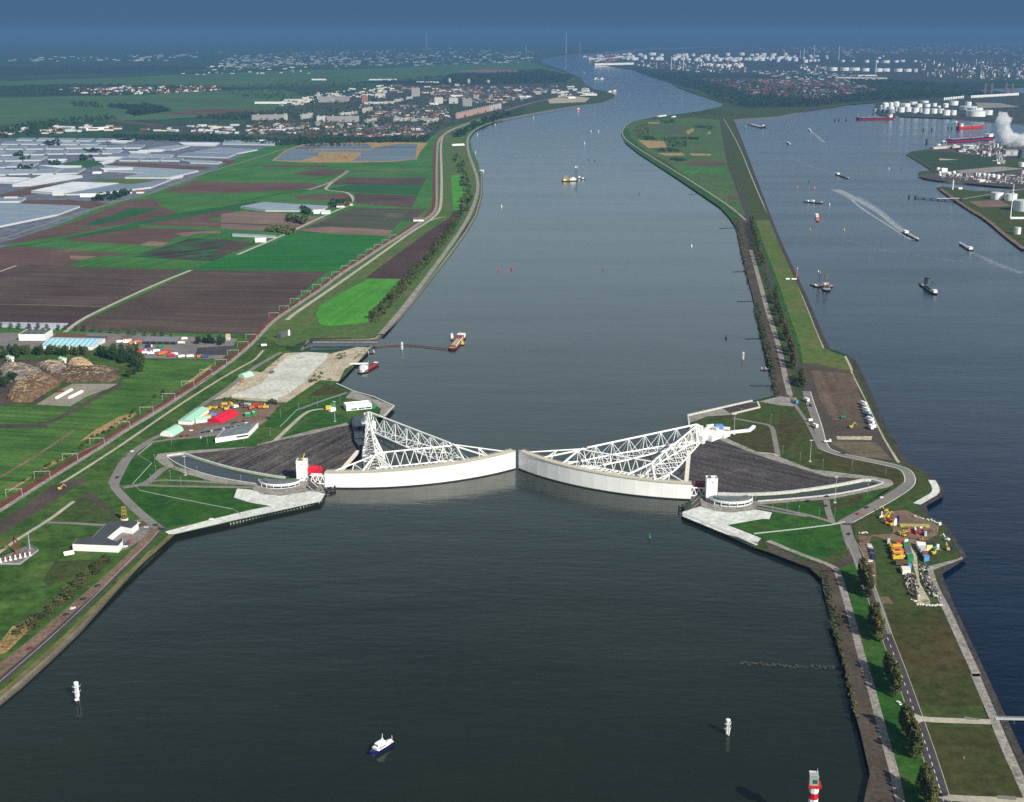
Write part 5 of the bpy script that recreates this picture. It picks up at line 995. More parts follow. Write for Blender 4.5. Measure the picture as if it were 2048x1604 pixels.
def treeproto(name, label, cat, h, rad, leaf, R, nl, size, tall=1.0, group=None, lo=.25):
    r = bpy.data.objects.new(name, None); COL.objects.link(r); r.location = (0, -4000, 0); tag(r, label, cat, group)
    mb = MB(); top = h*.8; mb.tube((0, 0, -1.2), (R.uniform(-.3, .3), R.uniform(-.3, .3), top*.55), .32, 6, .2); mb.tube((0, 0, top*.5), (0, 0, top), .2, 5, .06)
    blobs = []
    for i in range(9):
        a = i*2.4; z = h*(lo+(.92-lo)*i/8); rr = rad*(.72-.42*abs(i/8-.35))*R.uniform(.7, 1.1)
        x, y = math.cos(a)*rr, math.sin(a)*rr
        mb.tube((0, 0, z*.62), (x*.8, y*.8, z), .13, 4, .05); blobs.append((x, y, z, rad*R.uniform(.42, .62)*(1-.3*i/8)))
    link('trunk', mb.mesh('trunk', BARKM), r)
    mb = MB()
    for x, y, z, q in blobs: leaves(mb, x, y, z, q, nl, size, R, tall)
    leaves(mb, 0, 0, h*.55, rad*.7, nl, size, R, h*.45/rad)
    link('crown', mb.mesh('crown', leaf), r)
    return r
TR = random.Random(3)
PROT = {}
for k, (h, rad, lf, nl, sz, tl) in {'bank': (12, 4.6, LEAF, 60, .62, 1.1), 'bank2': (14, 4.4, LEAFO, 56, .6, 1.2), 'pop': (21, 3.9, LEAFO, 135, .55, 1.9), 'pop2': (18, 4.2, LEAFO, 130, .55, 1.6), 'dark': (12, 4.6, LEAFD, 55, .7, 1.1), 'road': (9, 3.2, LEAF, 30, .5, 1.2), 'bush': (5, 3.6, LEAFB, 40, .5, .8)}.items():
    PROT[k] = treeproto('broadleaf_tree' if k != 'bush' else 'shrub', '', 'tree' if k != 'bush' else 'shrub', h, rad, lf, TR, nl, sz, tl, lo=.25 if k != 'bush' else .1)
used = set()
def plant(k, p, sc, label, group, zs=None):
    r = PROT[k]; a = TR.uniform(0, 6.28)
    if k not in used:
        used.add(k); r.location = p; r.rotation_euler = (0, 0, a); r.scale = (sc, sc, zs or sc); r['label'] = label; r['group'] = group; return r
    return dup(r, p, a, label, sc, zs, group)
def along(pts, n, jit=0):
    w = [P(*q) for q in pts]; L = [0]
    for a, b in zip(w, w[1:]): L.append(L[-1]+(b-a).length)
    out = []
    for i in range(n):
        s_ = L[-1]*(i+.5)/n; j = max(k for k in range(len(L)) if L[k] <= s_); j = min(j, len(w)-2)
        p = w[j].lerp(w[j+1], (s_-L[j])/(L[j+1]-L[j])); p = p+Vector((TR.uniform(-jit, jit), TR.uniform(-jit, jit), 0)); out.append(p)
    return out
# rows on the left bank
for p in along([(742, 640), (800, 575), (850, 520), (890, 470), (918, 430)], 44, 3.5) + along([(748, 645), (808, 575), (858, 520), (898, 470), (925, 430)], 26, 3.5): plant(TR.choice(['bank', 'bank2', 'bank']), p, TR.uniform(.65, 1.05), 'bushy bank tree in the long row beside the river quay track, left bank', 'trees in the long left bank row')
LATER = [([(935, 425), (945, 385), (935, 350), (920, 310), (905, 315), (918, 350), (925, 390), (915, 425)], 60, 11, LEAF, 50), ([(900, 272), (930, 258), (955, 243), (985, 232), (1015, 224), (1020, 230), (985, 243), (955, 255), (930, 270), (915, 276)], 110, 15, LEAFD, 51)]
# clumps along the dike road on the right; their long shadows fall to the left
near = [((1722, 1158), (1742, 1198), 9), ((1743, 1244), (1761, 1286), 9), ((1774, 1343), (1797, 1397), 10), ((1809, 1462), (1838, 1522), 10), ((1848, 1580), (1868, 1640), 8)]
wh = ['just past the junction', 'second from the junction', 'third from the junction', 'fourth from the junction', 'at the bottom picture edge']
for ci, (a, b, n) in enumerate(near):
    for p in along([a, b], n, 1.6): plant(TR.choice(['pop', 'pop2']), Vector((p.x-1, p.y, G)), TR.uniform(.78, 1.05), 'thin olive tree in the dike road clump %s' % wh[ci], 'dike road clump %s' % wh[ci])
mids = [S_((325, 70)), S_((340, 140)), S_((362, 212)), S_((388, 292)), S_((402, 375)), S_((430, 462)), S_((572, 868)), S_((605, 990)), S_((645, 1118)), S_((695, 1262)), S_((738, 1420)), S_((775, 1560)), G_((1030, 270))]
for ci, q in enumerate(mids):
    u, v = q[0]; n = 6
    for p in along([(u+1, v-7-ci*.2), (u+5+ci*.2, v+6+ci*.25)], n, 2.2): plant(TR.choice(['pop', 'pop2']), p, TR.uniform(.78, .98), 'olive tree in the %s clump from the far end of the dike road' % ORD[ci+1], 'upper dike road clump, %s from the far end' % ORD[ci+1])
for p in along(S_((455, 545), (500, 650), (530, 745), (545, 820)), 9, 3): plant('bush', p, TR.uniform(.5, .9), 'low shrub on the grass verge between the tree clumps of the dike road', 'shrubs on the dike verge')
# tree belt of the timber yard and the tree-lined lane
for p in along(O_((-40, 470), (300, 470), (700, 480), (1250, 480)), 28, 6) + along(O_((-40, 520), (280, 530)), 5, 5): plant(TR.choice(['dark', 'bank']), p, TR.uniform(.9, 1.15), 'dark green tree in the long belt below the pale blue hall', 'trees in the timber yard belt')
for p in along(O_((1280, 500), (1500, 520), (1700, 600), (1760, 640)), 16, 10): plant('dark', p, TR.uniform(.95, 1.3), 'dark green tree in the broad grove at the right end of the timber belt', 'grove right of the log heaps')
for p in along(O_((1500, 460), (1700, 450), (1830, 480), (1880, 600), (1890, 700), (1760, 790)), 22, 6): plant(TR.choice(['dark', 'bank']), p, TR.uniform(.9, 1.2), 'tree in the curved outer row around the end of the timber belt', 'curved row round the timber grove')
for p in along(O_((-60, 800), (80, 820), (200, 800), (150, 880), (40, 930), (-40, 900)), 7, 6): plant('dark', p, TR.uniform(.7, 1.0), 'dark tree in the small thicket at the left edge by the brown logs', 'thicket at the left edge')
for p in along(O_((-60, 120), (880, 140), (1600, 190), (2400, 260)), 20, 2): plant('road', p, TR.uniform(.8, 1.1), 'young tree in the single row along the lane above the timber yard', 'lane trees above the timber yard')
for p in along([(398, 690), (415, 684), (440, 690)], 10, 10): plant('dark', p, TR.uniform(.7, 1.0), 'tree in the clump beside the coal-dark yard near the railway', 'clump by the dark yard')
for p in along(F_((150, 1180), (300, 1040), (520, 870), (720, 680), (880, 560)), 40, 5): plant('bush', p, TR.uniform(.7, 1.3), 'grey-green shrub in the hedge along the lower left road', 'hedge shrubs, lower left road')
for p in along(D_((190, 1380), (450, 1220), (620, 1120), (760, 1020), (900, 950), (1110, 790), (1330, 650)), 34, 3): plant('bush', p, TR.uniform(.4, .75), 'small dark shrub in the ditch line left of the railway', 'ditch shrubs along the railway')
LATER += [(B_((375, 770), (450, 780), (515, 780), (515, 825), (380, 825)), 22, 13, LEAF, 52), (B_((205, 850), (300, 860), (430, 880), (420, 910), (300, 890), (205, 885)), 30, 12, LEAF, 53)]
LATER += [(B_((690, 690), (720, 650), (870, 640), (860, 680)), 30, 11, LEAFD, 54), (B_((480, 740), (480, 700), (540, 715), (560, 745)), 16, 11, LEAFD, 55)]
LATER += [(A_((740, 650), (780, 610), (900, 590), (1060, 570), (1080, 590), (900, 645)), 60, 10, LEAFD, 56)]
for i_, q in enumerate(((360, 195, 480, 190, 14), (690, 258, 820, 262, 10), (640, 310, 730, 305, 8), (160, 320, 240, 315, 6), (120, 285, 190, 275, 6), (160, 395, 260, 392, 7), (400, 360, 480, 355, 6))): LATER.append((A_((q[0], q[1]-14), (q[2], q[3]-14), (q[2], q[3]+14), (q[0], q[1]+14)), q[4]*2, 11, LEAFD, 60+i_))
for k in PROT:
    if k not in used: bpy.data.objects.remove(PROT[k])

def inside(p, poly):
    c = False; n = len(poly)
    for i in range(n):
        a, b = poly[i], poly[i-1]
        if (a.y > p[1]) != (b.y > p[1]) and p[0] < (b.x-a.x)*(p[1]-a.y)/(b.y-a.y)+a.x: c = not c
    return c
def scatter(px, n, R):
    poly = [P(*q) for q in px]; us = [q[0] for q in px]; vs = [q[1] for q in px]; out = []; tries = 0
    while len(out) < n and tries < n*60:
        tries += 1; u, v = R.uniform(min(us), max(us)), R.uniform(min(vs), max(vs)); p = P(u, v)
        if inside(p, poly): out.append(p)
    return out
def woods(px, n, h, mat, name='treeline', nl=12, seed=1):
    R = random.Random(seed); mb = MB()
    for p in scatter(px, n, R):
        k = h*R.uniform(.7, 1.2); leaves(mb, p.x, p.y, p.z+k*.5, k*.55, nl, k*.26, R, .9)
    return tag(link(name, mb.mesh(name, mat)), kind='stuff')
for px_, n_, h_, m_, s_ in LATER: woods(px_, n_, h_, m_, nl=26, seed=s_)
woods([(742, 645), (800, 578), (850, 522), (892, 472), (916, 430), (926, 430), (902, 474), (862, 524), (812, 580), (752, 648)], 420, 5, LEAF, 'undergrowth', nl=16, seed=80)
woods(I_((500, 0), (545, 20), (640, 460), (690, 640), (720, 820), (700, 800), (600, 360), (555, 190)), 130, 2.4, LEAFB, 'scrub', seed=81)
woods(H_((425, 725), (480, 740), (520, 960), (600, 1170), (560, 1180), (470, 960)), 80, 2.6, LEAFB, 'scrub', seed=82)
woods([(-200, 188), (0, 174), (120, 169), (420, 172), (470, 178), (300, 190), (0, 192)], 900, 16, LEAFD, seed=2)
woods([(215, 210), (300, 209), (330, 218), (280, 222)], 120, 16, LEAFD, seed=3); woods([(250, 226), (320, 216), (345, 222), (270, 232)], 160, 16, LEAFD, seed=4)
woods([(0, 262), (40, 248), (150, 236), (215, 232), (240, 240), (100, 256), (140, 268), (0, 276)], 260, 14, LEAFD, seed=5)
woods([(140, 205), (190, 208), (210, 216), (150, 214)], 60, 16, LEAFD, seed=6)
woods([(390, 236), (470, 226), (545, 225), (480, 240)], 160, 14, LEAFD, seed=7)
woods([(210, 272), (420, 272), (560, 280), (858, 274), (858, 284), (560, 292), (430, 284), (250, 282)], 700, 13, LEAFD, seed=8)
woods([(560, 215), (700, 192), (900, 172), (1010, 172), (1140, 170), (1060, 208), (1000, 220), (940, 236), (880, 260), (700, 275), (560, 275), (470, 262), (500, 244)], 1500, 14, LEAFD, nl=9, seed=9)
woods([(700, 168), (900, 150), (1085, 140), (1150, 152), (1130, 166), (1000, 170), (860, 172)], 900, 18, LEAFD, nl=8, seed=10)
woods([(560, 165), (700, 160), (760, 168), (700, 188), (600, 205), (480, 196), (440, 176)], 500, 16, LEAFD, nl=8, seed=11)
woods([(1455, 208), (1395, 182), (1300, 150), (1240, 134), (1400, 150), (1500, 165), (1760, 180), (1990, 186), (1940, 192), (1700, 205), (1620, 213), (1500, 215)], 2200, 15, LEAFD, nl=8, seed=12)
woods([(1690, 158), (1800, 160), (1960, 178), (1800, 185), (1700, 170)], 500, 15, LEAFD, nl=8, seed=13)
woods(U_((280, 240), (400, 230), (400, 340), (330, 420), (200, 330)), 70, 8, LEAFB, 'scrub', seed=14)
for i, q in enumerate((((330, 375), (440, 370), (510, 420), (360, 425)), ((540, 390), (860, 385), (850, 415), (590, 430)), ((590, 430), (850, 440), (850, 510), (640, 500)), ((460, 530), (700, 520), (820, 560), (500, 560)), ((620, 640), (760, 640), (860, 665), (730, 670)), ((930, 250), (1170, 255), (1160, 300), (950, 275)), ((540, 190), (690, 180), (720, 215), (580, 220)), ((860, 100), (1150, 60), (1420, 100), (1380, 130), (880, 130)), ((870, 390), (1000, 400), (980, 415), (890, 410)))): woods(U_(*q), 70, 6, LEAFD, 'scrub', seed=20+i)
woods(E_((700, 600), (760, 510), (860, 490), (780, 570)), 26, 3, LEAF, 'scrub', seed=31); woods(E_((930, 370), (1000, 345), (1020, 370), (950, 400)), 16, 3, LEAF, 'scrub', seed=32)
woods(K_((780, 150), (960, 110), (1160, 160), (1000, 190)), 30, 3, LEAFB, 'scrub', seed=33); woods(K_((1420, 180), (1560, 150), (1620, 210), (1480, 215)), 18, 4, LEAFB, 'scrub', seed=34)
woods([(715, 700), (722, 697), (735, 700), (700, 738), (690, 745)], 20, 2, LEAFB, 'scrub', seed=35)
woods([(1540, 745), (1550, 742), (1560, 790), (1548, 788)], 30, 3.5, LEAFB, 'scrub', seed=36)
woods(S_((365, 900), (410, 900), (535, 1400), (580, 1600), (530, 1600), (430, 1180)), 300, 4, LEAFB, 'scrub', seed=37)
woods(S_((150, 20), (215, 20), (330, 760), (320, 700), (270, 520), (190, 150)), 220, 4, LEAFB, 'scrub', seed=38)
woods(I_((490, 0), (540, 20), (640, 460), (600, 330), (540, 170)), 60, 2.2, LEAFB, 'scrub', seed=39)
woods(F_((0, 1230), (120, 1110), (240, 1080), (200, 1160), (40, 1300)), 200, 2, paint('reed_straw', (.2, .145, .06), .9, 0, .4, .3), 'reeds', seed=40)
woods(B_((500, 230), (640, 185), (700, 188), (560, 240)), 30, 5, LEAFB, 'scrub', seed=41)
woods(B_((560, 270), (900, 262), (850, 318), (560, 318)), 50, 3, MT('brown'), 'scrub', seed=42)

# ------------------------------------------------------------------ towns
def facade(name, c, win, sc):
    m, n, l, b = newmat(name); t = n.new('ShaderNodeTexCoord'); br = n.new('ShaderNodeTexBrick')
    br.inputs['Color1'].default_value = (*win, 1); br.inputs['Color2'].default_value = (*[x*1.5 for x in win], 1); br.inputs['Mortar'].default_value = (*c, 1)
    br.inputs['Scale'].default_value = 1; br.inputs['Mortar Size'].default_value = 1.1; br.inputs['Brick Width'].default_value = 5.5; br.inputs['Row Height'].default_value = 3.0; br.offset = 0
    mp = n.new('ShaderNodeMapping'); mp.inputs['Rotation'].default_value = (math.pi/2, 0, 0); l.new(t.outputs['Object'], mp.inputs[0]); l.new(mp.outputs[0], br.inputs[0])
    l.new(br.outputs[0], b.inputs['Base Color']); b.inputs['Roughness'].default_value = .6; MATS[name] = m; return m
FAC = [facade('facade_grey', (.3, .29, .28), (.06, .07, .08), 1), facade('facade_light', (.5, .48, .44), (.1, .11, .12), 1), facade('facade_pink', (.5, .3, .25), (.12, .1, .1), 1), facade('facade_brick', (.3, .13, .09), (.06, .05, .05), 1)]
def flat(px0, px1, hpx, k, label, group='apartment blocks of the town'):
    c, rz, L = bar(px0, px1); hm = hpx*mpp(*px0)*1.0
    return build('apartment_block', label, 'apartment block', c, rz, [('wall', FAC[k], [('b', 0, 6, 0, L, 12, hm)]), ('roof', 'dgrey', [('b', 0, 6, hm, L-.6, 11.4, .5)]), ('end_wall', 'cream', [('b', L/2+.3, 6, 0, .6, 12, hm+.6)]), ('stair_head', 'lgrey', [('b', -L*.3, 6, hm+.5, 6, 5, 4), ('b', L*.25, 6, hm+.5, 6, 5, 3)])], group)
FL = [(20, 345, 515, 510, 55, 0, 'longest grey slab block at the left end of the near row'), (350, 380, 515, 515, 60, 1, 'narrow pale end block beside the left grey slab'), (535, 645, 505, 485, 48, 1, 'slanted cream block between the two long grey slabs'), (685, 785, 537, 535, 62, 1, 'pale half of the long slab in the middle of the near row'), (787, 1115, 537, 532, 62, 0, 'grey half of the long slab in the middle of the near row'), (700, 858, 332, 330, 58, 0, 'left half of the tall double slab in the second row'), (862, 1015, 330, 330, 58, 0, 'right half of the tall double slab with white end wall'), (688, 714, 290, 290, 55, 1, 'narrow tower left of the tall double slab'), (832, 910, 270, 268, 32, 1, 'pale block peeking over the tall double slab'), (1148, 1205, 338, 335, 72, 3, 'brick-red tower block right of the double slab'), (1282, 1385, 288, 285, 44, 1, 'pale block in the trees above the brick-red tower'), (1655, 1738, 272, 270, 86, 0, 'tallest grey tower block with a white edge'), (1890, 1975, 348, 345, 64, 1, 'pale tower block left of the white low hall'), (1490, 1570, 328, 318, 26, 1, 'slanted pale low block, left of two'), (1615, 1670, 303, 295, 26, 1, 'slanted pale low block, right of two'), (1195, 1300, 545, 520, 34, 1, 'slanted cream block right of the long slab'), (1490, 1540, 528, 520, 36, 1, 'small cream block in the middle of the right near row'), (1545, 1640, 528, 515, 30, 1, 'cream block second in the right near row'), (1650, 1830, 528, 520, 30, 0, 'long low grey block in the right near row'), (1835, 1935, 545, 520, 36, 1, 'slanted cream block at the right end of the near row'), (930, 1100, 465, 450, 26, 1, 'low pale stepped block in the middle of the town'), (1170, 1255, 440, 425, 48, 1, 'pale block with orange front in the middle of the town'), (350, 630, 322, 315, 22, 1, 'white low range left of the double slab'), (1170, 1480, 352, 345, 24, 1, 'broken white low range below the brick-red tower')]
for x0, x1, y0, y1, h, k, lb in FL: flat(M_((x0, y0))[0], M_((x1, y1))[0], h*.195, k, lb)
for x0, x1, y0, h, k, lb in [(50, 105, 345, 62, 1, 'pale tower block above the white hall near the town centre'), (195, 285, 345, 58, 1, 'grey-white block right of the town centre hall'), (335, 430, 372, 78, 0, 'stepped grey block with trees at its foot, right part of the town'), (445, 500, 300, 40, 0, 'small grey block by the red roofs'), (195, 215, 140, 48, 1, 'left one of three slim white towers at the town edge'), (392, 410, 140, 42, 1, 'middle one of three slim white towers at the town edge'), (590, 610, 146, 40, 1, 'right one of three slim white towers at the town edge'), (255, 300, 175, 28, 1, 'white block between the slim towers')]: flat(X_((x0, y0))[0], X_((x1, y0-1))[0], h*.195, k, lb)
for i in range(11):
    x = 285+i*41; y = 498-i*9.5; flat(X_((x, y))[0], X_((x+36, y-7))[0], 52*.195, 2 if i < 8 else 1, 'pink-fronted riverside block, %s from the left in its row' % ORD[i+1], 'riverside row of pink blocks')
hp = []
for i, (wl, rf, lb) in enumerate((('beige', 'tile', 'terrace with red tiled roof in the town'), ('brick', 'slate', 'terrace with dark grey roof in the town'), ('cream', 'brown', 'pale-walled terrace with brown roof in the town'), ('lgrey', 'lgrey', 'pale flat shed in the town'))):
    r = build('terraced_house' if i < 3 else 'shed', lb, 'house' if i < 3 else 'shed', (0, 0, -50), 0, [('wall', wl, [('g', 0, 0, 0, 34, 9, 5.5, 3.6)]), ('roof', rf, [('g', 0, 0, .05, 34, 9, 5.5, 3.6, 0, {'roof': True, 'over': .4})])], lb+'s') if i < 3 else build('shed', lb, 'shed', (0, 0, -50), 0, [('wall', wl, [('b', 0, 0, 0, 44, 20, 7)]), ('roof', 'white', [('b', 0, 0, 7, 43, 19, .5)])], lb+'s')
    hp.append([r, False, lb])
HR = random.Random(11)
def houses(px, n, wts, quarter, sc=1.0):
    for p in scatter(px, n, HR):
        i = HR.choices(range(4), wts)[0]; r, u, lb = hp[i]; lab = lb.replace('in the town', quarter); a = HR.choice([.15, .15, 1.7, -.5])+HR.gauss(0, .08); s_ = HR.uniform(.8, 1.25)*sc
        if not u: hp[i][1] = True; r.location = p; r.rotation_euler = (0, 0, a); r['label'] = lab; r['group'] = lab
        else: dup(r, p, a, lab, s_, group=lab)
houses(M_((0, 560), (500, 552), (700, 548), (1780, 562), (1780, 690), (1300, 690), (600, 650), (0, 650)), 105, (1, 8, 3, 1), 'in the near quarter above the ponds')
houses(M_((1130, 420), (2040, 400), (2040, 520), (1300, 500)), 36, (1, 7, 3, 1), 'in the middle quarter behind the near slabs')
houses(M_((1250, 160), (1700, 150), (2040, 200), (2040, 255), (1300, 230)), 40, (3, 4, 3, 1), 'in the far quarter by the tall tower', 1.2)
houses(X_((0, 180), (600, 170), (1100, 190), (1250, 200), (1000, 300), (740, 340), (500, 300), (0, 260)), 85, (4, 5, 2, 1), 'in the old riverside quarter', 1.1)
houses(X_((1200, 170), (1580, 160), (1780, 230), (1400, 300), (1250, 240)), 30, (1, 2, 1, 5), 'on the river point', 1.1)
houses(L_((0, 745), (350, 735), (650, 740), (700, 755), (500, 790), (150, 780), (0, 800)), 30, (2, 1, 3, 4), 'in the works left of the town')
houses(L_((800, 755), (1200, 735), (1700, 730), (1700, 770), (1300, 785), (900, 770)), 40, (1, 1, 3, 5), 'in the white row left of the near quarter', .9)
def farhouses(px, n, ks, h, name, seed, w=26):
    R = random.Random(seed); mbs = [MB() for _ in ks]
    for p in scatter(px, n, R):
        i = R.randrange(len(ks)); s_ = R.uniform(.6, 1.5); a = R.choice([.1, .1, 1.6]); mbs[i].gable(p.x, p.y, p.z, w*s_, 11*s_, h*s_, 3*s_, a)
    for i, (k, mb) in enumerate(zip(ks, mbs)): tag(link(name, mb.mesh(name, MT(k))), kind='stuff')
farhouses(L_((330, 520), (900, 500), (1350, 505), (1300, 530), (960, 550), (500, 555)), 240, ['tile', 'cream', 'brick', 'white'], 6, 'distant_village', 5)
farhouses(M_((0, 545), (560, 540), (1780, 555), (1900, 600), (1780, 690), (1200, 690), (600, 660), (0, 660)), 330, ['slate', 'brown', 'roofgrey', 'grey'], 5, 'town_roofs', 15, 16)
farhouses(M_((1100, 360), (1500, 350), (2040, 380), (2040, 530), (1250, 510)), 260, ['slate', 'roofgrey', 'brown', 'grey'], 5, 'town_roofs', 16, 18)
farhouses(X_((0, 150), (600, 160), (1100, 185), (1250, 200), (1000, 300), (740, 350), (300, 330), (0, 330)), 420, ['slate', 'roofgrey', 'grey', 'tile'], 5, 'town_roofs', 17, 20)
farhouses([(560, 215), (640, 205), (800, 185), (800, 170), (700, 178), (560, 205)], 160, ['slate', 'lgrey', 'cream'], 6, 'town_roofs', 18, 24)
farhouses(L_((1000, 440), (1900, 430), (2040, 400), (2040, 330), (1400, 330), (1200, 400)), 120, ['lgrey', 'grey', 'cream'], 7, 'distant_village', 19, 34)
farhouses([(1500, 142), (1700, 144), (1760, 160), (1560, 160)], 160, ['lgrey', 'grey', 'slate'], 6, 'distant_town', 20, 34)
farhouses([(1400, 158), (1690, 160), (1750, 180), (1640, 196), (1500, 188)], 520, ['tile', 'brown', 'roofgrey', 'grey', 'brick'], 5, 'distant_town', 6, 24)
farhouses([(460, 112), (700, 100), (900, 96), (1085, 104), (1080, 118), (1030, 128), (850, 132), (620, 130), (480, 138), (430, 128)], 700, ['grey', 'roofgrey', 'grey', 'roofgrey'], 12, 'distant_city', 7, 45)
farhouses([(1420, 100), (1700, 92), (2048, 88), (2048, 112), (1850, 108), (1700, 108)], 420, ['grey', 'roofgrey', 'grey', 'roofgrey'], 12, 'distant_city', 8, 45)
farhouses([(1160, 112), (1250, 108), (1260, 122), (1190, 126)], 60, ['white', 'brick', 'lgrey'], 14, 'distant_docks', 9, 70)
farhouses([(0, 118), (140, 112), (200, 116), (400, 102), (460, 104), (350, 122), (0, 124)], 60, ['lgrey', 'grey'], 12, 'distant_village', 10, 70)
for (a, b, hm, lb) in ((L_((1490, 607))[0], L_((1690, 607))[0], 8, 'very long white glasshouse with red end beyond the town fields'), (M_((630, 105))[0], M_((775, 105))[0], 9, 'long white barn roof far beyond the double slab'), (M_((1220, 105))[0], M_((1500, 105))[0], 7, 'longest thin white roof at the far wood edge'), (M_((1700, 128))[0], M_((1910, 132))[0], 7, 'second thin white roof at the far wood edge'), (X_((0, 358))[0], X_((85, 356))[0], 8, 'white low hall left of the pale town blocks'), (X_((205, 275))[0], X_((335, 275))[0], 9, 'white hall with flat front near the town centre'), (X_((920, 285))[0], X_((1040, 280))[0], 8, 'white shed between the old quarter and the river point'), (X_((1560, 262))[0], X_((1710, 262))[0], 9, 'long pale shed on the river point, upper one'), (X_((1420, 292))[0], X_((1490, 290))[0], 8, 'white shed on the river point, lower one'), (L_((505, 765))[0], L_((640, 758))[0], 9, 'white roofed hall in the works left of the town'), (M_((40, 742))[0], M_((160, 742))[0], 6, 'white roof at the left end of the ponds'), (Q_((190, 262))[0], Q_((690, 250))[0], 22, 'huge white terminal roof on the far river point'), (Q_((200, 180))[0], Q_((350, 180))[0], 14, 'smaller white roof behind the far terminal roof'), (R_((1370, 490))[0], R_((2000, 500))[0], 8, 'long white roof in front of the far tank row'), (R_((1640, 462))[0], R_((1880, 462))[0], 8, 'short white roof in front of the far tank row')):
    hall('long_shed', lb, 'shed', a, b, 40, hm, 3, 'white', 'white')
# ------------------------------------------------------------------ tanks, stacks and refinery
TANKW = paint('tank_white', (.78, .79, .79), .45, 0, .1, .05); TANKG = paint('tank_grey', (.3, .33, .36), .5, 0, .1, .05); TANKR = paint('tank_roof', (.5, .52, .54), .6, 0, .2, .05)
def tank(px, w, h, label, group, dome=False, mk=None):
    k = mpp(*px); r = w*k/2; hm = h*k*1.02; p = P(*px)
    return build('storage_tank', label, 'tank', (p.x, p.y+r, G), rnd.uniform(0, 3), [('shell', mk or TANKW, [('c', 0, 0, 0, r, hm, None, 28)]), ('tank_roof', TANKW if dome else TANKR, [('s', 0, 0, hm+.05, r*.995, 20, 5, True, .35)] if dome else [('c', 0, 0, hm+.02, r*.97, .4, r*.1, 28)]), ('ladder', 'grey', [('b', -r*.7, -r*.74, 0, .8, .8, hm)])], group)
TT = [(425, 225, 72, 62, 1), (490, 197, 55, 40, 1), (555, 196, 68, 45, 1), (378, 212, 40, 26, 1), (300, 262, 50, 40, 2), (370, 265, 55, 45, 2), (428, 268, 70, 40, 2), (497, 272, 90, 42, 2), (492, 228, 80, 28, 0), (552, 250, 36, 46, 0), (610, 265, 85, 58, 0), (692, 258, 75, 55, 0), (780, 275, 86, 62, 0), (842, 268, 40, 48, 0), (905, 282, 85, 60, 0), (996, 278, 76, 55, 0), (1080, 275, 76, 50, 0), (1143, 300, 90, 60, 0), (1226, 297, 70, 55, 0), (668, 198, 112, 38, 0), (755, 172, 92, 30, 0), (820, 208, 80, 44, 0), (890, 152, 100, 22, 0), (915, 204, 80, 38, 0), (1000, 196, 60, 38, 0), (1052, 210, 42, 24, 0), (1135, 207, 64, 38, 1), (1232, 182, 112, 48, 0), (1402, 186, 72, 44, 0), (1425, 240, 200, 42, 0), (1500, 255, 180, 40, 0), (1640, 296, 112, 54, 0), (1515, 316, 222, 62, 0)]
TT.sort(key=lambda t: (t[1]//30, t[0])); rc = {}
for x, y, w, h, d in TT:
    row = y//30; rc[row] = rc.get(row, 0)+1
    tank(T_((x, y))[0], w*.17, h*.17, '%s terminal tank, %s from the left in the %s row from the back' % ('grey' if d == 2 else ('domed white' if d == 1 else 'white'), ORD[rc[row]], ORD[row-4]), 'tanks of the waterside terminal', d == 1, TANKG if d == 2 else None)
far = [(R_, x, y, w, h) for x, y, w, h in ((1330, 395, 108, 42), (1480, 395, 110, 40), (1612, 395, 128, 38), (1742, 402, 108, 38), (1910, 405, 86, 38), (845, 275, 60, 30), (970, 290, 66, 38), (1030, 278, 50, 28), (1085, 275, 50, 28), (1135, 272, 30, 26), (1450, 282, 50, 26), (1580, 280, 44, 18), (1755, 290, 60, 28), (1885, 292, 42, 30))] + [(Z_, x, y, w, h) for x, y, w, h in ((345, 845, 90, 38), (430, 842, 100, 34), (582, 845, 98, 34), (690, 846, 84, 34), (775, 850, 56, 38), (200, 736, 56, 28), (315, 738, 44, 26), (430, 742, 100, 30), (550, 736, 60, 24), (622, 728, 66, 20), (770, 732, 40, 22))]
for i, (tf, x, y, w, h) in enumerate(far):
    s_ = .15625 if tf is R_ else .17; tank(tf((x, y))[0], w*s_, h*s_, 'white tank in the far refinery rows, %s counted left to right' % ORD[i+1], 'tanks of the far refinery', False, MT('beige') if i == 18 else None)
HR2 = random.Random(5)
def farrow(px, n, w, h, lab):
    for p_ in sorted([(HR2.uniform(px[0], px[2]), HR2.uniform(px[1], px[3])) for _ in range(n)]): tank(p_, w*HR2.uniform(.7, 1.4), h*HR2.uniform(.8, 1.2), lab, lab)
farrow((1255, 110, 1580, 121), 70, 9, 4.5, 'small white tank in the dense far tank farm'); farrow((1390, 117, 1560, 124), 34, 9, 4, 'small white tank in the lower row of the dense far tank farm'); farrow((1400, 131, 1494, 137), 22, 8, 4, 'small white tank in the near cluster below the dense far tank farm'); farrow((1570, 113, 1780, 122), 12, 7, 3, 'scattered small white tank right of the dense far tank farm')
def stack(u, v0, v1, r, label, mk='lgrey', name='chimney', cat='chimney'):
    p = P(u, v1); h = (v1-v0)*mpp(u, v1)*1.0; solo(name, label, cat, p, 0, mk, [('c', 0, 0, 0, r, h, r*.65)], 'tall stacks and masts on the skyline')
for u, v0, v1, lb in ((1628, 90, 117, 'tallest far stack, middle of the refinery skyline'), (1607, 98, 119, 'pale stack left of the tallest far stack'), (1677, 93, 121, 'stack right of the tallest one, beside the smoke'), (1751, 120, 146, 'white stack in front of the big far tanks'), (1568, 101, 112, 'thin stack above the dense tank farm'), (1366, 106, 141, 'dark red topped stack left of the dense tanks'), (1342, 114, 139, 'thin pale stack by the far power house'), (1952, 118, 130, 'small stack at the right refinery'), (1600, 101, 117, 'thin faint stack left of the pair')): stack(u, v0, v1, 7, lb)
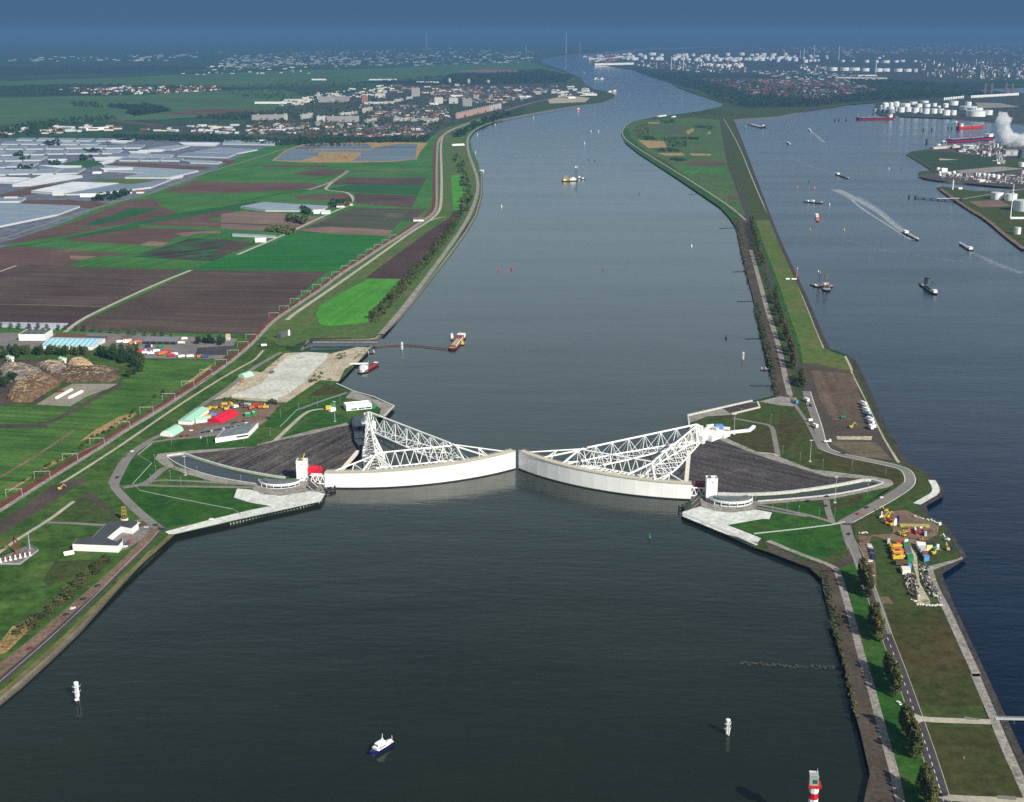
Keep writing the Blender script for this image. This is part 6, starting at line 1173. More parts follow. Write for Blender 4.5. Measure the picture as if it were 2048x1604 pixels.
for u, v0, v1, lb in ((853, 62, 94, 'tall thin mast over the far city, left one'), (1132, 66, 107, 'tall thin mast over the far river bend, right one'), (1160, 86, 104, 'shorter thin mast right of the tall one'), (1052, 92, 106, 'short faint mast over the far harbour'), (2040, 104, 140, 'dark mast at the right picture edge')): stack(u, v0, v1, 6, lb, 'lgrey' if u < 2000 else 'dgrey', 'radio_mast', 'mast')
def clutter(px, n, seed, hmax, name='refinery_plant', ks=('grey', 'lgrey', 'dgrey', 'white', 'rust'), rmin=2, rmax=8):
    R = random.Random(seed); mbs = [MB() for _ in ks]
    for p in scatter(px, n, R):
        mb = R.choice(mbs); h = hmax*R.uniform(.15, 1)**1.6; t = R.random()
        if t < .45: mb.cyl(p.x, p.y, p.z, R.uniform(rmin*.4, rmax*.4), h, n=8)
        elif t < .75: mb.box(p.x, p.y, p.z, R.uniform(rmin, rmax*1.6), R.uniform(rmin, rmax), h*.5, R.uniform(0, 1.5))
        else: mb.tube((p.x, p.y, p.z+h*.4), (p.x+R.uniform(-20, 20), p.y+R.uniform(-10, 10), p.z+h*.4), .7)
    for k, mb in zip(ks, mbs): tag(link(name, mb.mesh(name, MT(k))), kind='stuff')
clutter(Z_((800, 700), (2048, 690), (2300, 800), (2300, 930), (1700, 940), (800, 900)), 520, 1, 46, rmin=6, rmax=26)
clutter([(1250, 122), (1480, 122), (1500, 145), (1420, 146), (1300, 138)], 260, 2, 40, rmin=6, rmax=26)
clutter(R_((850, 330), (1280, 340), (1280, 440), (850, 430)), 90, 3, 40, rmin=6, rmax=26)
clutter(V_((700, 600), (1700, 560), (1740, 780), (1600, 800), (1250, 760), (1000, 700)), 240, 4, 22, rmin=2.5, rmax=11)
clutter(V_((560, 1050), (1000, 1070), (1800, 1090), (2048, 1120), (2048, 1230), (1500, 1210), (700, 1130)), 240, 5, 12, rmin=1.5, rmax=6)
clutter(V_((1590, 820), (1740, 830), (1720, 900), (1600, 900)), 30, 6, 10, rmin=2, rmax=6, ks=('white', 'lgrey'))
for i, (x, y, w, h, d) in enumerate(((640, 1030, 70, 50, 1), (662, 1075, 50, 40, 1), (805, 1090, 60, 56, 1), (900, 1080, 62, 58, 1), (970, 1095, 66, 42, 0), (1320, 1095, 62, 38, 1), (1398, 1100, 60, 42, 1), (1475, 1110, 62, 44, 1), (1550, 1115, 64, 44, 1), (1628, 1140, 66, 56, 1), (2030, 940, 110, 70, 0), (2040, 1060, 60, 60, 0))):
    k = mpp(*V_((x, y))[0]); p = P(*V_((x, y))[0]); s_ = .121; r = w*s_*k/2
    if d and i < 4: build('sphere_tank', 'white ball tank on legs at the middle pier, %s from the left' % ORD[i+1], 'tank', (p.x, p.y+r, G), 0, [('ball', TANKW, [('s', 0, 0, r+2, r, 18, 12)])] + [('leg', 'lgrey', [('c', r*.8*math.cos(a), r*.8*math.sin(a), 0, .5, r+1)]) for a in (0, 1.57, 3.14, 4.71)], 'ball tanks at the middle pier')
    else: tank(V_((x, y))[0], w*s_, h*s_, 'white tank of the middle pier plant, %s from the left' % ORD[i-3], 'tanks of the middle pier', d == 1)
tank(C_((1847, 638))[0], 24, 13, 'left one of two big white tanks on the near pier', 'big tanks of the near pier'); tank(C_((1958, 648))[0], 24, 13, 'right one of two big white tanks on the near pier, behind the mast', 'big tanks of the near pier'); tank(C_((2080, 735))[0], 42, 20, 'open white tank with red rim cut by the right edge', 'big tanks of the near pier'); tank(C_((2003, 915))[0], 13, 13, 'small white tank beside the near pier road', 'big tanks of the near pier')
hall('pier_building', 'white square building between the ball tanks of the middle pier', 'building', V_((690, 1035))[0], V_((780, 1030))[0], 14, 12, 0, 'white', 'lgrey', style='f')
hall('pier_building', 'cream hall on the upper pier beside the dark tanker', 'building', V_((1040, 645))[0], V_((1200, 650))[0], 26, 12, 3, 'cream', 'white')
hall('pier_building', 'long brown jetty shed in front of the dark tanker', 'shed', V_((555, 650))[0], V_((990, 620))[0], 20, 7, 1, 'beige', 'beige')
hall('pier_building', 'cream low building among the pipes of the middle pier', 'building', V_((1315, 1195))[0], V_((1410, 1185))[0], 12, 6, 0, 'cream', 'cream', style='f')
hall('cooling_house', 'dark grey cooling house under the smoke plume', 'building', V_((1740, 760))[0], V_((1970, 760))[0], 30, 20, 0, 'grey', 'dgrey', style='f', extra=lambda L, D, E: [('louvre_panel', 'lgrey', [('b', x, -D/2-.2, 4, L*.3, .3, 12)]) for x in (-L*.32, L*.2)])
solo('cooling_tower', 'broad dark round tower at the right edge under the smoke', 'tower', P(*V_((2040, 800))[0]), 0, 'dgrey', [('c', 0, 14, 0, 16, 30, 14, 24)])
hall('pier_hut', 'white hut by the white post on the near pier', 'hut', V_((970, 1310))[0], V_((1030, 1308))[0], 6, 4, 1, 'white', 'white')
solo('light_post', 'thick white post at the tip of the near pier', 'post', P(*V_((868, 1315))[0]), 0, 'white', [('c', 0, 0, 0, 1.8, 27)])
p = P(*C_((1938, 790))[0]); build('radar_mast', 'very tall white mast with ring platform on the near pier', 'mast', p, 0, [('pole', 'white', [('c', 0, 0, 0, 1.3, 82, .7)]), ('platform', 'white', [('c', 0, 0, 60, 3, 1)]), ('platform', 'white', [('c', 0, 0, 68, 2.4, .8)]), ('base_house', 'white', [('b', 16, 0, 0, 34, 8, 4)])])
o = P(*T_((1745, 40))[0]); 
build('lift_bridge', 'dark lift bridge with paired towers far right above the white railing', 'bridge', (o.x, o.y, G), 0, [('bridge_tower', 'dgrey', [('b', x, y, 0, 15, 12, 70)]) for x in (-95, -50, 50, 95) for y in (0,)] + [('bridge_deck', 'dgrey', [('b', 0, 0, 16, 260, 14, 5)]), ('tower_tie', 'dgrey', [('b', -72, 0, 55, 45, 6, 4), ('b', 72, 0, 55, 45, 6, 4)])])
def pylons(pts, n, label):
    for i, p in enumerate(along(pts, n)):
        if i == 0: r = solo('canal_screen', label, 'screen', p, 0, 'white', [('v', 0, 0, 0, 7, 8, 16)], 'pale wind screens by the canal')
        else: q = r.copy(); COL.objects.link(q); q.location = p
pylons(T_((1420, 95), (1985, 62)), 36, 'pale upright wind screen in the long row beside the far canal')
pylons(T_((1100, 122), (1340, 96)), 12, 'pale upright wind screen in the long row beside the far canal')
# smoke
def smoke(pts, name, dens):
    m = bpy.data.materials.new('smoke'); m.use_nodes = True; n = m.node_tree.nodes; l = m.node_tree.links; n.remove(n['Principled BSDF'])
    v = n.new('ShaderNodeVolumePrincipled'); v.inputs['Color'].default_value = (.97, .98, 1, 1); v.inputs['Density'].default_value = dens; v.inputs['Anisotropy'].default_value = -.35; l.new(v.outputs[0], n['Material Output'].inputs['Volume'])
    mb = MB()
    for p, r in pts: mb.sphere(p.x, p.y, p.z, r, 18, 12)
    ob = tag(link(name, mb.mesh(name, m)), kind='stuff')
    rm = ob.modifiers.new('merge', 'REMESH'); rm.mode = 'VOXEL'; rm.voxel_size = min(r for p, r in pts)*.16
    tx = bpy.data.textures.new('billow', 'CLOUDS'); tx.noise_scale = max(r for p, r in pts)*.55
    dm = ob.modifiers.new('billow', 'DISPLACE'); dm.texture = tx; dm.strength = max(r for p, r in pts)*1.1; dm.mid_level = .5
    return ob
base = P(*V_((1900, 700))[0]); k = mpp(*V_((1900, 700))[0])*.121
SR = random.Random(2); pl = []
for x, y, r in ((2150, 560, 60), (2090, 580, 62), (2030, 585, 60), (1960, 590, 64), (1890, 590, 66), (1820, 575, 66), (1760, 545, 66), (1720, 500, 68), (1690, 450, 72), (1670, 390, 78), (1650, 330, 82), (1640, 275, 80), (1620, 230, 62), (1700, 250, 50)):
    pl.append((Vector((base.x+(x-1900)*k, base.y+SR.uniform(-10, 10), G+18+(700-y)*k*1.03)), r*k*(1.75 if x > 1740 else 1.4)))
smoke(pl, 'smoke_plume', .05)
b2 = P(*R_((1640, 250))[0]); k2 = mpp(*R_((1640, 250))[0])*.15625
smoke([(Vector((b2.x+(x-1640)*k2, b2.y, G+(262-y)*k2)), r*k2) for x, y, r in ((1620, 245, 14), (1580, 232, 18), (1540, 215, 22), (1500, 195, 24), (1460, 170, 24), (1430, 150, 20))], 'smoke_plume', .006)
# ------------------------------------------------------------------ boats
def boat(name, label, cat, stern, bow, B, parts, group=None, hullmk='black', top=2.2, draft=-.6, hkw=None, boot=None, deckmk='grey'):
    a, b = P(*stern, 0), P(*bow, 0); d = b-a; L = d.length; rz = math.atan2(d.y, d.x)
    ps = [('hull', hullmk, [('h', L, B, draft, top, hkw or {})])]
    if boot: ps.append(('waterline_band', boot, [('h', L*1.004, B*1.012, draft, top*.32, hkw or {})]))
    ps.append(('deck', deckmk, [('h', L*.93, B*.9, top*.9, top+.06, {k: v for k, v in (hkw or {}).items() if k != 'zbow'})]))
    for pn, mk, sh in parts: ps.append((pn, mk, [tuple(s(L, B) if callable(s) else s for s in q) if not callable(q) else q(L, B) for q in sh]))
    return build(name, label, cat, (a+b)/2, rz, ps, group)
X = lambda f, w=0: (lambda L, B: f*L+w)
boat('motor_yacht', 'white motor yacht with dark blue hull in the dark foreground water', 'yacht', (785, 1486), (740, 1513), 5.4, [
    ('cabin', 'white', [lambda L, B: ('b', L*.05, 0, 2.2, L*.48, B*.78, 1.9)]), ('saloon_window', 'glass', [lambda L, B: ('b', L*.06, -B*.392, 2.9, L*.3, .06, .7), lambda L, B: ('b', L*.06, B*.392, 2.9, L*.3, .06, .7)]),
    ('wheelhouse', 'white', [lambda L, B: ('b', L*.08, 0, 4.1, L*.26, B*.66, 1.5), lambda L, B: ('b', L*.02, 0, 5.6, L*.3, B*.7, .2)]), ('windscreen', 'glass', [lambda L, B: ('b', L*.212, 0, 4.5, .1, B*.6, .8)]),
    ('radar_arch', 'white', [lambda L, B: ('t', (-L*.05, -B*.25, 5.6), (-L*.06, -.2, 8), .2), lambda L, B: ('t', (-L*.05, B*.25, 5.6), (-L*.06, .2, 8), .2), lambda L, B: ('c', -L*.06, 0, 8, .16, 2.6)]),
    ('dinghy', 'white', [lambda L, B: ('b', -L*.36, 0, 2.5, 3.4, 1.6, .8)]), ('bulwark', 'white', [lambda L, B: ('b', L*.0, -B*.47, 2.2, L*.5, .15, .7), lambda L, B: ('b', 0, B*.47, 2.2, L*.5, .15, .7)]), ('ensign_staff', 'white', [lambda L, B: ('c', -L*.48, 0, 2.2, .12, 3.4)])], hullmk=paint('yacht_blue', (.008, .008, .075), .25), top=2.3, hkw=dict(bow=.34, zbow=1.0), deckmk='cream')
sw = lambda x, l, w, h, z=2.4, p='wheelhouse', mk='white': (p, mk, [lambda L, B: ('b', L*x, 0, z, L*l, B*w, h), lambda L, B: ('b', L*x, 0, z+h, L*l*1.06, B*w*1.06, .25)])
mast = lambda x, h, z=2.4, mk='lgrey': ('mast', mk, [lambda L, B: ('c', L*x, 0, z, .3, h, .15)])
boat('hopper_barge', 'red barge with sand-filled open hold at the end of the floating pipeline', 'barge', (925, 674), (902, 701), 13, [('hold', 'tan', [lambda L, B: ('b', L*.05, -1, 2.3, L*.55, B*.62, .5)]), ('coaming', 'rust', [lambda L, B: ('b', L*.05, -B*.36, 2.4, L*.62, .6, 1.2), lambda L, B: ('b', L*.05, B*.3, 2.4, L*.62, .6, 1.2)]), sw(-.4, .14, .8, 4), ('crane_frame', 'rust', [lambda L, B: ('b', -L*.27, 0, 2.4, 1.5, B*.9, 5), lambda L, B: ('b', L*.38, 0, 2.4, 1, B*.7, 3)]), ('pipe_boom', 'white', [lambda L, B: ('t', (-L*.3, B*.36, 5), (L*.35, B*.34, 4), .5)]), mast(-.34, 9)], hullmk='dred', top=2.4, hkw=dict(bow=.1))
boat('tugboat', 'small blue and white tug beside the sand barge', 'tug', (905, 681), (903, 671), 5, [sw(.05, .4, .7, 3, 1.6), mast(-.1, 6, 4)], hullmk='navy', top=1.6)
boat('work_boat', 'small yellow-decked work boat on the right side of the sand barge', 'boat', (925, 691), (924, 683), 5.5, [('deck_house', 'yellow', [lambda L, B: ('b', 0, 0, 1.2, L*.5, B*.6, 2.4)])], hullmk='black', top=1.2, deckmk='yellow')
boat('hopper_barge', 'dark red hopper barge with white bow and wheelhouse moored below the sand depot', 'barge', (722, 745), (755, 727), 11, [('hold', 'dred', [lambda L, B: ('b', L*.12, 0, 2.3, L*.5, B*.7, .3)]), ('coaming', 'rust', [lambda L, B: ('b', L*.12, B*.4, 2.4, L*.55, .5, 1.3), lambda L, B: ('b', L*.12, -B*.4, 2.4, L*.55, .5, 1.3)]), sw(-.33, .16, .7, 4.4), ('foredeck', 'white', [lambda L, B: ('b', L*.41, 0, 2.4, L*.1, B*.5, .5)]), mast(-.05, 8)], hullmk='dred', top=2.4, hkw=dict(bow=.2))
boat('pontoon', 'small dark pontoon with white deckhouses left of the hopper barge', 'pontoon', (718, 747), (735, 743), 8, [('deck_house', 'white', [lambda L, B: ('b', -L*.1, 0, 1.5, L*.3, B*.5, 2.4)])], hullmk='black', top=1.5, hkw=dict(bow=.05))
a, b = P(699, 733, 0), P(736, 732, 0); solo('landing_bridge', 'white landing bridge from the sand depot to the hopper barge', 'bridge', (a+b)/2, math.atan2((b-a).y, (b-a).x), 'white', [('b', 0, 0, 3, (b-a).length, 4.5, 1.2), ('b', -8, 0, -1, 1, 4, 4), ('b', 8, 0, -1, 1, 4, 4)])
o = P(742, 706, 0); build('landing_stage', 'small dark landing stage with white posts below the creek mouth', 'landing stage', o, .3, [('deck', 'dgrey', [('b', 0, 0, .8, 11, 6, .8)])] + [('post', 'white', [('c', x, y, -1, .5, 4)]) for x in (-4, 4) for y in (-2.5, 2.5)] + [('gangway', 'galv', [('b', -14, 1, 1.6, 18, 1.4, .4)])])
o = P(1527, 740, 0); build('landing_stage', 'small dark landing stage with white posts off the right bank trees', 'landing stage', o, 0, [('deck', 'dgrey', [('b', 0, 0, .8, 8, 5, .8)])] + [('post', 'white', [('c', x, 0, -1, .5, 5)]) for x in (-2.5, 2.5)] + [('gangway', 'galv', [('b', 11, 0, 1.4, 15, 1.2, .4)])])
def pipeline(pts):
    w = smooth([P(u, v, 1.4) for u, v in pts], 2); o = P(*pts[0], 0); root = bpy.data.objects.new('floating_pipeline', None); COL.objects.link(root); root.location = o
    tag(root, 'dark red floating pipeline on pontoons from the creek mouth to the sand barge', 'pipeline'); mb = MB()
    for a, b in zip(w, w[1:]): mb.tube(a-o, b-o, .5, 6)
    link('pipe', mb.mesh('pipe', paint('pipe_brown', (.13, .03, .025), .6)), root)
    tot = [0]
    for a, b in zip(w, w[1:]): tot.append(tot[-1]+(b-a).length)
    for i in range(12):
        s_ = tot[-1]*(i+.8)/12.6; j = max(k for k in range(len(tot)-1) if tot[k] <= s_); p = w[j].lerp(w[j+1], (s_-tot[j])/(tot[j+1]-tot[j]))-o
        mb = MB(); mb.box(p.x, p.y, -1.9, 7, 4.4, 2.0, .3); mb.box(p.x, p.y, .1, 3, 1.6, 1.0, .3); link('pontoon', mb.mesh('pontoon', MT('brown')), root)
pipeline([(745, 692), (752, 692.5), (775, 690), (805, 688), (830, 690), (862, 694), (896, 697)])
boat('cutter_dredger', 'cream and yellow dredger with two tall spuds in mid river', 'dredger', (1154, 361.5), (1123, 363), 14, [('pump_house', 'cream', [lambda L, B: ('b', -L*.2, 0, 2, L*.4, B*.7, 6), lambda L, B: ('b', -L*.25, 0, 8, L*.2, B*.5, 3)]), ('ladder_frame', 'yellow', [lambda L, B: ('t', (L*.05, 0, 3), (L*.2, 0, 17), 1), lambda L, B: ('t', (L*.2, 0, 17), (L*.42, 0, 3), 1), lambda L, B: ('b', L*.25, 0, 2, L*.14, B*.6, 6)]), ('spud', 'dgrey', [lambda L, B: ('c', -L*.44, 4, -2, .9, 40)]), ('spud', 'dgrey', [lambda L, B: ('c', -L*.34, 4, -2, .9, 40)]), ('spud_cap', 'white', [lambda L, B: ('c', -L*.44, 4, 38, 1.4, 6)]), ('spud_cap', 'white', [lambda L, B: ('c', -L*.34, 4, 38, 1.4, 6)]), sw(.34, .12, .6, 4)], hullmk='black', top=2.2, hkw=dict(bow=.08))
boat('tugboat', 'white tug just right of the cream dredger', 'tug', (1154, 357), (1161, 356), 6, [sw(.05, .4, .7, 4, 1.8)], hullmk='dgrey', top=1.8)
boat('tugboat', 'outermost dark tug with white deck right of the cream dredger', 'tug', (1162, 359), (1170, 358), 6, [sw(-.1, .4, .7, 3, 1.8)], hullmk='black', top=1.8)
def wake(name, pts, w0, w1, label, dens=.5):
    wpts = smooth([P(u, v, .05) for u, v in pts], 2); mb = MB(); n_ = len(wpts)
    for i in range(n_-1):
        d = (wpts[i+1]-wpts[i]).normalized(); nn = Vector((-d.y, d.x, 0)); a_ = w0+(w1-w0)*i/(n_-1); b_ = w0+(w1-w0)*(i+1)/(n_-1)
        mb.add([wpts[i]+nn*a_, wpts[i]-nn*a_, wpts[i+1]-nn*b_, wpts[i+1]+nn*b_], [(3, 2, 1, 0)])
    m, n, l, b = newmat(name); b.inputs['Base Color'].default_value = (.6, .66, .68, 1); b.inputs['Roughness'].default_value = .8
    tr_ = n.new('ShaderNodeBsdfTransparent'); mxs = n.new('ShaderNodeMixShader'); t = n.new('ShaderNodeTexCoord')
    f = ramp(n, l, noise(n, l, t.outputs['Object'], .12, 6, .75), [(.62-dens*.35, (0, 0, 0)), (.62+.2, (dens,)*3)])
    l.new(f, mxs.inputs[0]); l.new(tr_.outputs[0], mxs.inputs[1]); l.new(b.outputs[0], mxs.inputs[2]); l.new(mxs.outputs[0], n['Material Output'].inputs['Surface'])
    tag(link('wake', mb.mesh('wake', m)), kind='structure')
boat('river_barge', 'dark motor barge with a long white wake crossing the canal', 'barge', (1808, 465), (1837, 481), 11, [sw(-.38, .16, .75, 4), ('hatch_cover', 'grey', [lambda L, B: ('b', L*.05, 0, 2.4, L*.58, B*.75, 1.1)]), ('bow_bulwark', 'white', [lambda L, B: ('b', L*.43, 0, 2.4, L*.07, B*.4, 1)]), mast(.4, 6)], hullmk='black', top=2.4)
wake('wake_a', C_((1100, 905), (1000, 830), (900, 740), (780, 670), (660, 610), (540, 555)), 5, 15, '', .9); wake('wake_b', C_((1110, 940), (960, 840), (830, 760), (740, 700), (640, 610), (540, 555)), 2.5, 5, '', .9); wake('wake_c', C_((1165, 935), (1060, 850), (960, 770), (860, 690), (720, 610)), 2, 5, '', .6); wake('wake_d', C_((1195, 955), (1150, 960), (1110, 935)), 3, 4, '', .95)
boat('river_barge', 'dark low barge sailing away up the canal, wake to its left', 'barge', (1673, 349), (1698, 358), 11, [sw(-.4, .14, .75, 4), ('hatch_cover', 'dgrey', [lambda L, B: ('b', .03*L, 0, 2, L*.6, B*.75, 1.4)]), ('bow_bulwark', 'white', [lambda L, B: ('b', L*.43, 0, 2, L*.07, B*.4, 1)])], hullmk='black', top=2.2)
wake('wake_e', C_((560, 440), (450, 405), (300, 350), (150, 290)), 5, 14, '', .4)
boat('river_barge', 'dark barge with white stern wheelhouse near the right edge of the canal', 'barge', (1943, 502), (1919, 487), 10, [sw(-.38, .14, .75, 4), ('hatch_cover', 'grey', [lambda L, B: ('b', .08*L, 0, 2, L*.6, B*.75, 1.4)]), ('bow_bulwark', 'white', [lambda L, B: ('b', L*.45, 0, 2, L*.05, B*.4, 1)])], hullmk='black', top=2.2)
wake('wake_f', C_((1610, 1050), (1700, 1090), (1800, 1140), (1950, 1200), (2060, 1230)), 5, 12, '', .6); wake('wake_g', C_((640, 960), (900, 1040), (1200, 1085), (1500, 1130), (1780, 1150)), 6, 9, '', .38)
boat('tug_convoy', 'group of lashed barges with white houses in the canal above the red boat', 'barge', (1610, 403), (1646, 407), 20, [('deck_house', 'white', [lambda L, B: ('b', -L*.1, 2, 2, 9, 6, 4)]), ('deck_house', 'white', [lambda L, B: ('b', -L*.32, -3, 2, 6, 5, 3)]), ('hatch_cover', 'rust', [lambda L, B: ('b', L*.2, 0, 2, L*.3, B*.4, 1.5)]), ('deck_cargo', 'lgrey', [lambda L, B: ('b', L*.33, 4, 2, 8, 5, 2)])], hullmk='black', top=2)
boat('work_boat', 'red and white work boat below the lashed barges', 'boat', (1633, 430), (1636, 444), 9, [sw(-.2, .3, .7, 4, 2), ('deck_cargo', 'orange', [lambda L, B: ('b', L*.15, 0, 2, L*.3, B*.7, 1.5)]), ('outrigger', 'red', [lambda L, B: ('b', -L*.1, B*.8, .8, 3, B*.8, .8)])], hullmk='red', top=2)
boat('spud_pontoon', 'round-ended dark pontoon with two tall posts beside the canal dike', 'pontoon', (1626, 569), (1639, 575), 13, [('deck_gear', 'lgrey', [('b', -1, 2, 1.8, 5, 3, 3), ('b', 3, -3, 1.8, 6, 4, 2)]), ('spud', 'dgrey', [('c', -4, 4, -1, .6, 26)]), ('spud', 'dgrey', [('c', 4, 4, -1, .6, 25)]), ('spud_cap', 'white', [('c', -4, 4, 24, .9, 3)]), ('spud_cap', 'white', [('c', 4, 4, 23, .9, 3)])], hullmk='black', top=1.8, hkw=dict(bow=.3))
boat('bucket_dredger', 'dark dredger with green derrick next to the round pontoon', 'dredger', (1648, 570), (1655, 583), 14, [('derrick', paint('derrick_green', (.12, .14, .07), .6), [('t', (-8, -4, 2), (-6, 0, 30), .6), ('t', (-8, 4, 2), (-6, 0, 30), .6), ('t', (0, -4, 2), (-6, 0, 24), .5), ('t', (0, 4, 2), (-6, 0, 24), .5), ('c', -6, 0, 28, .4, 7), ('b', -6, 0, 22, 1, 8, 1)]), ('bridge', 'white', [('b', -5, 0, 6, 4, 9, 2.6)]), ('deck_gear', 'brown', [('b', 4, 0, 2, 12, 8, 3), ('b', 9, 3, 2, 4, 3, 5), ('b', 2, -5, 2, 5, 3, 4)])], hullmk='black', top=2.2, hkw=dict(bow=.15))
boat('flat_barge', 'small red-edged flat barge right of the derrick dredger', 'barge', (1655, 567), (1663, 575), 8, [('deck_cargo', 'dgrey', [('b', 0, 0, 1.5, 8, 4, 1.6)])], hullmk='dred', top=1.5, hkw=dict(bow=.05))
boat('dredger', 'black dredger with folded cranes alone in the dark right canal', 'dredger', (1843, 568), (1873, 590), 12, [('crane_tower', 'black', [lambda L, B: ('b', -L*.34, 3, 2.4, 5, 5, 12), lambda L, B: ('t', (-L*.34, 3, 14), (-L*.15, 5, 16), .9)]), ('crane_boom', 'dgrey', [lambda L, B: ('t', (L*.05, 2, 3), (-L*.02, 6, 14), .6), lambda L, B: ('t', (-L*.02, 6, 14), (L*.12, 8, 10), .5)]), ('deck_gear', 'dgrey', [lambda L, B: ('b', -L*.08, 0, 2.4, L*.2, B*.6, 3), lambda L, B: ('b', L*.18, 0, 2.4, L*.14, B*.7, 4), lambda L, B: ('c', L*.05, -2, 2.4, 1.6, 5)]), sw(.38, .1, .5, 4)], hullmk='black', top=2.4)
boat('motor_boat', 'white launch in the canal, lower left one of two far boats', 'boat', (1571, 285), (1583, 291), 6, [sw(0, .5, .7, 4, 1.8)], hullmk='dgrey', top=1.8)
boat('motor_boat', 'white launch leaving a bright wake, upper right one of two far boats', 'boat', (1623, 264), (1616, 258), 6, [sw(0, .5, .7, 4, 1.8)], hullmk='white', top=1.8); wake('wake_h', [(1622, 263), (1632, 270), (1648, 285)], 4, 8, '', .8)
boat('deck_barge', 'wide rust-coloured barge moored at the far end of the canal', 'barge', (1501, 249), (1527, 256), 34, [('deck_cargo', 'rust', [lambda L, B: ('b', L*(i-2.5)*.15, B*(j-1)*.28, 3, L*.11, B*.2, 2.5+((i*7+j*3) % 4)) for i in range(6) for j in range(3)]), ('deck_house', 'white', [lambda L, B: ('b', L*.3, B*.3, 3, 12, 8, 8)])], hullmk='dred', top=4, hkw=dict(bow=.06))
def tanker(stern, bow, B, hm, label, boot='red', top=9, house='white', extra=()):
    return boat('tanker', label, 'tanker', stern, bow, B, [('superstructure', house, [lambda L, B: ('b', -L*.41, 0, top, L*.09, B*.85, 9), lambda L, B: ('b', -L*.41, 0, top+9, L*.07, B, 4)]), ('funnel', hm if hm != 'black' else 'cream', [lambda L, B: ('b', -L*.455, 0, top, L*.03, B*.3, 17)]), ('deck_pipes', 'grey', [lambda L, B: ('b', L*.05, 0, top, L*.7, 2, 2), lambda L, B: ('b', 0, 0, top+1, 4, B*.7, 2)]), ('mast', 'lgrey', [lambda L, B: ('c', L*.0, 0, top, .7, 16)]), ('mast', 'lgrey', [lambda L, B: ('c', L*.15, 0, top, .7, 14)]), ('mast', 'white', [lambda L, B: ('c', L*.44, 0, top, .7, 16)])] + list(extra), 'tankers in the far harbour', hullmk=hm, top=top, draft=-1, boot=boot, deckmk='rust', hkw=dict(bow=.14, zbow=3))
tanker((1786, 238), (1711, 239), 30, 'black', 'black tanker with white superstructure moored at the terminal tanks')
tanker((1915, 257), (1968, 254), 26, paint('tanker_red', (.5, .03, .03), .5), 'bright red tanker with white superstructure in the far harbour', None)
tanker((1985, 277), (1892, 284), 28, 'navy', 'dark tanker with red waterline partly behind the smoke plume')
boat('coaster', 'small green coaster behind the bright red tanker', 'ship', (1914, 246), (1894, 248), 12, [sw(-.38, .14, .7, 6, 3)], hullmk='teal', top=3)
boat('tugboat', 'grey tug at the bow of the dark tanker', 'tug', (1882, 286), (1894, 284), 9, [sw(-.1, .3, .6, 5, 2), mast(.1, 9)], hullmk='navy', top=2.4)
boat('motor_boat', 'pale launch by the brown jetty shed', 'boat', (1872, 291), (1884, 290), 6, [sw(0, .4, .6, 3, 1.6)], hullmk='lgrey', top=1.6)
boat('light_vessel', 'small red and white vessel in the far river bend', 'boat', (1152, 221), (1160, 219), 8, [sw(.1, .3, .7, 7, 3)], hullmk='red', top=3)
for st, bw, lb, hk in (((1215, 186), (1224, 184), 'white ferry at the river point', 'white'), ((1224, 184), (1234, 183), 'yellow work vessel at the river point', 'yellow'), ((1188, 158), (1196, 158), 'white boat in the far reach, left of three', 'white'), ((1200, 158), (1208, 158), 'white boat in the far reach, right of three', 'white'), ((1193, 160), (1198, 161), 'white boat in the far reach, lowest of three', 'white'), ((1163, 145), (1170, 147), 'faint white boat at the far left bank', 'white')): boat('motor_boat', lb, 'boat', st, bw, 12, [sw(0, .5, .6, 8, 4)], 'far boats', hullmk=hk, top=4)
# ------------------------------------------------------------------ marks and buoys
def daymark(px, h, label):
    p = P(*px, 0); s_ = h/12
    return build('daymark_tower', label, 'beacon', p, .4, [('pile', 'white', [('c', 0, 0, -2, .9, 5)]), ('drum', 'white', [('c', 0, 0, 1.2, 1.5, 3.2, None, 16)]), ('drum', 'white', [('c', 0, 0, 4.6, 1.35, 3.2, None, 16)]), ('drum', 'white', [('c', 0, 0, 8.2, 1.35, 3.0, 1.5, 16)]), ('gallery', 'galv', [('c', 0, 0, 4.4, 2.0, .2), ('t', (2.4, 0, 4.5), (2.4, 0, 5.7), .12), ('t', (-2.4, 0, 4.5), (-2.4, 0, 5.7), .12)]), ('gallery', 'galv', [('c', 0, 0, 8, 2.0, .2), ('t', (2.4, 0, 8), (2.4, 0, 9.2), .12), ('t', (-2.4, 0, 8), (-2.4, 0, 9.2), .12)]), ('ladder', 'galv', [('b', 0, -1.8, -1, .5, .2, 12)])], 'white daymark towers in the river', s_)
daymark((155, 1396), 12.5, 'white daymark tower with two galleries, lower left water')
daymark((1455, 1469), 11.5, 'white daymark tower with two galleries, lower right water')
daymark((1486, 719), 11, 'white daymark tower near the right bank upstream of the gates')
daymark((804, 700), 12, 'white daymark tower beside the floating pipeline')
o = P(158, 1414, 0); build('mooring_pile', 'thin black pile with small white cap in front of the lower left daymark', 'pile', o, 0, [('pile', 'black', [('c', 0, 0, -1, .5, 6)]), ('cap', 'white', [('b', -.8, 0, 5, 2.4, 1.6, 1.2)]), ('rail', 'white', [('t', (-.8, -.6, 5), (.6, -.9, 7), .12), ('t', (.8, -.6, 5), (.9, -.6, 7), .12)])])
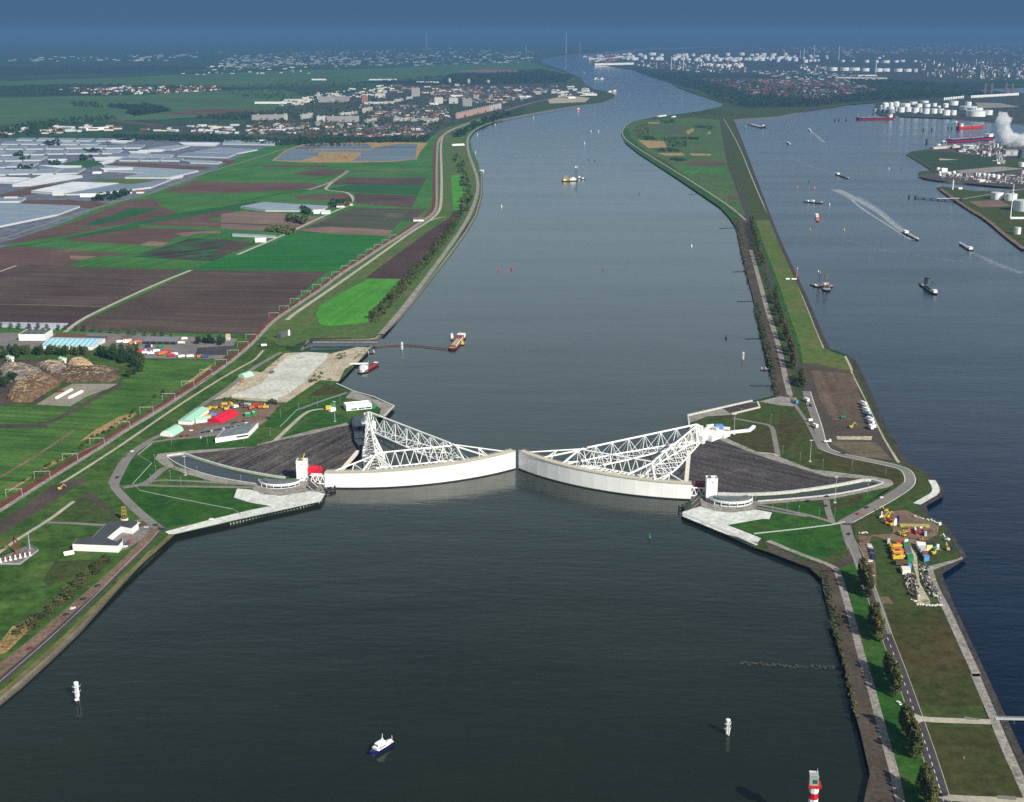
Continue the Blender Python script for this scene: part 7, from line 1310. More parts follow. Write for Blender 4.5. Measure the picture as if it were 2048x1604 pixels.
def lighthouse():
    p0 = P(1622, 1660, 0); zs = 36; 
    sg = [(('red', 'white')[i % 2], 2.6*i, 2.6) for i in range(1, 13)]
    w = lambda z: 3.1-.02*z
    zt = 28.4
    parts = [('base', 'concrete', [('c', 0, 0, -2, 4, 3)])]; z = 1; k = 0; n_ = 7; seg = (zt-z)/n_
    for i in range(n_): parts.append(('tower_band', 'white' if i % 2 == 0 else paint('mark_red', (.5, .012, .02), .4), [('c', 0, 0, z+seg*i, 2.6, seg, 2.6, 8)]))
    parts += [('gallery', 'mark_red', [('b', 0, 0, zt, 7, 6.2, 1.4)]), ('lantern_house', 'grey', [('b', -.6, 0, zt+1.4, 4.8, 4.8, 5)]), ('lantern_house>window', paint('green_glass', (.005, .12, .075), .2), [('b', 0, -2.45, zt+2.6, 2.6, .12, 2.4)]), ('roof', 'grey', [('b', -.6, 0, zt+6.4, 5.2, 5.2, .3)]), ('roof_rail', 'galv', [('b', -.6, 2.4, zt+6.7, 5, .12, 1), ('b', -.6, -2.4, zt+7.5, 5, .12, .15), ('b', -3, 0, zt+6.7, .12, 5, 1), ('c', 1.4, 1.8, zt+6.7, .12, 3)])]
    return build('lighthouse', 'red and white banded light tower with grey lantern house at the bottom edge', 'lighthouse', p0, -.12, parts)
LHT = lighthouse()
def buoy(px, mk, label, s_=1, style='can'):
    p = P(*px, 0)
    sh = [('float', mk, [('c', 0, 0, -.4, 1.5, 1.6)]), ('tower', mk, [('c', 0, 0, 1.2, .9, 2.6, .35)]), ('topmark', mk, [('c', 0, 0, 3.8, .5, .9)])]
    build('buoy', label, 'buoy', p, 0, sh, 'buoys', s_)
for px, mk, lb, s_ in (((1299, 1076), 'green', 'green buoy off the right gate abutment', 1.3), ((1003, 414), 'white', 'white buoy in mid river, upstream of the dredger line', 1.8), ((997, 541), 'red', 'red buoy in mid river, left one of the pair', 1.2), ((1023, 538), 'red', 'red buoy in mid river, right one of the pair', 1.7), ((1383, 493), 'white', 'white-topped mark near the right bank in mid river', 1.6), ((1279, 388), 'dgrey', 'dark buoy right of the cream dredger', 1.6), ((1206, 540), 'dred', 'tiny red buoy in the middle of the river', 1), ((1189, 322), 'black', 'black buoy above the dredger, right one', 1.6), ((1177, 320), 'black', 'black buoy above the dredger, left one', 1.6), ((1452, 677), 'black', 'black post buoy near the right bank trees', 1.6), ((1620, 460), 'yellow', 'yellow buoy in the canal, left one below the red boat', 1.6), ((1688, 461), 'yellow', 'yellow buoy in the canal, right one below the red boat', 1.8), ((1595, 375), 'yellow', 'yellow buoy above the lashed barges, left one', 1.6), ((1629, 376), 'yellow', 'yellow buoy above the lashed barges, right one', 1.6), ((1618, 364), 'dred', 'dark red buoy above the lashed barges', 1.8), ((1659, 410), 'white', 'white buoy right of the lashed barges', 1.6), ((1778, 338), 'white', 'white buoy off the middle pier, left one', 1.6), ((1802, 338), 'dgrey', 'dark buoy off the middle pier, right one', 1.6), ((967, 343), 'white', 'white buoy by the left quay jetty', 1.8), ((951, 305), 'white', 'white buoy by the left quay, upstream', 1.8), ((955, 270), 'white', 'white buoy by the left bank at the bend', 1.8), ((990, 249), 'white', 'white buoy off the left bank beyond the bend', 2), ((1067, 235), 'white', 'white buoy off the pink blocks', 2.2), ((1182, 263), 'white', 'white mark in the far reach, left one', 2.2), ((1197, 263), 'white', 'white mark in the far reach, right one', 2.2), ((1169, 287), 'white', 'white mark left of the far peninsula', 2.2), ((1490, 256), 'teal', 'dark green buoy left of the rust barge', 5)): buoy(px, mk, lb, s_*.75)
o = P(963, 341, 0); build('berth', 'small white pontoon berth with gangway at the left quay', 'pontoon', o, 0, [('pontoon', 'white', [('b', 0, 0, -.5, 12, 6, 2.5)]), ('gangway', 'galv', [('b', -18, 0, 2, 28, 1.6, .5)])])
def groyne(pts, label, w=5):
    q = [P(u, v, 0) for u, v in pts]; R = random.Random(int(pts[0][0])); o = q[0].copy(); mb = MB()
    for a, b in zip(q, q[1:]):
        n_ = int((b-a).length/1.3)
        for i in range(n_):
            p = a.lerp(b, i/n_)-o
            for _ in range(2): s_ = R.uniform(.9, 2.0); mb.box(p.x+R.uniform(-w/3, w/3), p.y+R.uniform(-w/3, w/3), -.6, s_, s_*R.uniform(.6, 1.2), .6+R.uniform(.1, .9), R.uniform(0, 3))
    ob = link('groyne', mb.mesh('groyne', paint('groyne_stone', (.045, .043, .034), .9, 0, .5, 1.2))); ob.location = o; tag(ob, label, 'groyne', 'stone groynes of the right bank')
groyne([(1480, 1327), (1520, 1328), (1600, 1333), (1690, 1337)], 'long stone groyne in the dark foreground water, right bank', 6)
for a, b, lb in (((1465, 544), (1496, 543), 'third stone groyne from the far end on the right bank'), ((1475, 603), (1512, 603), 'fourth stone groyne from the far end on the right bank'), ((1490, 678), (1525, 677), 'fifth stone groyne from the far end, by the post buoy'), ((1375, 389), (1404, 388), 'first far stone groyne at the bend of the right bank'), ((1440, 457), (1470, 456), 'second far stone groyne on the right bank'), ((1500, 771), (1546, 772), 'sixth stone groyne, just upstream of the right quay')): groyne([a, b], lb, 4)
# ------------------------------------------------------------------ masts, lamps, railway portals
def mastm(px, top_v, label, name='light_mast'):
    p = P(*px); h = (px[1]-top_v)*mpp(*px)*1.06
    return build(name, label, 'light mast', p, 0, [('foot', 'concrete', [('b', 0, 0, 0, 2.6, 2.6, .8)]), ('pole', 'galv', [('c', 0, 0, .5, .3, h-1, .16)]), ('lamp_head', 'galv', [('b', 0, 0, h-.9, 3.4, 1, .8)])], 'tall light masts')
for px, tv, lb in ((D_((1485, 1325))[0], 912, 'tall light mast beside the left basin'), (E_((920, 895))[0], 803, 'tall light mast on the lawn by the left pivot'), (G_((1120, 893))[0], 880, 'tall light mast on the brown slope of the right basin'), (G_((512, 676))[0], 828, 'tall light mast by the guide wall of the right pivot'), (G_((1318, 1223))[0], 953, 'tall light mast in front of the right basin')): mastm(px, tv, lb)
def lamp(px, h, label, grp):
    p = P(*px)
    if 'r' not in lamp.__dict__: lamp.r = build('lamp_post', label, 'lamp post', p, 0, [('pole', 'grey', [('c', 0, 0, 0, .13, 9, .09)]), ('lamp_head', 'lgrey', [('b', 0, -.4, 8.9, .4, 1.2, .2)])], grp)
    else: dup(lamp.r, p, 0, label, h/9, group=grp)
for q in G_((680, 1225), (820, 1290), (935, 1275), (1028, 1330), (1190, 1365), (1315, 1345), (1222, 950), (1455, 960), (1725, 1000), (1040, 895), (568, 535), (805, 580), (1580, 1150), (362, 1290), (602, 1290), (900, 840), (265, 540)): lamp(q, 10, 'slim lamp post along the roads round the right basin', 'lamp posts, right side')
for q in D_((1210, 1395), (1365, 1360), (1450, 1415), (1640, 1380), (1810, 1420), (1930, 1400), (1240, 1230), (1250, 1320), (1580, 1330), (1660, 1075), (1375, 1090)) + E_((630, 810), (780, 775), (962, 750), (405, 1010), (190, 1060), (485, 860)) + [(543, 995)]: lamp(q, 10, 'slim lamp post along the roads round the left basin', 'lamp posts, left side')
PO = D_((50, 1500), (278, 1355), (503, 1212), (722, 1085), (930, 952), (1122, 832), (1300, 722), (1455, 620), (1602, 525), (1722, 445), (1820, 368), (1900, 300), (1968, 240)) + B_((230, 1560), (310, 1505), (398, 1445), (485, 1385), (570, 1332), (648, 1282), (724, 1232), (798, 1182), (865, 1140), (930, 1095), (995, 1050), (1060, 1012), (1122, 975), (1180, 935))
por = None
for i, q in enumerate(PO):
    p = P(*q); lb = 'grey wire portal across the red railway, %s from the left edge' % ORD[i+1]
    if por is None: por = build('catenary_portal', lb, 'railway portal', p, .1, [('post', 'galv', [('b', 0, 0, 0, .28, .28, 8.4)]), ('post', 'galv', [('b', 15, 0, 0, .28, .28, 8.4)]), ('crossbeam', 'galv', [('b', 7.5, 0, 8.1, 15.4, .25, .35)]), ('wire_bracket', 'galv', [('b', 4.5, 0, 6.6, .2, .2, 1.4), ('b', 10.5, 0, 6.6, .2, .2, 1.4)])], 'railway portals')
    else: dup(por, p, .1, lb)
# ------------------------------------------------------------------ vehicles
CARS = {}
def carproto(mk):
    return build('parked_car', '', 'car', (0, 0, -60), 0, [('body', mk, [('b', 0, 0, .35, 4.3, 1.75, .62), ('b', .3, 0, .3, 3.7, 1.7, .75)]), ('cabin', 'glass', [('p', [(-1.7, -.78), (.75, -.78), (.75, .78), (-1.7, .78)], .95, 1.42)]), ('roof', mk, [('b', -.5, 0, 1.42, 1.9, 1.5, .08)])] + [('wheel', 'black', [('t', (x, y-.1, .32), (x, y+.1, .32), .34, 8)]) for x in (-1.35, 1.35) for y in (-.82, .82)])
def car(px, rz, mk, label, group=None, z=None):
    p = P(*px, z or NZ)
    if mk not in CARS: r = carproto(mk); CARS[mk] = r; r.location = p; r.rotation_euler = (0, 0, rz); r['label'] = label; 
    else: r = dup(CARS[mk], p, rz, label)
    if group: r['group'] = group
CN = dict(navy='dark blue', black='black', dgrey='dark grey', red='red', dred='dark red', white='white', lgrey='silver', blue='blue', orange='orange', yellow='yellow')
Yc = [(285, 612, 'lgrey'), (300, 640, 'white'), (312, 668, 'lgrey'), (318, 690, 'navy'), (325, 718, 'navy'), (330, 745, 'dgrey'), (338, 772, 'navy'), (345, 800, 'black'), (355, 825, 'navy'), (305, 865, 'white'), (325, 932, 'dred'), (325, 952, 'dgrey'), (320, 1002, 'red'), (328, 1085, 'white'), (160, 560, 'dred')]
for i, (x, y, mk) in enumerate(Yc): car(Y_((x, y))[0], .15, mk, '%s car, %s from the top in the column beside the dike road' % (CN[mk], ORD[i+1]), 'cars in the column by the right dike road', SZ)
CR = random.Random(9); ck = ['black', 'dgrey', 'navy', 'black', 'white', 'dgrey', 'blue', 'black', 'dgrey', 'white', 'black', 'navy', 'dgrey', 'black', 'lgrey', 'black', 'dgrey', 'black']
for i in range(18): 
    t = i/17; car(K_((580+t*550, 585-t*95))[0], 1.1, ck[i], '%s car, %s from left in the long row above the visitor building' % (CN[ck[i]], ORD[i+1]), 'long parked row by the visitor building')
for i, (x, y, mk) in enumerate(((980, 462, 'dgrey'), (1010, 455, 'black'), (1040, 448, 'black'), (1145, 430, 'dred'), (1180, 455, 'white'), (1205, 470, 'black'), (1230, 480, 'dgrey'), (1260, 485, 'black'), (560, 655, 'white'), (590, 650, 'dgrey'), (425, 558, 'white'), (455, 548, 'red'), (375, 625, 'dred'), (290, 635, 'black'), (225, 495, 'black'), (1470, 382, 'black'))): car(K_((x, y))[0], CR.uniform(0, 3), mk, '%s car standing loose on the left yard, %s of the scattered ones' % (CN[mk], ORD[i+1]), 'loose cars on the left site yard')
for i in range(11):
    t = i/10; mk = CR.choice(['black', 'dgrey', 'black', 'white', 'navy']); car(K_((290+t*180, 425-t*90))[0], .6, mk, '%s car, %s from left in the roadside row by the mint hall' % (CN[mk], ORD[i+1]), 'roadside row by the mint hall')
for px, rz, mk, lb in ((F_((1035, 275))[0], .2, 'red', 'red car at the head of the u-shaped building'), (F_((1100, 272))[0], 1, 'white', 'white car by the entrance of the u-shaped building'), (F_((1140, 285))[0], .8, 'dred', 'dark red car by the entrance of the u-shaped building'), (F_((1168, 302))[0], .3, 'lgrey', 'silver car nearest the road by the u-shaped building'), (F_((1245, 283))[0], .5, 'black', 'black car at the lower left road junction, upper one'), (F_((1288, 314))[0], .5, 'navy', 'dark blue car at the lower left road junction, lower one'), (F_((1000, 458))[0], .8, 'white', 'white car in the u-shaped yard, lowest of three'), (F_((1020, 435))[0], .8, 'blue', 'blue car in the u-shaped yard, middle of three'), (F_((1040, 415))[0], .8, 'red', 'red car in the u-shaped yard, topmost of three'), (F_((1690, 238))[0], .2, 'white', 'white car on the crest path below the left apron'), (F_((780, 770))[0], .8, 'black', 'dark car on the lower left road verge, topmost of three dark ones'), (F_((665, 876))[0], .8, 'black', 'dark car on the lower left road verge, middle of three dark ones'), (F_((530, 1000))[0], .8, 'black', 'dark car on the lower left road verge, lowest of three dark ones'), (F_((580, 952))[0], .8, 'white', 'white car on the lower left road verge'), (F_((242, 1272))[0], .8, 'dred', 'dark red car far down the lower left road'), (D_((938, 1342))[0], 1.2, 'black', 'black car on the road bend left of the lawns'), (D_((1005, 1172))[0], 1.2, 'dgrey', 'grey car at the bend above the zigzag fence'), (D_((1055, 1135))[0], 1, 'white', 'white car at the bend above the zigzag fence'), (D_((980, 1415))[0], .3, 'dgrey', 'grey car at the barrier gate of the left site')): car(px, rz, mk, lb)
for px, rz, mk, lb in ((G_((1575, 1263))[0], .7, 'black', 'black car on the wide bend road of the right bank'), (G_((1508, 1312))[0], .7, 'red', 'red car on the wide bend road of the right bank'), (G_((1432, 1475))[0], 1.2, 'black', 'black car just below the right bank junction'), (G_((1250, 1250))[0], 1.6, 'dred', 'dark red car on the short link road by the right basin'), (G_((1255, 1175))[0], .3, 'black', 'black car on the ring road, right of two'), (G_((1105, 1212))[0], .2, 'black', 'black car on the ring road, left of two'), (G_((1385, 828))[0], 2.8, 'navy', 'dark car on the road south of the brown works yard'), (G_((1690, 1185))[0], .6, 'white', 'white car on the upper lane of the wide bend road'), (I_((1046, 670))[0], 1.9, 'white', 'white car on the dike road in the foreground'), (I_((1405, 1405))[0], .3, 'black', 'black car at the bottom crossing of the dike road'), (G_((690, 870))[0], .4, 'dgrey', 'grey car below the guide wall of the right pivot')): car(px, rz, mk, lb, None, SZ)
TK = {}
def truck(px, rz, mk, label, group=None, L=9, W=2.8, H=3.2, z=None, cab='white', name='truck', cat='truck'):
    p = P(*px, z or NZ)
    build(name, label, cat, p, rz, [('cargo_box', mk, [('b', -1, 0, .9, L-2.4, W, H-.6)]), ('cab', cab, [('b', L/2-1, 0, .7, 2, W, 2.4)]), ('cab>windscreen', 'glass', [('b', L/2+.02, 0, 1.9, .08, W*.85, .9)])] + [('wheel', 'black', [('t', (x, y-.15, .5), (x, y+.15, .5), .5, 8)]) for x in (-L*.35, -L*.2, L*.36) for y in (-W*.42, W*.42)], group)
for i, (x, y, mk) in enumerate(((672, 645, 'yellow'), (692, 640, 'orange'), (715, 660, 'yellow'), (700, 695, 'yellow'), (725, 715, 'orange'), (700, 740, 'orange'), (725, 765, 'yellow'), (750, 750, 'orange'), (745, 800, 'orange'), (755, 822, 'yellow'), (720, 830, 'yellow'), (770, 920, 'brown'), (790, 900, 'brown'))): truck(Y_((x, y))[0], .1+CR.uniform(-.1, .1), mk, '%s machine truck, %s from the top in the right yard machine row' % ('brown' if mk == 'brown' else CN[mk], ORD[i+1]), 'machine trucks of the right yard', 9, 3, 3.6, SZ, mk)
def cont(pts, mk, label, h, group, z=None):
    w = [P(*q, z or SZ) for q in pts]; c = sum(w, Vector())/len(w)
    ob = build('freight_container', label, 'container', c, 0, [('box', mk, [('p', [(q.x-c.x, q.y-c.y) for q in w], 0, h)]), ('lid', mk if mk != 'grey' else 'dgrey', [('p', [((q.x-c.x)*.96, (q.y-c.y)*.96) for q in w], h+.02, h+.15)])], group)
for a, mk, lb in (([(808, 625), (895, 610), (910, 680), (818, 690)], 'green', 'green container stack at the top of the middle column in the right yard'), ([(820, 692), (918, 684), (945, 785), (845, 800)], 'grey', 'grey container stack in the middle of the column in the right yard'), ([(850, 802), (955, 790), (972, 865), (880, 872)], 'green', 'green container stack at the bottom of the middle column in the right yard'), ([(770, 990), (905, 990), (925, 1050), (800, 1062)], 'cream', 'cream tarpaulin roof at the head of the left storage row'), ([(1005, 610), (1150, 625), (1155, 665), (1025, 670)], 'white', 'white cabin stack at the top of the right cabin column'), ([(1030, 675), (1155, 672), (1150, 705), (1045, 705)], 'lgrey', 'pale grey cabin stack in the right cabin column'), ([(1055, 712), (1165, 712), (1160, 742), (1075, 742)], 'steel', 'silver cabin in the right cabin column'), ([(1090, 755), (1180, 760), (1190, 800), (1105, 800)], 'tile', 'reddish cabin in the right cabin column'), ([(1115, 815), (1200, 820), (1210, 850), (1130, 870)], 'lblue', 'blue and white cabin at the bottom of the right cabin column'), ([(1165, 668), (1260, 668), (1255, 695), (1170, 700)], 'hivis', 'lime yellow box right of the white cabins'), ([(1265, 690), (1330, 692), (1325, 725), (1270, 722)], 'teal', 'teal box right of the lime yellow box'), ([(885, 940), (935, 940), (938, 975), (890, 980)], 'lblue', 'pale blue box above the cream tarpaulin'), ([(735, 590), (790, 592), (785, 618), (735, 618)], 'red', 'red box above the green container column'), ([(830, 578), (885, 578), (885, 596), (830, 598)], 'white', 'white van-like box above the green container column')): cont(Y_(*a), mk, lb, 3.4, 'containers of the right yard')
q = P(*Y_((985, 335))[0], SZ); solo('steel_beam', 'long yellow steel beam lying on the dirt of the right yard', 'beam', q, -.06, 'olive', [('b', 0, 0, .5, 26, 1.8, 2.2), ('b', -11, 0, 0, 3, 3, .6), ('b', 11, 0, 0, 3, 3, .6)])
def digger(px, rz, mk, label, s_=1, z=None):
    build('excavator', label, 'excavator', P(*px, z or SZ), rz, [('undercarriage', 'dgrey', [('b', 0, -1.1, 0, 4.4, .8, 1), ('b', 0, 1.1, 0, 4.4, .8, 1)]), ('house', mk, [('b', -.4, 0, 1.1, 4.2, 3, 1.7)]), ('cab', 'glass', [('b', .8, .8, 2.8, 1.6, 1.2, 1)]), ('boom', mk, [('t', (1.4, 0, 2.4), (4.6, 0, 6.4), .45), ('t', (4.6, 0, 6.4), (7.4, 0, 3.6), .35)]), ('bucket', 'dgrey', [('b', 7.4, 0, 2.4, 1.2, 1.4, 1.2)])], 'construction machines', s_*.78)
for x, y, rz, mk, lb in ((545, 100, 3, 'yellow', 'yellow excavator reaching left at the top of the right yard'), (520, 190, .2, 'yellow', 'yellow excavator below the topmost one in the right yard'), (475, 205, 1.2, 'white', 'white-armed machine left of the yellow excavators'), (575, 190, .4, 'yellow', 'yellow excavator right of the white-armed machine'), (620, 255, 2.5, 'orange', 'orange-red excavator beside the blue container'), (630, 315, .5, 'yellow', 'yellow excavator left of the white tall cabin'), (550, 290, 1.8, 'orange', 'orange machine at the lower left of the excavator group'), (890, 415, 1, 'orange', 'bright orange machine at the left of the red row'), (1090, 540, 2.8, 'orange', 'orange machine with white cab below the red row'), (1275, 750, .4, 'yellow', 'yellow excavator on the grass right of the cabins'), (1490, 690, 1.6, 'yellow', 'yellow machine beside the blue containers on the spur'), (1215, 430, .2, 'brown', 'dark brown tracked machine at the right end of the red row'), (1480, 545, 2.4, 'white', 'thin white crane-like frame on the spur grass')): digger(Y_((x, y))[0], rz, mk, lb, 1.1)
for i, (x, y, mk, lb) in enumerate(((690, 300, 'white', 'tall white cabin right of the excavator group'), (730, 250, 'navy', 'dark blue container behind the tall white cabin'), (1545, 680, 'navy', 'dark blue container on the spur grass'), (1265, 625, 'navy', 'dark blue box above the teal box'), (1340, 665, 'white', 'white machine box on the spur grass'), (590, 575, 'lgrey', 'grey kiosk on the grass left of the container column'), (1375, 295, 'white', 'white boat-like block at the tip of the boulder line'), (1155, 465, 'steel', 'silver box below the red row'))): cont([Y_((x-20, y+14))[0], Y_((x+20, y+14))[0], Y_((x+20, y-14))[0], Y_((x-20, y-14))[0]], mk, lb, 1.2 if 'boat' in lb else 3.2 if 'tall' not in lb else 5, 'single boxes of the right yard')
for i in range(9):
    x = 1005+i*13; mk = CR.choice(['red', 'dred', 'red', 'white', 'dgrey']); truck(Y_((x, 405+CR.uniform(-14, 34)))[0], CR.uniform(1.2, 1.8), mk, '%s wagon, %s from left in the packed red row, right yard' % (CN[mk], ORD[i+1]), 'packed red row of the right yard', 5, 2.2, 2.2, SZ, mk)
for i in range(7):
    x = 765+i*16; mk = CR.choice(['brown', 'olive', 'yellow', 'black']); truck(Y_((x, 460+CR.uniform(-25, 20)))[0], CR.uniform(0, 3), mk, 'drab vehicle, %s from left in the huddle by the orange machine' % ORD[i+1], 'drab vehicle huddle of the right yard', 5, 2.4, 2.2, SZ, mk)
# two long open-air storage rows
IT = []
for j, mk in enumerate(('dgrey', 'black', 'roofgrey', 'slate', 'rust', 'grey', 'dgrey', 'beige')):
    IT.append([build('machine_part', '', 'machine part', (0, 0, -70), 0, [('frame', mk, [('b', 0, 0, .3, 2.2, 1.2, .9), ('b', -.5, 0, 1.1, 1, 1, .8), ('t', (.9, -.6, .4), (.9, .6, .4), .4, 8), ('t', (-.8, -.6, .4), (-.8, .6, .4), .4, 8)])]), False])
def storage(px, n, lab):
    for p in scatter(px, n, CR):
        p.z = SZ; it = CR.choice(IT); a = CR.choice([.4, .4, 2.0])+CR.gauss(0, .3); s_ = CR.uniform(.5, .95)
        if it[1]: dup(it[0], p, a, lab, s_, group=lab)
        else: it[1] = True; it[0].location = p; it[0].rotation_euler = (0, 0, a); it[0]['label'] = lab; it[0]['group'] = lab
storage(Y_((815, 1075), (930, 1060), (990, 1060), (1050, 1300), (1050, 1420), (960, 1410), (890, 1380), (850, 1230)), 110, 'small machine part in the crowded left storage row')
storage(Y_((1050, 920), (1150, 920), (1180, 1010), (1290, 1250), (1400, 1450), (1300, 1430), (1200, 1380), (1110, 1230), (1070, 1050)), 130, 'small machine part in the crowded right storage row by the canal path')
def boulders(pts, n, label):
    mb0 = MB(); mb0.sphere(0, 0, .3, .8, 7, 5); me = mb0.mesh('boulder', paint('boulder_pale', (.55, .53, .47), .9, 0, .3, .8))
    for p in along(pts, n, .8):
        o = link('boulder', me); p.z = SZ; o.location = p; s_ = CR.uniform(.6, 1.4); o.scale = (s_*1.3, s_, s_*.9); o.rotation_euler = (0, 0, CR.uniform(0, 6)); tag(o, label, 'boulder', label)
boulders(Y_((1030, 1530), (1200, 1545), (1420, 1545)), 26, 'pale boulder in the line closing the lower end of the storage rows')
boulders(Y_((970, 175), (1100, 215), (1240, 245), (1340, 290)), 16, 'pale boulder in the line along the canal edge of the right yard')
boulders(Y_((130, 440), (270, 432)), 5, 'pale boulder at the road entrance of the right yard'); boulders(Y_((940, 1460), (1020, 1490)), 9, 'pale boulder at the foot of the left storage row'); boulders(Y_((1260, 1400), (1370, 1430)), 9, 'pale boulder at the foot of the right storage row')
# works yard on the brown ground: row of lorries, small machines
for i in range(7):
    t = i/6; truck(G_((1545+t*60, 440+t*150))[0], 1.9, ('white', 'lgrey', 'white', 'steel', 'blue', 'white', 'white')[i], 'lorry in the line on the brown works yard, %s from the far end' % ORD[i+1], 'lorry line on the works yard', 12, 3, 4.2, SZ, ('white', 'navy', 'white', 'white', 'blue', 'white', 'red')[i])
truck(G_((1605, 630))[0], 1.7, 'white', 'white lorry at the near end beside the lorry line', None, 10, 3.4, 4.6, SZ, 'navy'); truck(G_((1628, 620))[0], 1.7, 'white', 'second white lorry at the near end, right one', None, 8, 3, 4, SZ, 'white')
truck(G_((1090, 410))[0], 1.9, 'white', 'white lorry on the dike road by the works yard', None, 10, 3, 4, SZ); truck(G_((1005, 425))[0], 1.8, 'lblue', 'pale blue tanker lorry at the end of the bank path', None, 9, 3, 4, SZ); truck(G_((995, 405))[0], 1.0, 'orange', 'orange cart behind the pale blue lorry', None, 5, 2, 2.4, SZ, 'yellow'); truck(G_((1120, 572))[0], .6, 'white', 'white van on the dike road junction', None, 6, 2.4, 3, SZ); truck(G_((1158, 618))[0], 2.0, 'white', 'white and yellow lorry on the dike road junction', None, 9, 3, 4, SZ, 'yellow'); truck(G_((1258, 738))[0], .2, 'white', 'white low trailer at the edge of the works yard', None, 8, 2.4, 1.6, SZ)
truck(G_((1128, 450))[0], 1.9, 'dgrey', 'dark van following the white lorry on the dike road', None, 5, 2, 2.2, SZ, 'dgrey'); digger(G_((1448, 622))[0], .4, 'yellow', 'yellow digger on the brown works yard', 1.2); truck(G_((1382, 546))[0], .3, 'green', 'green wagon on the brown works yard', None, 6, 2.4, 2.6, SZ, 'green')
o = P(*S_((790, 640))[0], SZ); build('mobile_crane', 'orange crane boom upright with white truck on the dike crest', 'crane', o, 0, [('boom', 'orange', [('t', (4, 0, 2), (5, 0, 20), .8, 6, .6)]), ('boom_head', 'white', [('b', 5, 0, 20, 1.4, 1.4, 1.6)]), ('carrier', 'white', [('b', 0, 0, .8, 9, 3, 2)]), ('carrier', 'white', [('b', -11, 0, .8, 7, 3, 2.4)])])
# left yards: red lorries and mixed machines
for i, (x, y, mk) in enumerate(((1120, 345, 'red'), (1140, 335, 'red'), (1165, 350, 'white'), (1185, 345, 'blue'), (1205, 355, 'white'), (1250, 335, 'white'), (1290, 360, 'orange'), (1310, 350, 'orange'), (1330, 342, 'red'), (1370, 370, 'red'), (1395, 362, 'white'), (1450, 380, 'white'), (1520, 378, 'white'), (1600, 380, 'orange'), (1640, 380, 'blue'), (1190, 298, 'navy'), (1285, 298, 'green'), (1010, 265, 'white'), (960, 262, 'white'), (1060, 275, 'orange'), (1100, 262, 'orange'), (1440, 235, 'blue'), (1470, 238, 'white'), (1450, 270, 'cream'))): truck(D_((x, y))[0], CR.uniform(.2, .8), mk, '%s lorry by the grey-roofed shed, %s in reading order' % (CN.get(mk, mk), ORD[i+1]), 'lorries in the yard by the grey shed', 10, 3, 3.4, NZ, CR.choice(['white', mk]))
for i in range(24):
    mk = CR.choice(['yellow', 'orange', 'red', 'white', 'yellow', 'dgrey', 'dgrey', 'rust', 'lgrey', 'brown']); x = CR.uniform(640, 1480); y = 200+CR.uniform(-20, 70)+(40 if x < 720 else 0)
    truck(K_((x, y))[0], CR.uniform(0, 3), mk, 'site machine in %s on the dirt above the red hall, among the loose plant' % CN.get(mk, mk), 'loose plant above the red hall', CR.uniform(5, 8), 2.6, 2.8, NZ, mk)
digger(K_((910, 275))[0], .5, 'yellow', 'yellow and orange machine just left above the red hall', 1.5, NZ); truck(K_((650, 378))[0], .2, 'yellow', 'yellow lorry in the corner of the mint halls', None, 8, 3, 3.2, NZ, 'yellow'); truck(K_((730, 355))[0], .3, 'lblue', 'blue machine in the corner of the mint halls', None, 7, 3, 3.2, NZ, 'lblue'); truck(K_((1025, 245))[0], .8, 'white', 'white site cabin right above the red hall', None, 8, 3, 3.6, NZ); truck(K_((1470, 232))[0], .3, 'blue', 'blue skip at the edge of the sand depot', None, 6, 3, 2.4, NZ, 'blue')
digger(D_((480, 1435))[0], .4, 'yellow', 'yellow digger on the dug strip beside the dike path', 1.0, NZ); digger(E_((180, 575))[0], .4, 'orange', 'orange machine left of the pale green arched shed', 1.2, NZ); truck(E_((415, 505))[0], 1, 'dgrey', 'dark machine on the sand depot', None, 6, 3, 3, NZ, 'dgrey')
for x, y, lb in ((1345, 288, 'white caravan by the creek road bend'),): truck(E_((350, 290))[0], .4, 'white', lb, None, 8, 3, 3, NZ)
# people and small things
def person(px, mk, label, h=1.75):
    p = P(*px, SZ); R = bpy.data.objects.new('person', None); COL.objects.link(R); R.location = p; R.rotation_euler = (0, 0, .6); tag(R, label, 'person')
    vs = [(0, 0, .95), (0, 0, 1.2), (0, 0, 1.45), (0, 0, 1.58), (0, .02, 1.7), (-.12, 0, .9), (-.14, .08, .5), (-.15, .02, .05), (-.15, .14, .02), (.12, 0, .9), (.16, -.1, .5), (.18, -.2, .05), (.18, -.08, .02), (-.21, 0, 1.42), (-.27, .02, 1.15), (-.28, .12, .9), (.21, 0, 1.42), (.27, .02, 1.15), (.28, .12, .9)]
    es = [(0, 1), (1, 2), (2, 3), (3, 4), (0, 5), (5, 6), (6, 7), (7, 8), (0, 9), (9, 10), (10, 11), (11, 12), (2, 13), (13, 14), (14, 15), (2, 16), (16, 17), (17, 18)]
    rr = [.15, .15, .16, .06, .105, .095, .075, .05, .04, .095, .075, .05, .04, .06, .048, .035, .06, .048, .035]
    me = bpy.data.meshes.new('body'); me.from_pydata(vs, es, []); me.materials.append(MT(mk)); b = link('body', me, R)
    sk = b.modifiers.new('skin', 'SKIN'); sb = b.modifiers.new('sub', 'SUBSURF'); sb.levels = sb.render_levels = 1
    for i, q in enumerate(me.skin_vertices[0].data): q.radius = (rr[i], rr[i])
    me.skin_vertices[0].data[0].use_root = True
    mb = MB(); mb.sphere(0, -.01, 1.74, .115, 10, 6, True); link('hair', mb.mesh('hair', MT('brown')), R)
person(I_((1568, 1112))[0], 'lgrey', 'person in pale clothes standing on the brown grass in the lower right corner')
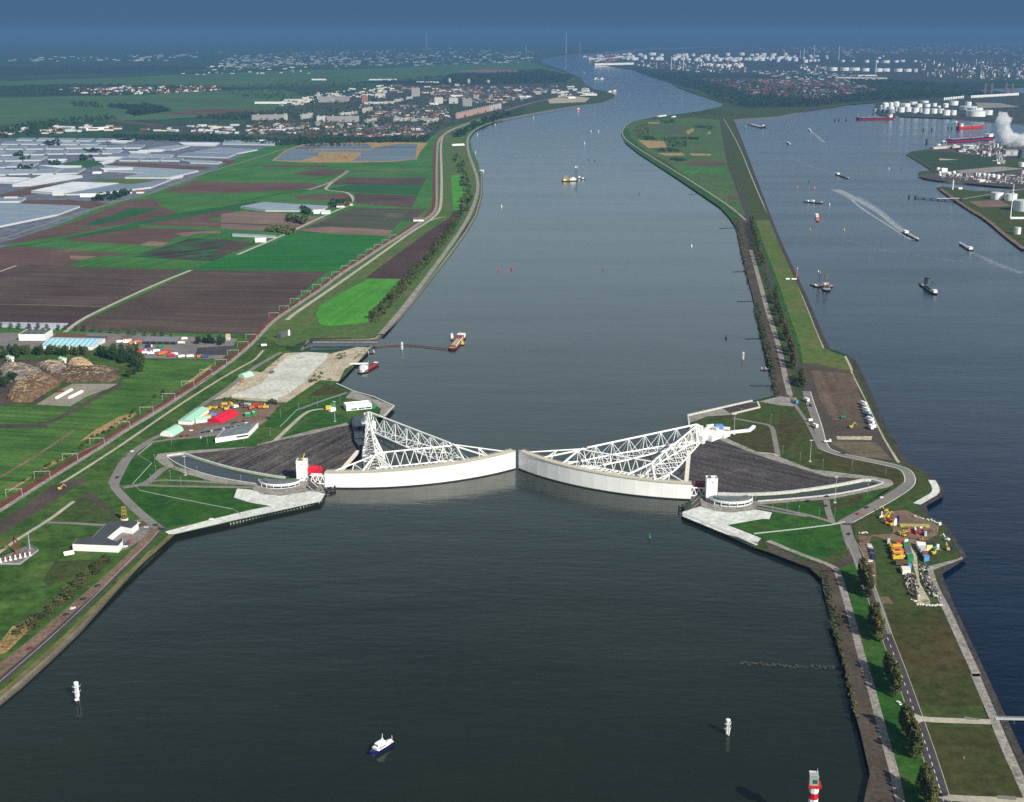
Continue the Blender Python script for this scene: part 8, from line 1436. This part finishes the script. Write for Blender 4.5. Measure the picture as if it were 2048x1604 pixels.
o = P(*C_((1360, 640))[0], 0); build('mooring_jetty', 'dark mooring jetty with dolphins and walkway at the near pier', 'jetty', o, -.75, [('deck', 'dgrey', [('b', -10, 0, 2, 110, 7, 1.5)]), ('walkway', 'lgrey', [('t', (-4, 0, 3.4), (-4+40, 48, 3.4), .9)])] + [('dolphin', 'black', [('c', x, 0, -2, 2.4, 8)]) for x in (-82, -64, 46, 62)] + [('dolphin', 'black', [('c', x, 0, -2, 1.8, 5)]) for x in (-40, -20, 0, 20)])
o = P(2046, 1448, 0); build('canal_jetty', 'grey railed jetty reaching into the canal at the right edge', 'jetty', o, -.03, [('deck', 'galv', [('b', 0, 0, 3.4, 36, 2.6, .4)])] + [('rail', 'galv', [('b', 0, y, 4.6, 36, .1, .1)] + [('b', -17+i*2, y, 3.6, .1, .1, 1.1) for i in range(18)]) for y in (-1.2, 1.2)] + [('pile', 'dgrey', [('c', x, 0, -2, .4, 5.6)]) for x in (-6, 4, 14)])
for i, (x, y) in enumerate(((535, 2), (567, 2), (625, 0), (1243, 80), (1310, 80), (1440, 65), (1470, 65))): solo('mooring_dolphin', 'dark mooring dolphin standing in the far harbour water', 'dolphin', P(*C_((x, y+4))[0], 0), 0, 'black', [('c', 0, 0, -2, 3.5, 12, 2.5)], 'dolphins of the far harbour')
solo('mooring_dolphin', 'large dark dolphin off the brown jetty shed', 'dolphin', P(*C_((1268, 182))[0], 0), 0, 'black', [('c', 0, 0, -2, 5, 16, 3.5)])
# ------------------------------------------------------------------ haze
m = bpy.data.materials.new('haze'); m.use_nodes = True; n = m.node_tree.nodes; l = m.node_tree.links
n.remove(n['Principled BSDF']); v = n.new('ShaderNodeVolumePrincipled')
v.inputs['Color'].default_value = (.108, .232, .445, 1); v.inputs['Density'].default_value = 4.9e-5; v.inputs['Anisotropy'].default_value = 0
l.new(v.outputs[0], n['Material Output'].inputs['Volume'])
mb = MB(); mb.box(0, 60000, -2, 260000, 146000, 468); tag(link('haze', mb.mesh('haze', m)), kind='stuff')
